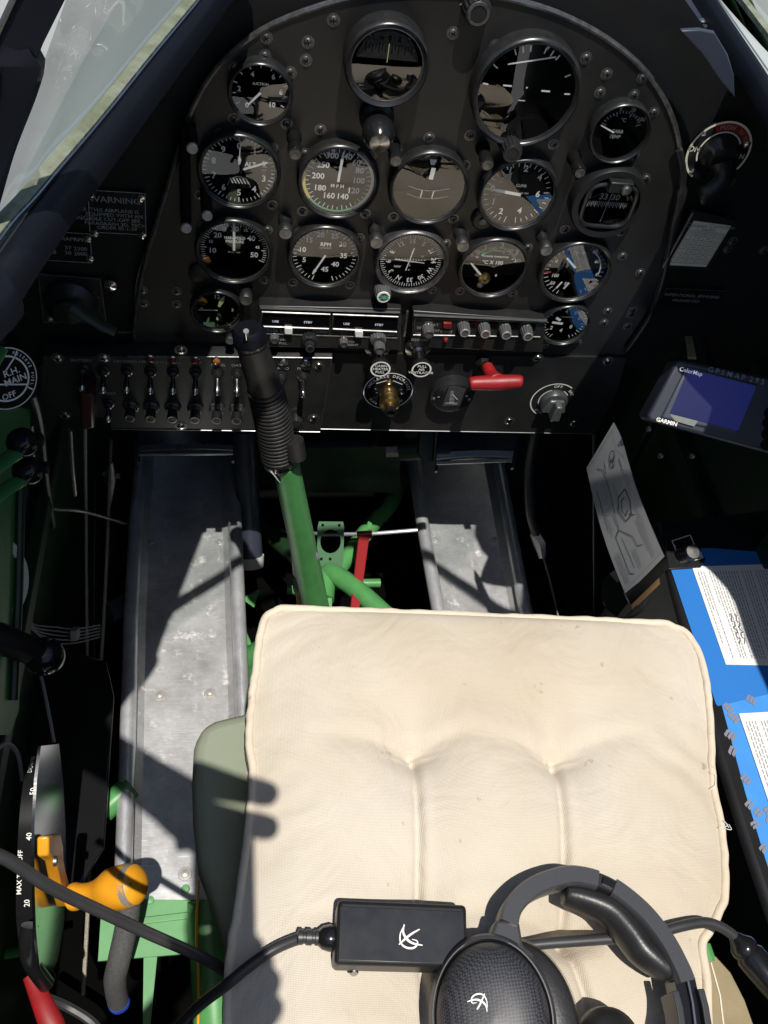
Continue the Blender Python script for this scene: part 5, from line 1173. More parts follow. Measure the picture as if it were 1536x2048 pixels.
# ================================================================== left side: rods, cables, levers
def wire(name, label, pts, r, mt, cat, group=None, seg=8):
    P_ = catmull([at_d(*p) for p in pts], 6); mb = MB(); mb.tube(P_, r, seg); o = mb.build(name, M[mt], loc=P_[0]); return tag(o, label, cat, group)
wire('control_cable', 'twisted steel control cable, the one running full height left of the trough', [(170, 850, 1.25), (172, 1050, 1.42), (174, 1260, 1.40), (176, 1400, 1.38), (180, 1600, 1.3)], .0026, 'rope', 'cable', 'control cables by the left trough')
wire('control_cable', 'twisted steel control cable slanting down nearest the left trough', [(222, 880, 1.5), (214, 1100, 1.45), (205, 1280, 1.40), (190, 1480, 1.33), (183, 1650, 1.28), (174, 1850, 1.2), (166, 1990, 1.15)], .0028, 'rope', 'cable', 'control cables by the left trough')
wire('control_cable', 'dark steel cable just right of the full height cable', [(190, 960, 1.5), (188, 1260, 1.45), (190, 1500, 1.4)], .0016, 'cable', 'cable', 'control cables by the left trough')
wire('brake_pipe', 'grey pipe with a clamp running down beside the fuel selector', [(65, 790, 1.06), (80, 850, 1.12), (92, 960, 1.2), (106, 1052, 1.28)], .0050, 'cable', 'pipe')
wire('thin_pipe', 'thin grey pipe bending sideways towards the cables', [(62, 850, 1.15), (70, 970, 1.25), (84, 1006, 1.28), (110, 1018, 1.3), (170, 1024, 1.35), (265, 1052, 1.5)], .0030, 'steel', 'pipe')
wire('thin_rod', 'thin dark rod hanging below the switch panel', [(140, 860, 1.15), (144, 930, 1.25), (150, 990, 1.3)], .003, 'steel', 'rod')
t = thing('turnbuckle', 'brass coloured turnbuckle on the cable left of the trough', 'turnbuckle', at_d(222, 960, 1.5))
s = MB(); s.tube([at_d(222, 925, 1.48), at_d(221, 960, 1.5), at_d(219, 1010, 1.5)], [.004, .010, .004], 10); part(s, 'barrel', M['steel'], t)
s = MB(); s.prism([at_d(*p) for p in [(205, 945, 1.5), (240, 950, 1.5), (240, 958, 1.5), (205, 953, 1.5)]], (0, .006, -.004)); part(s, 'clamp', M['steel'], t)
s = MB(); s.tube([at_d(219, 1060, 1.5), at_d(216, 1092, 1.49), at_d(216, 1130, 1.47)], [.009, .011, .004], 10); part(s, 'fork', M['bezel'], t)
t = thing('throttle_tube', 'short dark cylinder poking out beside the left trough rail', 'cylinder', at_d(230, 1215, 1.45)); s = MB(); s.tube([at_d(214, 1226, 1.44), at_d(258, 1206, 1.47)], .018, 20); part(s, 'barrel', M['pedal'], t)
# green levers with black knobs at the far left
GL = 'green trim levers with black knobs on the left wall'
for (a, b, k, lab) in (((-30, 952, .85), (30, 906, .90), (44, 886, .91), 'upper green lever with a round black knob at the left edge'), ((-30, 1010, .86), (38, 960, .92), (55, 942, .93), 'lower green lever with a round black knob at the left edge')):
    t = thing('trim_lever', lab, 'lever', at_d(*a), GL)
    s = MB(); s.tube([at_d(*a), at_d(*b)], .0095, 12, flat=(.35, 1)); part(s, 'arm', M['green'], t)
    s = MB(); p_ = at_d(*k); s.lathe([(0, -.016), (.010, -.014), (.0155, -.004), (.016, .003), (.012, .011), (0, .015)], frame(p_, V((.6, -.5, .6))), 22); part(s, 'knob', M['blackg'], t, smooth=60)
    s = MB(); p_ = at_d(k[0] + 22, k[1] - 6, k[2] + .02); s.lathe([(.007, 0), (.007, .01), (0, .012)], frame(p_, V((1, 0, .1))), 6); part(s, 'nut', M['black'], t, smooth=20)
    s = MB(); s.tube([at_d(a[0], a[1] + 8, a[2]), at_d(b[0] + 14, b[1] + 8, b[2])], .0012, 6); part(s, 'wire', M['chrome'], t)
# vertical green channel of the left wall
t = thing('wall_channel', 'dark green upright channel at the left edge', 'channel', at_d(25, 1300, 1.1))
s = MB(); q = [on_x(px, py, -.262) for px, py in [(-30, 800), (62, 820), (48, 1000), (44, 1200), (38, 1420), (20, 1470), (-40, 1470)]]; s.prism(q, (-.004, 0, 0)); part(s, 'web', M['green'], t)
s = MB(); s.tube([on_x(px, py, -.258) for px, py in [(42, 900), (36, 1180), (26, 1400)]], .006, 10); part(s, 'bead', M['dgreen'], t)
t = thing('pulley_wheel', 'pale rimmed trim wheel edge at the left edge', 'wheel', at_d(-8, 1165, 1.0)); s = MB(); s.lathe([(.055, -.006), (.058, 0), (.055, .006), (.045, .006), (.045, -.006)], frame(at_d(-28, 1165, 1.0), V((.8, -.35, .45))), 40, cap=False); part(s, 'rim', M['oldpaper'], t, smooth=50)
# black ball lever
t = thing('ball_lever', 'black ball on a dark lever at the left', 'lever', at_d(-20, 1280, .98)); c = at_d(90, 1313, 1.02)
s = MB(); s.tube([at_d(-30, 1262, .97), at_d(20, 1285, .99), at_d(60, 1300, 1.01)], [.016, .017, .016], 16); part(s, 'arm', mat('dark_maroon_sleeve', (.012, .008, .009), .4), t)
s = MB(); s.lathe([(.0225 * math.sin(math.pi * i / 16), -.0225 * math.cos(math.pi * i / 16)) for i in range(17)], frame(c, V((0, 0, 1)), V((0, 1, 0))), 28); part(s, 'ball', M['blackg'], t, smooth=80)
for k_, o in enumerate(((0, 0), (8, 4), (-6, 6), (3, 10))):
    pass
mbs = MB()
for k_ in range(5):
    mbs.tube(catmull([at_d(55, 1238 + k_ * 3, 1.2), at_d(70 + k_ * 3, 1250 + k_ * 6, 1.22), at_d(110, 1254 + k_ * 8, 1.25), at_d(150, 1258 + k_ * 7, 1.28), at_d(200, 1250 + k_ * 6, 1.33)], 6), .0011, 6)
t = thing('wire_bundle', 'bundle of pale wires with a white clip running sideways', 'wires', at_d(150, 1262, 1.28)); part(mbs, 'strands', M['wire'], t)
s = MB(); s.box((0, 0, 0), (.010, .016, .026), frame(at_d(150, 1268, 1.27), V((0, -.7, .7)))); part(s, 'clip', M['wire'], t, bevel=.002)
wire('loose_wires', 'pair of pale wires hanging from the ball lever', [(52, 1240, 1.2), (80, 1345, 1.15), (96, 1420, 1.12), (108, 1485, 1.1)], .0022, 'wire', 'wires')
wire('loose_wires', 'dark wire arching over the flap quadrant at the left edge', [(-10, 1500, .9), (15, 1488, .95), (36, 1510, .98), (44, 1560, 1.0)], .0025, 'wire', 'wires')
t = thing('side_console', 'dark curved console plate low on the left floor', 'console', at_d(120, 1450, 1.3))
s = MB(); q = [on_z(px, py, .06) for px, py in [(60, 1360), (120, 1300), (215, 1330), (230, 1400), (225, 1470), (210, 1700), (150, 1800), (60, 1800)]]; s.prism(q, (0, 0, .012)); part(s, 'plate', M['blackg'], t, bevel=.003)
t = thing('clamp_block', 'small black clamp block holding the control cables', 'clamp', at_d(185, 1368, 1.38)); s = MB(); s.prism([at_d(*p) for p in [(158, 1362, 1.37), (215, 1352, 1.37), (215, 1372, 1.37), (158, 1384, 1.37)]], (0, .01, -.006)); part(s, 'block', M['black'], t, bevel=.002)

# ================================================================== flap quadrant and orange lever
QX = -.205
t = thing('flap_quadrant', 'polished flap quadrant with a black rim marked in white', 'flap quadrant', on_x(70, 1750, QX))
face = [(82, 1492), (118, 1488), (126, 1560), (131, 1650), (133, 1750), (128, 1850), (116, 1920), (96, 1968), (80, 1940), (72, 1860), (69, 1760), (69, 1650), (74, 1560)]
s = MB(); s.prism([on_x(px, py, QX) for px, py in face], (-.003, 0, 0)); part(s, 'plate', M['polished'], t)
rimc = catmull([on_x(px, py, QX - .017) for px, py in [(92, 1488), (76, 1550), (66, 1640), (62, 1730), (60, 1800), (62, 1850), (70, 1905), (88, 1965)]], 6)
s = MB(); s.sweep(rimc, [(-.014, -.003), (-.014, .002), (.014, .002), (.014, -.003)], up=V((0, -.35, .94))); part(s, 'rim', M['blackg'], t, smooth=40)
x = MB(); x.recalc = False
def rim_text(s_, f, size, off, mi=0, bold=.02):
    i = f * (len(rimc) - 1); a = rimc[int(i)]; b = rimc[min(int(i) + 1, len(rimc) - 1)]; p = a.lerp(b, i - int(i)); tg_ = (rimc[min(int(i) + 3, len(rimc) - 1)] - rimc[max(int(i) - 3, 0)]).normalized()
    sd = tg_.cross(V((0, -.35, .94))).normalized(); nn = sd.cross(tg_).normalized()
    mt_ = Matrix.Identity(4); u = -tg_; v = nn.cross(u)
    o = p + nn * .0032 + sd * off
    for r_ in range(3): mt_[r_][0] = u[r_]; mt_[r_][1] = v[r_]; mt_[r_][2] = nn[r_]; mt_[r_][3] = o[r_]
    x.text(s_, mt_, size, mi, bold)
for s_, f in (('60', .06), ('50', .20), ('40', .335), ('30', .45), ('20', .58), ('10', .70), ('0', .83)): rim_text(s_, f, .0082, .0022, 0, .01)
rim_text('DOWN', .11, .0066, .0085, 0, .0); rim_text('MAX TAKEOFF', .45, .0070, .0105, 0, .01); rim_text('FLAPS UP', .85, .0066, .0085, 0, .0)
part(x, 'lettering', M['mark'], t, smooth=0)
t = thing('flap_lever', 'chipped orange flap lever with a pear shaped knob', 'lever', on_x(110, 1760, QX + .02))
s = MB(); s.prism([on_x(px, py, QX + .016) for px, py in [(98, 1672), (122, 1666), (127, 1690), (128, 1718), (132, 1740), (148, 1795), (152, 1808), (134, 1812), (122, 1772), (112, 1722), (98, 1712)]], (-.012, 0, 0)); ar = part(s, 'arm', M['orange'], t, bevel=.003)
s = MB(); s.lathe([(.0055, 0), (.005, .003), (0, .004)], frame(on_x(108, 1722, QX + .017), V((1, 0, 0))), 12); part(s, 'rivet', M['steel'], ar)
k0 = at_d(146, 1794, .985); k1 = at_d(284, 1766, .955); kd = (k1 - k0); L_ = kd.length; mt = frame(k0, kd)
kr = .0230
prof = [(.0145, 0), (.0150, .004), (.0140, .006), (.0125, .012), (.0120, .020), (.0135, .028), (.0175, .036), (.0220, .044), (kr, .053), (kr * 1.01, .060), (kr * .99, .066)]
prof2 = [(kr * .99, .066), (kr * .955, .0690), (kr * .89, .0725)]
prof3 = [(kr * .89, .0725), (kr * .80, .0745), (kr * .6, .0775), (kr * .3, .079), (0, .0795)]
f = L_ / .0795
s = MB(); s.lathe([(r, z * f) for r, z in prof], mt, 40, cap=False); kb = part(s, 'knob', M['orange'], t, smooth=60); 
s = MB(); s.lathe([(r, z * f) for r, z in prof2], mt, 40, cap=False); part(s, 'worn_band', mat('half_worn_orange_band', (.20, .19, .17), .6, noise=(90, (.3, .27, .18), .7), wear=(60, (.72, .28, .012), .56)), kb, smooth=60)
s = MB(); s.lathe([(r, z * f) for r, z in prof3], mt, 40, cap=False); part(s, 'knob_end', M['orange'], kb, smooth=60)

# braided hose, red lever, small bits at the lower left
t = thing('braided_hose', 'thick braided grey hose curving down behind the orange knob', 'hose', at_d(240, 1985, 1.25))
s = MB(); s.tube(catmull([at_d(262, 1775, 1.04), at_d(253, 1850, 1.05), at_d(238, 1920, 1.06), at_d(230, 1960, 1.08), at_d(236, 2000, 1.12)], 8), .0135, 20); part(s, 'sleeve', M['hose'], t, smooth=60)
s = MB(); s.tube([at_d(237, 2002, 1.122), at_d(239, 2007, 1.126)], [.0136, .0134], 20); part(s, 'end_band', mat('blue_band', (.03, .08, .5), .5), t)
t = thing('red_lever', 'red painted lever at the bottom left corner', 'lever', at_d(90, 2060, 1.0))
s = MB(); s.tube([at_d(62, 1950, .98), at_d(80, 1995, .97), at_d(104, 2050, .95), at_d(112, 2080, .95)], [.009, .0105, .013, .014], 14, flat=(.6, 1)); part(s, 'arm', M['red'], t, smooth=60)
s = MB(); s.tube(catmull([at_d(60, 1850, .92), at_d(55, 1890, .92), at_d(62, 1925, .93), at_d(92, 1968, .96)], 5), .009, 12); part(s, 'bracket', M['blackg'], t, smooth=60)
wire('green_pipe', 'thin green pipe at the lower left edge', [(-10, 1912, 1.1), (60, 1900, 1.1)], .006, 'green', 'pipe')
wire('floor_cable', 'black cable loop on the floor at the lower left', [(80, 1990, 1.2), (130, 2010, 1.22), (180, 2040, 1.22), (205, 2070, 1.22)], .007, 'cable', 'cable')
# ================================================================== seat and cushion
CZ = .447
t = thing('seat', 'olive canvas covered seat pan under the beige cushion', 'seat', on_z(700, 1700, .3670))
out = [(400, 1452), (430, 1436), (505, 1418), (700, 1440), (1350, 1470), (1400, 1560), (1420, 1800), (1400, 2100), (1300, 2500), (600, 2500), (455, 2150), (452, 2000), (446, 1880), (424, 1805), (394, 1725), (385, 1640), (383, 1560), (387, 1490)]
s = MB(); s.prism([on_z(px, py, .3990) for px, py in out], (0, 0, -.05)); part(s, 'canvas_cover', M['olive'], t, bevel=.012, smooth=60)
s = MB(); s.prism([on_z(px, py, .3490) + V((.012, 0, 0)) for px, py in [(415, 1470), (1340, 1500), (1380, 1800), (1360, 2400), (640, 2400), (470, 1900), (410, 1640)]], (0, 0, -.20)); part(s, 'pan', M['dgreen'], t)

LB = [(566, 1217), (535, 1232), (521, 1270), (511, 1350), (502, 1420), (499, 1480), (506, 1560), (499, 1640), (489, 1720), (479, 1800), (466, 1880), (457, 1960), (455, 2060), (465, 2200), (490, 2330)]
RB = [(1318, 1247), (1368, 1264), (1396, 1305), (1411, 1370), (1419, 1440), (1421, 1500), (1425, 1570), (1439, 1640), (1446, 1700), (1449, 1760), (1443, 1810), (1418, 1858), (1402, 1885), (1408, 1930), (1414, 2000), (1415, 2060), (1410, 2200), (1385, 2330)]
def resample(P_, n):
    d = [0]
    for a, b in zip(P_, P_[1:]): d.append(d[-1] + (b - a).length)
    out_ = []
    k = 0
    for i in range(n):
        q = d[-1] * i / (n - 1)
        while k < len(d) - 2 and d[k + 1] < q: k += 1
        f = (q - d[k]) / max(d[k + 1] - d[k], 1e-9); out_.append(P_[k].lerp(P_[k + 1], min(max(f, 0), 1)))
    return out_
NV, NU = 260, 190
lbw = [on_z(px, py, CZ - .006) for px, py in LB[:-1]] + [V((.015, .02, CZ - .006)), V((.02, -.10, CZ - .006)), V((.05, -.135, CZ - .006))]
rbw = [on_z(px, py, CZ - .006) for px, py in RB[:-1]] + [V((.468, .02, CZ - .006)), V((.465, -.10, CZ - .006)), V((.44, -.135, CZ - .006))]
Lw = resample(catmull(lbw, 8), NV); Rw_ = resample(catmull(rbw, 8), NV)
TF = [on_z(px, py, CZ) for px, py in [(828, 1508), (1113, 1518), (1132, 1870), (838, 1868), (1212, 2090), (860, 2120)]]
SEAM = [(0, 3), (1, 2), (2, 4), (3, 5)]
def cush_h(p, u, v):
    e = (1 - abs(u) ** 3.2) ** .9 * (1 - abs(v) ** 5.0) ** .8
    h = .030 * e
    for i, q in enumerate(TF):
        d = math.hypot(p.x - q.x, p.y - q.y); h -= .0145 * math.exp(-(d / .020) ** 1.1) + .007 * math.exp(-(d / .055) ** 2)
        # scallop folds running sideways from the tuft
        dx = p.x - q.x
        if abs(dx) < .125:
            lim = .105 if not (i in (0, 1, 2, 3) and ((i in (0, 3) and dx > 0) or (i in (1, 2) and dx < 0))) else .088
            f = min(abs(dx) / lim, 1)
            ya = q.y + .018 * math.sin(f * math.pi * .62)
            w = (1 - f) ** .8 if f < 1 else 0
            dd = p.y - ya
            h -= w * (.0095 * math.exp(-(dd / (.010 if dd > 0 else .016)) ** 2))
            # the padding just above a scallop lies lower, like a valley
            h -= w * .009 * math.exp(-((dd - .03) / .04) ** 2)
    for a, b in SEAM:
        qa, qb = TF[a], TF[b]
        if qb.y - .02 < p.y < qa.y + .004:
            f = (qa.y - p.y) / (qa.y - qb.y); xs = qa.x + (qb.x - qa.x) * f
            dx = p.x - xs; end = min(1, (qa.y + .004 - p.y) / .01, (p.y - qb.y + .02) / .02)
            h -= end * (.0046 * math.exp(-(dx / .0035) ** 2) + .0095 * math.exp(-(abs(dx) / .028) ** 1.4) - .0020 * math.exp(-((dx - .008) / .005) ** 2))
    # soft valleys running forward from the tufts
    for q in TF[:2]:
        if p.y > q.y: h -= .0065 * math.exp(-((p.x - q.x) / .022) ** 2) * max(0, 1 - (p.y - q.y) / .13)
    # body-worn unevenness and diagonal corner pulls
    h += .0016 * math.sin(p.x * 31 + 1) * math.sin(p.y * 27) * e
    h += .0008 * math.sin((p.x + p.y * .6) * 110 + 3 * math.sin(p.y * 40)) * math.exp(-((u - .85) / .16) ** 2) * (1 if v > -.6 else .2)
    h += .0005 * math.sin((p.x * .7 - p.y) * 130 + 3 * math.sin(p.y * 33)) * math.exp(-((u + .9) / .12) ** 2)
    return h
vs = []
for i in range(NV):
    for j in range(NU):
        u0 = j / (NU - 1); p = Lw[i].lerp(Rw_[i], u0); u = 2 * u0 - 1; v = 2 * i / (NV - 1) - 1
        vs.append(V((p.x, p.y, CZ - .006 + cush_h(p, u, v))))
fs = [(i * NU + j, (i + 1) * NU + j, (i + 1) * NU + j + 1, i * NU + j + 1) for i in range(NV - 1) for j in range(NU - 1)]
t = thing('seat_cushion', 'beige tufted fabric seat cushion with piped edges', 'cushion', on_z(950, 1700, .3970))
s = MB(); s.add(vs, fs); s.recalc = False; part(s, 'top_cover', M['fabric'], t, smooth=180)
loop = Lw[::3] + Rw_[::-3]
inner = [p for p in Lw[::-3]] + [Lw[0].lerp(Rw_[0], k / 40) for k in range(1, 40)] + [p for p in Rw_[::3]]
random.seed(3)
s = MB(); s.tube(catmull([p + V((random.gauss(0, .0004), random.gauss(0, .0004), .001 + random.gauss(0, .0004))) for p in inner], 2), .0042, 10); part(s, 'piping', M['piping'], t, smooth=80)
# side boxing and underside
n_ = len(inner); vs = []
cen = on_z(950, 1700, CZ)
for k in range(6):
    f = k / 5; bul = .006 * math.sin(f * math.pi)
    for i, p in enumerate(inner):
        o = (p - cen); o.z = 0; o.normalize(); w_ = .0012 * math.sin(i * .9) * math.sin(f * 3.1)
        vs.append(V((p.x, p.y, CZ - .006 - .042 * f)) + o * (bul + w_ - .004 * f))
fs = [(k * n_ + i, k * n_ + (i + 1), (k + 1) * n_ + (i + 1), (k + 1) * n_ + i) for k in range(5) for i in range(n_ - 1)]
s = MB(); s.add(vs, fs); s.recalc = False; part(s, 'boxing', M['fabric'], t, smooth=180)
s = MB(); s.tube([p + V((0, 0, -.044)) for p in inner], .0040, 8); part(s, 'lower_piping', M['piping'], t, smooth=80)
# loose threads at the right seam
s = MB()
for (px, py) in ((1440, 1648), (1446, 1655)):
    b = on_z(px, py, CZ); s2 = [b + V((random.uniform(-.003, .005) + k * .001, random.uniform(-.004, .004), random.uniform(-.002, .002))) for k in range(5)]; s.tube(catmull(s2, 5), .00035, 5)
s.tube(catmull([on_z(px, py, CZ) for px, py in [(1420, 1545), (1430, 1550), (1430, 1570), (1420, 1578)]], 5), .0004, 5)
part(s, 'loose_threads', M['paper'], t)

# ================================================================== headset
HZ = .489
def up(px, py, z): return on_z(px, py, z)
hs = thing('headset', 'black aviation headset lying on the beige cushion', 'headset', on_z(1100, 1950, .4670))
bc = catmull([up(px, py, HZ) for px, py in [(1012, 1852), (1022, 1818), (1055, 1784), (1102, 1763), (1150, 1757), (1212, 1776), (1275, 1824), (1322, 1882), (1352, 1938), (1364, 1968)]], 8)
pr = [(-.0072, -.015), (-.0080, .010), (-.0064, .0130), (.0064, .0130), (.0080, .010), (.0072, -.015)]
s = MB(); s.sweep(bc[:38], pr); part(s, 'headband', M['hsplastic'], hs, smooth=40)
s = MB(); s.sweep(bc[41:], pr); part(s, 'headband', M['hsplastic'], hs, smooth=40)
s = MB(); s.sweep(bc[36:43], [(a * .84, b * .86) for a, b in pr]); j_ = part(s, 'hinge_joint', M['black'], hs, smooth=40)
s = MB(); s.sweep([p + V((0, 0, .0012)) for p in bc[38:42]], [(-.003, .009), (-.003, .0125), (.003, .0125), (.003, .009)]); part(s, 'hinge_bar', M['blackg'], j_)
# padded underside of the band
pp = catmull([up(px, py, HZ - .006) for px, py in [(1128, 1790), (1165, 1800), (1215, 1822), (1252, 1862), (1280, 1900), (1312, 1928), (1338, 1948)]], 10)
n_ = len(pp); rad = [.006 + .0062 * math.sin(math.pi * min(1, (i + 3) / (n_ + 5))) ** .6 for i in range(n_)]
s = MB(); s.tube(pp, rad, 22, flat=(1.45, 1.0)); part(s, 'head_pad', M['leather'], hs, smooth=80)
s = MB(); s.tube([p + V((-.004, .004, .012)) for p in bc[43:76]], .0007, 6); part(s, 'pad_seam', M['blackmat'], hs)
# slider on the right
sl = [up(px, py, HZ) for px, py in [(1364, 1962), (1374, 2010), (1380, 2060), (1382, 2110)]]
s = MB(); s.sweep([p + V((0, 0, -.004)) for p in sl], [(-.009, -.010), (-.009, .010), (.009, .010), (.009, -.010)]); part(s, 'slider', M['blackg'], hs)
for o in (-.0115, .0105):
    q = [up(px, py, HZ) + V((o, 0, 0)) for px, py in [(1366, 1985), (1375, 2020), (1381, 2062), (1383, 2110)]]
    s = MB(); s.sweep(q, [(-.003, -.014), (-.003, .012), (.003, .013), (.003, -.014)]); part(s, 'slider_rail', M['hsplastic'], hs, bevel=.001)
s = MB(); s.sweep([p + V((.001, 0, .0075)) for p in sl], [(-.0008, 0), (-.0008, .002), (.0008, .002), (.0008, 0)]); part(s, 'slider_ridge', M['chrome'], hs)
# ear cup
cc = on_z(985, 2038, .4890); nn = V((-.22, -.12, .97)).normalized(); mt = frame(cc, nn, V((.05, 1, .1)))
S = Matrix.Diagonal((.044, .054, 1, 1)); ms = mt @ S
s = MB(); s.lathe([(1.0, .004), (.995, .010), (.96, .0165), (.86, .0225), (.68, .027), (.4, .030), (0, .031)], ms, 60, cap=False); part(s, 'cup_shell', M['carbon'], hs, smooth=80)
s = MB(); s.lathe([(1.10, -.014), (1.13, -.004), (1.12, .003), (1.06, .0085), (1.005, .0085), (.99, .003)], ms, 60, cap=False); part(s, 'cup_housing', M['hsplastic'], hs, smooth=60)
s = MB(); s.lathe([(1.0, .0085), (1.02, .0098), (1.04, .0085)], ms, 60, cap=False); part(s, 'trim_ring', M['chrome'] if False else M['blackg'], hs, smooth=60)
mp_ = frame(cc + V((.020, -.004, -.016)), nn, V((.05, 1, .1))) @ Matrix.Diagonal((.049, .060, 1, 1))
s = MB(); s.lathe([(.55, -.012), (.8, -.016), (1.0, -.012), (1.07, -.003), (1.04, .006), (.98, .010), (.6, .010)], mp_, 60, cap=False); part(s, 'ear_seal', M['leather'], hs, smooth=70)
s = MB(); s.lathe([(1.065, .0035), (1.075, .002), (1.08, 0)], mp_, 60, cap=False); part(s, 'seal_stitching', M['hsplastic'], hs)
# yoke
yk = [up(px, py, HZ - .002) for px, py in [(985, 1846), (1032, 1848), (1036, 1872), (1040, 1898), (1064, 1915), (1050, 1935), (1000, 1905), (950, 1925), (925, 1945), (905, 1935), (930, 1905), (968, 1885), (978, 1868)]]
s = MB(); s.prism([p + V((0, 0, .012)) for p in yk], (0, 0, -.020)); part(s, 'yoke', M['hsplastic'], hs, bevel=.003, smooth=50)
s = MB(); s.sweep([up(px, py, HZ + .012) for px, py in [(1000, 1905), (1040, 1903), (1060, 1918)]], [(-.0005, 0), (-.0005, .001), (.0005, .001), (.0005, 0)])
# emblem on the cup and the box: two swooshes and an arc
def emblem(mb, m, k, mi=0, flip=1):
    c_ = lambda pts: [(p.x * k, p.y * k * flip) for p in catmull([V((x, y, 0)) for x, y in pts], 6)]
    for pts, w in (([(.50, .36), (.1, .14), (-.25, -.12), (-.55, -.38)], .07), ([(-.28, .55), (-.34, .2), (-.18, -.1), (.12, -.30), (.62, -.38)], .08), ([(-.28, .50), (-.48, .1), (-.46, -.3), (-.2, -.5), (.12, -.52), (.32, -.40), (.36, -.2), (.1, -.12)], .065)):
        q = c_(pts); n = len(q); mb.line2(m @ Matrix.Translation((0, 0, .00025 * (1 + round(w * 1000) % 7))), q, [k * w * (.5 + 1.0 * math.sin(math.pi * (i + 1) / (n + 1))) for i in range(n)], mi)
x = MB(); x.recalc = False
me_ = mt @ Matrix.Translation((-.010, .010, .0305)) @ Matrix.Rotation(R(-5), 4, 'Y') @ Matrix.Rotation(R(5), 4, 'X') @ Matrix.Rotation(R(200), 4, 'Z')
emblem(x, me_, .0125); part(x, 'emblem', M['paper'], hs, smooth=0)
# far ear seal just entering the frame at the bottom
s = MB(); s.lathe([(0, .012), (.013, .011), (.022, .006), (.026, -.004), (.022, -.014)], frame(on_z(1222, 2078, .4770), V((0, .2, 1)), V((0, 1, 0))), 30, cap=False); part(s, 'far_ear_seal', M['leather'], hs, smooth=70)

# ------------------------------------------------------------------ control box
bx = thing('headset_control_box', 'black rectangular battery box with a white emblem on the cushion', 'battery box', on_z(800, 1870, .4570))
BZ = .489
top = [on_z(px, py, BZ) for px, py in [(676, 1797), (934, 1808), (936, 1935), (668, 1928)]]
s = MB(); s.prism(top, (0, 0, -.028)); part(s, 'case', M['black'], bx, bevel=.0042, smooth=60)
u = (top[1] - top[0]).normalized(); cen = sum(top, V((0, 0, 0))) / 4
vv = V((0, 0, 1)).cross(u)
mtb = Matrix.Identity(4)
for r_ in range(3): mtb[r_][0] = u[r_]; mtb[r_][1] = vv[r_]; mtb[r_][2] = (0, 0, 1)[r_]; mtb[r_][3] = cen[r_]
ll = (top[1] - top[0]).length; ww = (top[3] - top[0]).length
s = MB(); s.box((0, -.002, .0004), (ll * .95, ww * .82, .0012), mtb); part(s, 'lid', mat('satin_black_lid', (.016, .017, .021), .33, noise=(30, (.03, .031, .036), .5), rvar=.1), bx, bevel=.0005)
x = MB(); x.recalc = False; emblem(x, mtb @ Matrix.Translation((.006, -.003, .00125)), .0165); part(x, 'emblem', M['paper'], bx, smooth=0)
s = MB(); s.lathe([(.004, 0), (.003, .001), (0, .0014)], frame(on_z(708, 1946, .4750), V((0, -1, .4))), 12); part(s, 'screw', M['chrome'], bx)
c0 = on_z(660, 1876, .4740); s = MB(); s.lathe([(.002, -.012), (.009, -.008), (.0105, 0), (.009, .006), (.006, .010)], frame(c0, -u, V((0, 0, 1))), 22); part(s, 'strain_relief', M['blackg'], bx, smooth=60)
s = MB(); s.lathe([(.0062, .006), (.0062, .012), (.0052, .0125), (.0052, .0145), (.0062, .015), (.0062, .0195), (.005, .02), (.005, .022), (.006, .0225), (.006, .026), (.004, .027)], frame(c0, -u, V((0, 0, 1))), 18); part(s, 'cable_boot', M['cable'], bx, smooth=30)

def cord(label, pts, r):
    P_ = catmull(pts, 8); mb = MB(); mb.tube(P_, r, 14); return tag(mb.build('cord', M['cable'], loc=P_[0]), label, 'cord')
cord('grey black cord leaving the left end of the battery box', [c0 - u * .018, on_z(590, 1880, .4700), on_z(545, 1900, .4640), on_z(495, 1935, .4600), on_z(450, 1972, .4520), on_z(400, 2010, .4270), on_z(355, 2055, .3970)], .0046)
cord('long grey black cord sweeping over the orange lever to the cushion', [at_d(-30, 1700, .60), at_d(20, 1722, .61), at_d(100, 1774, .63), at_d(200, 1822, .66), at_d(300, 1868, .69), at_d(390, 1908, .725), at_d(450, 1942, .75), at_d(490, 1988, .765), at_d(508, 2040, .765), at_d(512, 2090, .76)], .0046)
cord('grey black cord running from the ear cup under the headband to the right', [on_z(1030, 1893, .4670), on_z(1100, 1886, .4680), on_z(1200, 1879, .4690), on_z(1290, 1872, .4690), on_z(1360, 1853, .4690), on_z(1410, 1845, .4670), on_z(1445, 1856, .4640), on_z(1475, 1878, .4590)], .0046)
t = thing('inline_plug', 'black cylindrical inline plug at the right edge of the cushion', 'plug', on_z(1500, 1910, .4470))
a, b = on_z(1468, 1872, .4590), on_z(1560, 1985, .4520)
s = MB(); d_ = (b - a); mt = frame(a, d_); s.lathe([(.0055, 0), (.008, .004), (.0115, .008), (.0125, .012), (.0115, .016), (.0135, .019), (.0135, d_.length), (0, d_.length)], mt, 26); part(s, 'body', M['blackg'], t, smooth=40)

# khaki harness strap
q = [(1402, 1900), (1432, 1912), (1462, 1945), (1490, 2000), (1515, 2070), (1500, 2120), (1385, 2120), (1398, 2040), (1405, 1980)]
s = MB(); s.prism([on_z(px, py, .4320) for px, py in q], (0, 0, -.004))
t = thing('harness_strap', 'frayed khaki harness webbing at the lower right of the cushion', 'strap', on_z(1450, 2030, .4320)); part(s, 'webbing', M['strap'], t, bevel=.0015)
s = MB(); s.tube([on_z(1422, 1925, .4325), on_z(1440, 1990, .4325), on_z(1452, 2090, .4325)], .0007, 5); part(s, 'stitching', M['oldpaper'], t)
s = MB(); s.tube([on_z(1408, 1890, .4270), on_z(1420, 1925, .4270)], .006, 10); part(s, 'adjuster', M['green'], t)
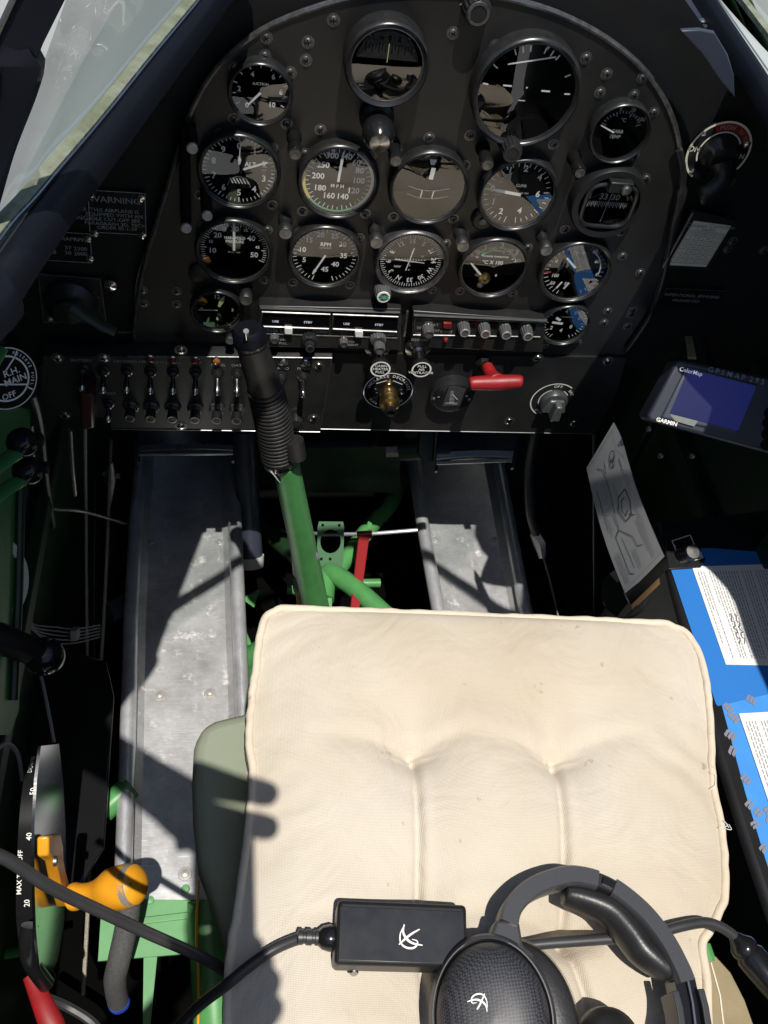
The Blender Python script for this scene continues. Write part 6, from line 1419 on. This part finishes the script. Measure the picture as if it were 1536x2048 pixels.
# ================================================================== right hand side
KZ = .375
t = thing('side_box', 'black side console box with a worn edge along the right of the cushion', 'console', on_z(1480, 1500, .2))
q = [on_z(px, py, KZ) for px, py in [(1310, 1040), (1700, 1000), (2100, 1700), (2150, 2300), (1720, 2300), (1562, 1900), (1495, 1705), (1438, 1520), (1350, 1200)]]
s = MB(); s.prism(q, (0, 0, -.34)); part(s, 'body', mat('scratched_black_box_paint', (.010, .010, .011), .33, wear=(95, (.30, .30, .29), .72), noise=(30, (.02, .02, .02), .5)), t, bevel=.008, smooth=50)
s = MB(); c_ = on_z(1425, 1462, KZ - .03); s.tube([c_ + V((.010 * math.cos(a * .7), 0.009 * math.sin(a * .7), .004)) for a in range(10)], .0016, 8); part(s, 'wire_loop', M['chrome'], t)

def sheet(quad, z, mt, name, label, cat, lines=None, th=.0006, thick=None):
    P_ = [on_z(px, py, z) for px, py in quad]; c = sum(P_, V((0, 0, 0))) / len(P_)
    mb = MB(); mb.prism(P_, (0, 0, -th)); o = tag(mb.build(name, M[mt], loc=c), label, cat); return o
T1 = KZ + .0012
sheet([(1341, 1136), (1388, 1134), (1462, 1326), (1540, 1330), (1600, 1330), (1600, 1398), (1536, 1388), (1436, 1412), (1432, 1408)], T1, 'tape', 'masking_tape', 'plain blue masking tape along the inner edge of the upper paper', 'tape')
sheet([(1385, 1098), (1420, 1096), (1600, 1110), (1600, 1134), (1400, 1134)], T1, 'tape', 'masking_tape', 'shaded blue masking tape above the upper paper', 'tape')
sheet([(1438, 1390), (1530, 1378), (1600, 1384), (1760, 1800), (1560, 1800), (1532, 1722), (1492, 1590)], T1 - .0005, 'tape2', 'printed_tape', 'light blue tape printed with tan marks beside the lower paper', 'tape')
def paper(quad, label, seed, sig, nlines):
    z = T1 + .0010; P_ = [on_z(px, py, z) for px, py in quad]; c = sum(P_, V((0, 0, 0))) / 4
    t = thing('paper_sheet', label, 'paper', c, 'printed papers taped to the side console')
    s = MB(); s.prism(P_, (0, 0, -.0005)); sh = part(s, 'sheet', M['paper'], t)
    rnd = random.Random(seed); x = MB(); x.recalc = False
    def pt(u, v): return P_[0].lerp(P_[1], u).lerp(P_[3].lerp(P_[2], u), v) + V((0, 0, .0003))
    # text lines run along the long side, as on the turned sheet
    for i in range(nlines):
        u = .05 + .88 * i / nlines
        if rnd.random() < .08: continue
        v = .06
        end = .94 if rnd.random() < .7 else rnd.uniform(.4, .9)
        while v < end:
            l = rnd.uniform(.015, .05); a, b = pt(u, v), pt(u, min(v + l, end)); d_ = (b - a); sd = d_.normalized().cross(V((0, 0, 1))) * .0007
            x.add([a - sd, a + sd, b + sd, b - sd], [(0, 1, 2, 3)], 1); v += l + .008
    for j in range(2):
        u = sig + j * .06; pts = [pt(u + .018 * math.sin(k * 1.7 + seed) * (1 if k % 2 else .4), .5 + k * .02 + .012 * math.sin(k * 2.3)) for k in range(16)]
        q = catmull(pts, 3)
        for a, b in zip(q, q[1:]):
            sd = (b - a).normalized().cross(V((0, 0, 1))) * .0006; x.add([a - sd, a + sd, b + sd, b - sd], [(0, 1, 2, 3)])
    part(x, 'printing', [M['print'], M['greyprint']], sh, smooth=0)
paper([(1384, 1133), (1545, 1128), (1610, 1332), (1452, 1329)], 'white printed sheet inside blue tape, the upper one, half in shade', 5, .27, 26)
paper([(1478, 1427), (1640, 1418), (1760, 1720), (1580, 1730)], 'white printed sheet on the patterned tape at the right edge, the lower one', 9, .3, 24)
x = MB(); x.recalc = False; rnd = random.Random(4)
pl_ = bpy.data.objects['printed_tape']
for px, py in [(1454, 1412), (1466, 1432), (1500, 1398), (1458, 1468), (1462, 1500), (1490, 1556), (1496, 1606), (1514, 1622), (1508, 1646), (1524, 1694), (1488, 1440), (1540, 1640), (1534, 1618)]:
    c = on_z(px, py, T1 + .0002); a = rnd.uniform(-1.2, -.6); sz = rnd.uniform(.9, 1.3)
    m_ = Matrix.Translation(c) @ Matrix.Rotation(a, 4, 'Z')
    for dx in ((-.004, .000, .004) if rnd.random() < .6 else (-.002, .002)):
        x.quad2(m_, [(dx * sz, -.004 * sz), ((dx + .0031) * sz, -.0055 * sz), ((dx + .0031) * sz, .006 * sz * rnd.uniform(.5, 1)), (dx * sz, .0055 * sz * rnd.uniform(.6, 1))])
x.build('tape_print', M['tan'], pl_, smooth=0)

# small black intercom panel with a knob
c = on_z(1368, 1098, KZ + .002); t = thing('intercom_unit', 'small black control plate with a round knob on the side console', 'control unit', c)
s = MB(); s.prism([on_z(px, py, KZ + .004) for px, py in [(1328, 1066), (1372, 1052), (1412, 1118), (1402, 1134), (1338, 1138)]], (0, 0, -.006)); pl = part(s, 'plate', M['black'], t, bevel=.001)
x = MB(); x.recalc = False; zc = KZ + .0046
P_ = [on_z(px, py, zc) for px, py in [(1344, 1082), (1380, 1070), (1402, 1118), (1362, 1124), (1344, 1082)]]
for a, b in zip(P_, P_[1:]):
    sd = (b - a).normalized().cross(V((0, 0, 1))) * .0006; x.add([a - sd, a + sd, b + sd, b - sd], [(0, 1, 2, 3)])
for i in range(6):
    a = on_z(1349 + i * 1.6, 1092 + i * 5, zc); x.add([a + V((-.001, -.0018, 0)), a + V((.001, -.0018, 0)), a + V((.001, .0012, 0)), a + V((-.001, .0012, 0))], [(0, 1, 2, 3)])
for i in range(4): 
    a = on_z(1394 + i * 3, 1108 + i * .3, zc); x.add([a + V((-.0008, -.006, 0)), a + V((.0008, -.006, 0)), a + V((.0008, .004, 0)), a + V((-.0008, .004, 0))], [(0, 1, 2, 3)])
part(x, 'markings', M['mark'], pl, smooth=0)
s = MB(); m_ = frame(on_z(1366, 1112, KZ + .004), V((.1, -.35, .93)), V((0, 1, 0))); s.lathe([(.0115, 0), (.011, .012), (.0105, .022), (.0095, .023), (0, .023)], m_, 24); kn = part(s, 'knob', M['blackg'], t, smooth=40)
s = MB(); s.lathe([(.0092, .0232), (0, .0236)], m_, 24, cap=False); s.recalc = False; part(s, 'knob_face', M['steel'], kn)
s = MB(); s.lathe([(.003, 0), (.0025, .002), (0, .003)], frame(on_z(1372, 1112 + 2, KZ + .004), V((0, 0, 1)), V((0, 1, 0))), 10); part(s, 'screw', M['chrome'], t)

# navigation unit
n_ = V((-.16, -.72, .68)).normalized(); p0 = at_d(1420, 812, .93)
def gp(px, py, off=0): return on_pl(px, py, p0 + n_ * off, n_)
t = thing('navigation_unit', 'grey blue portable navigation unit with a lit blue screen', 'navigation unit', p0)
ol = [(1352, 726), (1362, 720), (1440, 735), (1600, 768), (1680, 800), (1640, 900), (1600, 922), (1430, 876), (1300, 842), (1294, 832)]
s = MB(); s.prism([gp(px, py) for px, py in ol], n_ * -.035); part(s, 'case', M['gps'], t, bevel=.005, smooth=50)
fr = [(1374, 732), (1516, 768), (1474, 868), (1322, 836)]
s = MB(); s.prism([gp(px, py, .0025) for px, py in fr], n_ * -.006); bz = part(s, 'screen_bezel', mat('darker_grey_bezel', (.035, .042, .062), .4), t, bevel=.002)
sc = [(1378, 738), (1513, 773), (1476, 862), (1340, 826)]
s = MB(); s.prism([gp(px, py, .0032) for px, py in sc], n_ * -.002); scn = part(s, 'screen', M['screen'], t)
x = MB(); x.recalc = False
def gtext(s_, a, b, size, mi=0, bold=.012, off=.0006):
    A_, B_ = gp(*a, off), gp(*b, off); u = (B_ - A_).normalized(); v = n_.cross(u); o = (A_ + B_) / 2; m_ = Matrix.Identity(4)
    for r_ in range(3): m_[r_][0] = u[r_]; m_[r_][1] = v[r_]; m_[r_][2] = n_[r_]; m_[r_][3] = o[r_]
    x.text(s_, m_, size, mi, bold)
gtext('G P S M A P  2 9 5', (1430, 742), (1515, 762), .0080, 0, .004); gtext('GARMIN', (1322, 841), (1345, 847), .0060, 1, .02, .0036)
part(x, 'lettering', [M['markdim'], M['mark']], t, smooth=0)
x = MB(); x.recalc = False; gtext('ColorMap', (1372, 741), (1392, 746), .0060, 0, .005, .0036); part(x, 'screen_text', M['digit'], scn, smooth=0)
s = MB(); s.prism([gp(px, py, .0026) for px, py in [(1340, 828), (1396, 842), (1388, 853), (1350, 842)]], n_ * -.003); part(s, 'sun_patch_strip', mat('painted_sun_patch', (.18, .19, .18), .6, noise=(200, (.12, .13, .12), .8)), t)  # pale strip paints in the patch of sunlight below the screen
for px, py in ((1535, 826), (1532, 846), (1530, 868), (1528, 890)): s = MB(); s.lathe([(.006, 0), (.0055, .003), (0, .004)], frame(gp(px + 4, py), n_), 16); part(s, 'button', M['blackmat'], t)
s = MB()
for k_ in range(3): s.tube([gp(1378 + k_ * 6, 716, -.02), at_d(1376 + k_ * 5, 695, 1.02), at_d(1372 + k_ * 5, 674, 1.08)], .0016, 8)
part(s, 'cable', M['strap'], t)
t = thing('unit_mount', 'dark green bracket behind the portable navigation unit', 'bracket', at_d(1390, 690, 1.05))
s = MB(); s.prism([at_d(*p) for p in [(1310, 712, 1.08), (1395, 672, 1.10), (1400, 690, 1.08), (1330, 720, 1.06)]], (0, .006, -.004)); part(s, 'arm', M['dgreen'], t)
s = MB(); s.tube([at_d(1395, 690, 1.08), at_d(1420, 780, 1.02)], .012, 12); part(s, 'post', M['black'], t)

# laminated checklist card
A_, B_, C_, D_ = at_d(1235, 843, 1.00), at_d(1328, 1113, .985), at_d(1252, 1191, 1.05), at_d(1173, 936, 1.065)
nn = (B_ - A_).cross(D_ - A_).normalized(); nn = nn if nn.dot(CAM - A_) > 0 else -nn
C_ = on_pl(1252, 1191, A_, nn)
t = thing('checklist_card', 'grey laminated diagram card standing left of the side console', 'card', C_)
N_ = 14; vs = []; 
def cpt(u, v, o=0): # u along A->B, v along A->D, slight curl
    p = A_.lerp(B_, u).lerp(D_.lerp(C_, u), v); return p + nn * (.006 * math.sin(u * math.pi) * 1 + .010 * max(0, .12 - u) * 5 * (1 - v) + o)
for i in range(N_ + 1):
    for j in range(N_ + 1): vs.append(cpt(i / N_, j / N_))
fs = [(i * (N_ + 1) + j, (i + 1) * (N_ + 1) + j, (i + 1) * (N_ + 1) + j + 1, i * (N_ + 1) + j + 1) for i in range(N_) for j in range(N_)]
s = MB(); s.add(vs + [v - nn * .0008 for v in vs], fs + [tuple(k + len(vs) for k in f[::-1]) for f in fs]); s.recalc = False; sh = part(s, 'sheet', M['lamin'], t, smooth=60)
x = MB(); x.recalc = False; rnd = random.Random(11)
def cl(p, q, w=.0005, mi=0):
    a, b = cpt(*p, .0006), cpt(*q, .0006); d_ = (b - a)
    if d_.length < 1e-6: return
    sd = d_.normalized().cross(nn) * w; x.add([a - sd, a + sd, b + sd, b - sd], [(0, 1, 2, 3)], mi)
def poly(pts, w=.0005, mi=0):
    for a, b in zip(pts, pts[1:]): cl(a, b, w, mi)
poly([(.03, .04), (.97, .04), (.97, .96), (.03, .96), (.03, .04)], .0003, 1)
poly([(.42, .22), (.42, .42), (.50, .50), (.60, .42), (.60, .26), (.52, .20), (.42, .22)], .0007); poly([(.46, .28), (.46, .38), (.52, .42), (.57, .38), (.55, .30)], .0006); poly([(.58, .30), (.62, .20)], .0006)
poly([(.10, .72), (.16, .58), (.34, .56), (.60, .62), (.62, .74), (.90, .74), (.93, .66)], .0005); poly([(.60, .62), (.72, .40), (.80, .38), (.82, .28)], .0005); poly([(.22, .86), (.40, .84), (.44, .78)], .0005)
poly([(.66, .62), (.9, .60)], .0004)
for k in range(13): a = k * math.pi / 6; cl((.15 + .035 * math.cos(a), .30 + .07 * math.sin(a)), (.15 + .035 * math.cos(a + .53), .30 + .07 * math.sin(a + .53)), .0006); cl((.19 + .03 * math.cos(a), .34 + .05 * math.sin(a)), (.19 + .03 * math.cos(a + .53), .34 + .05 * math.sin(a + .53)), .0006)
for (u0, v0, n, l) in ((.22, .10, 3, .3), (.24, .62, 4, .22), (.30, .40, 4, .14), (.40, .74, 5, .2), (.58, .08, 4, .2), (.66, .10, 6, .28), (.72, .78, 6, .22), (.80, .44, 4, .16), (.86, .12, 4, .3), (.48, .58, 3, .1), (.12, .46, 3, .1), (.84, .80, 5, .2)):
    for k in range(n):
        v = v0 + k * .022; u = u0; end = u0 + l * rnd.uniform(.5, 1)
        if end > .95: end = .95
        while u < end: lu = rnd.uniform(.008, .03); cl((u, v), (min(u + lu, end), v), .0007, 1); u += lu + .006
part(x, 'printing', [M['print'], M['greyprint']], sh, smooth=0)
t = thing('card_holder', 'black holder with a bare wood edge under the diagram card', 'holder', at_d(1290, 1190, 1.04))
s = MB(); s.prism([at_d(*p) for p in [(1254, 1192, 1.05), (1328, 1114, .99), (1340, 1134, .985), (1262, 1210, 1.05)]], (0, .01, -.006)); part(s, 'frame', M['black'], t)
s = MB(); s.prism([at_d(*p) for p in [(1264, 1204, 1.05), (1318, 1152, 1.01), (1320, 1168, 1.01), (1266, 1220, 1.05)]], (0, .012, -.008)); part(s, 'wood_edge', M['wood'], t)
s = MB(); s.tube([at_d(1240, 1246, 1.05), at_d(1276, 1212, 1.03)], .0018, 8); part(s, 'metal_edge', M['chrome'], t)
s = MB(); s.lathe([(.030, -.006), (.032, 0), (.030, .006), (0, .008)], frame(at_d(1250, 1186, 1.10), V((-.75, -.3, .5))), 30); tag(s.build('round_cap', M['black'], loc=at_d(1250, 1186, 1.10)), 'round black cap half hidden behind the diagram card', 'cap')
for px, py, d in ((1298, 858, 1.05), (1322, 912, 1.1), (1385, 912, 1.1)):
    s = MB(); s.lathe([(.004, 0), (.003, .003), (0, .004)], frame(at_d(px, py, d), V((-.5, -.6, .6))), 10)
    part(s, 'rivet', M['screw'], rw)

# ================================================================== photographer's hands and phone behind the lens
def cam_pt(x, y, z): return CAM + cx * x + cdn * y + cf * z
t = thing('phone', 'black smartphone held above the seat', 'phone', tuple(CAM))
s = MB(); s.prism([cam_pt(x_, y_, -.004) for x_, y_ in [(-.042, -.020), (.028, -.020), (.028, .120), (-.042, .120)]], cf * -.008); part(s, 'case', M['blackg'], t, bevel=.003)
def skin_chain(verts, edges, radii, name, mt, parent, lev=2):
    me = bpy.data.meshes.new(name); me.from_pydata([tuple(v - parent.location) for v in verts], edges, [])
    me.materials.append(mt); ob = bpy.data.objects.new(name, me); COL.objects.link(ob); ob.parent = parent
    md = ob.modifiers.new('skin', 'SKIN'); md.use_smooth_shade = True
    lay = me.skin_vertices[0].data if me.skin_vertices else None
    if lay is None:
        bm = bmesh.new(); bm.from_mesh(me); bm.verts.layers.skin.verify(); bm.to_mesh(me); bm.free(); lay = me.skin_vertices[0].data
    for i, r in enumerate(radii): lay[i].radius = (r, r); lay[i].use_root = (i == 0)
    sb = ob.modifiers.new('sub', 'SUBSURF'); sb.levels = lev; sb.render_levels = lev
    return ob
pers = thing('person', 'person leaning in from the left in a navy sleeve and holding a phone', 'person', (-1.0, -.1, -.55))
vs = []; ed = []; rr = []
def addv(p, r, prev=None):
    vs.append(V(p)); rr.append(r)
    if prev is not None: ed.append((prev, len(vs) - 1))
    return len(vs) - 1
# pelvis root, spine, head, legs and both arms as one skeleton
pel = addv((-1.02, -.12, .38), .13); sp = addv((-.98, -.10, .60), .13, pel); ch_ = addv((-.90, -.06, .86), .135, sp); nk = addv((-.82, -.02, 1.06), .055, ch_); hd0 = addv((-.75, .0, 1.16), .075, nk); hd1 = addv((-.71, .01, 1.28), .085, hd0)
for sgn in (-1, 1):
    hp = addv((-1.03, -.12 + sgn * .10, .28), .085, pel); kn_ = addv((-1.0, -.10 + sgn * .11, -.10), .058, hp); an_ = addv((-1.04, -.12 + sgn * .11, -.48), .042, kn_); addv((-.88, -.10 + sgn * .12, -.51), .038, an_)
shL = addv((-.86, .15, .94), .060, ch_); elL = addv((-.50, .36, 1.10), .042, shL); wrL = addv(cam_pt(-.135, -.095, -.012), .034, elL)
shR = addv((-.88, -.26, .92), .060, ch_); elR = addv((-.46, -.50, .92), .042, shR); wrR = addv(cam_pt(-.035, .185, -.02), .027, elR)
def fingers(wr, pc, tips, thumb):
    p_ = addv(pc, .042, wr)
    for i_, (base, mid, tip) in enumerate(tips):
        a = addv(base, .0215 if i_ == 0 and wr == wrL else .0135, p_); b = addv(mid, .0150 if i_ == 0 and wr == wrL else .0128, a); c2 = addv(tip, .0118, b)
    a = addv(thumb[0], .0125, p_); b = addv(thumb[1], .0105, a); addv(thumb[2], .009, b)
# forward hand: index and middle finger lie over the top of the phone, the others curl along its back edge
fingers(wrL, cam_pt(-.072, -.050, -.018), [
    [cam_pt(-.030, -.060, -.022), cam_pt(.012, -.052, -.028), cam_pt(.056, -.041, -.026)],
    [cam_pt(-.032, -.032, -.024), cam_pt(.014, -.020, -.030), cam_pt(.055, -.010, -.026)],
    [cam_pt(-.036, -.012, -.026), cam_pt(.000, .002, -.032), cam_pt(.030, .013, -.026)],
    [cam_pt(-.044, .004, -.026), cam_pt(-.016, .020, -.030), cam_pt(.012, .030, -.026)]],
    [cam_pt(-.066, -.024, -.002), cam_pt(-.060, .004, .002), cam_pt(-.056, .028, -.004)])
fingers(wrR, cam_pt(-.020, .150, -.022), [
    [cam_pt(.000, .118, -.028), cam_pt(.022, .098, -.030), cam_pt(.034, .078, -.024)],
    [cam_pt(.010, .124, -.026), cam_pt(.032, .108, -.026), cam_pt(.038, .090, -.018)],
    [cam_pt(.016, .136, -.022), cam_pt(.036, .124, -.020), cam_pt(.042, .106, -.010)],
    [cam_pt(.016, .150, -.018), cam_pt(.036, .142, -.014), cam_pt(.044, .128, -.006)]],
    [cam_pt(-.034, .128, -.026), cam_pt(-.036, .104, -.030), cam_pt(-.028, .084, -.026)])
body = skin_chain(vs, ed, rr, 'body', M['skin'], pers)
# clothing: shirt with sleeves, trousers, hair
s = MB(); s.tube(catmull([(-1.02, -.12, .34), (-.98, -.10, .58), (-.90, -.06, .86), (-.85, -.03, .98)], 5), [.15] * 6 + [.155] * 6 + [.16, .15, .12, .09][:4], 20, flat=(1, 1.15)); part(s, 'shirt', M['cloth'], pers, smooth=80)
for a, b, c2 in (((-.88, -.26, .92), (-.46, -.50, .92), wrR), ((-.86, .15, .94), (-.50, .36, 1.10), wrL)):
    c2 = V(vs[c2]); c2 = V(b).lerp(c2, .86)
    q = catmull([V(a) + (V((-.90, -.05, .90)) - V(a)) * .3, a, b, c2], 6); s = MB(); s.tube(q, [.085 - .045 * i / (len(q) - 1) for i in range(len(q))], 18); part(s, 'sleeve', M['cloth'], pers, smooth=80)
for sgn in (-1, 1):
    q = catmull([(-1.03, -.12 + sgn * .08, .38), (-1.02, -.11 + sgn * .10, .10), (-1.0, -.10 + sgn * .11, -.12), (-1.04, -.12 + sgn * .11, -.48)], 6); s = MB(); s.tube(q, [.115 - .05 * i / (len(q) - 1) for i in range(len(q))], 18); part(s, 'trouser_leg', mat('grey_trousers', (.10, .10, .11), .9) if sgn < 0 else bpy.data.materials['grey_trousers'], pers, smooth=80)
s = MB(); s.lathe([(.098 * math.sin(math.pi * i / 20), .098 * math.cos(math.pi * i / 20)) for i in range(12)], frame(V((-.715, .005, 1.285)), V((-.3, -.05, .95)), V((0, 1, 0))), 28, cap=False); part(s, 'hair', mat('brown_hair', (.06, .035, .02), .6, bump=(200, .5, .002)), pers, smooth=80)
t = thing('wing', 'pale green aircraft wing the person stands on beside the cockpit', 'wing', (-1.6, .2, -.55))
s = MB(); s.box((-2.45, -.05, -.60), (4.0, 1.9, .10)); part(s, 'skin_panel', M['green2'], t, bevel=.03)
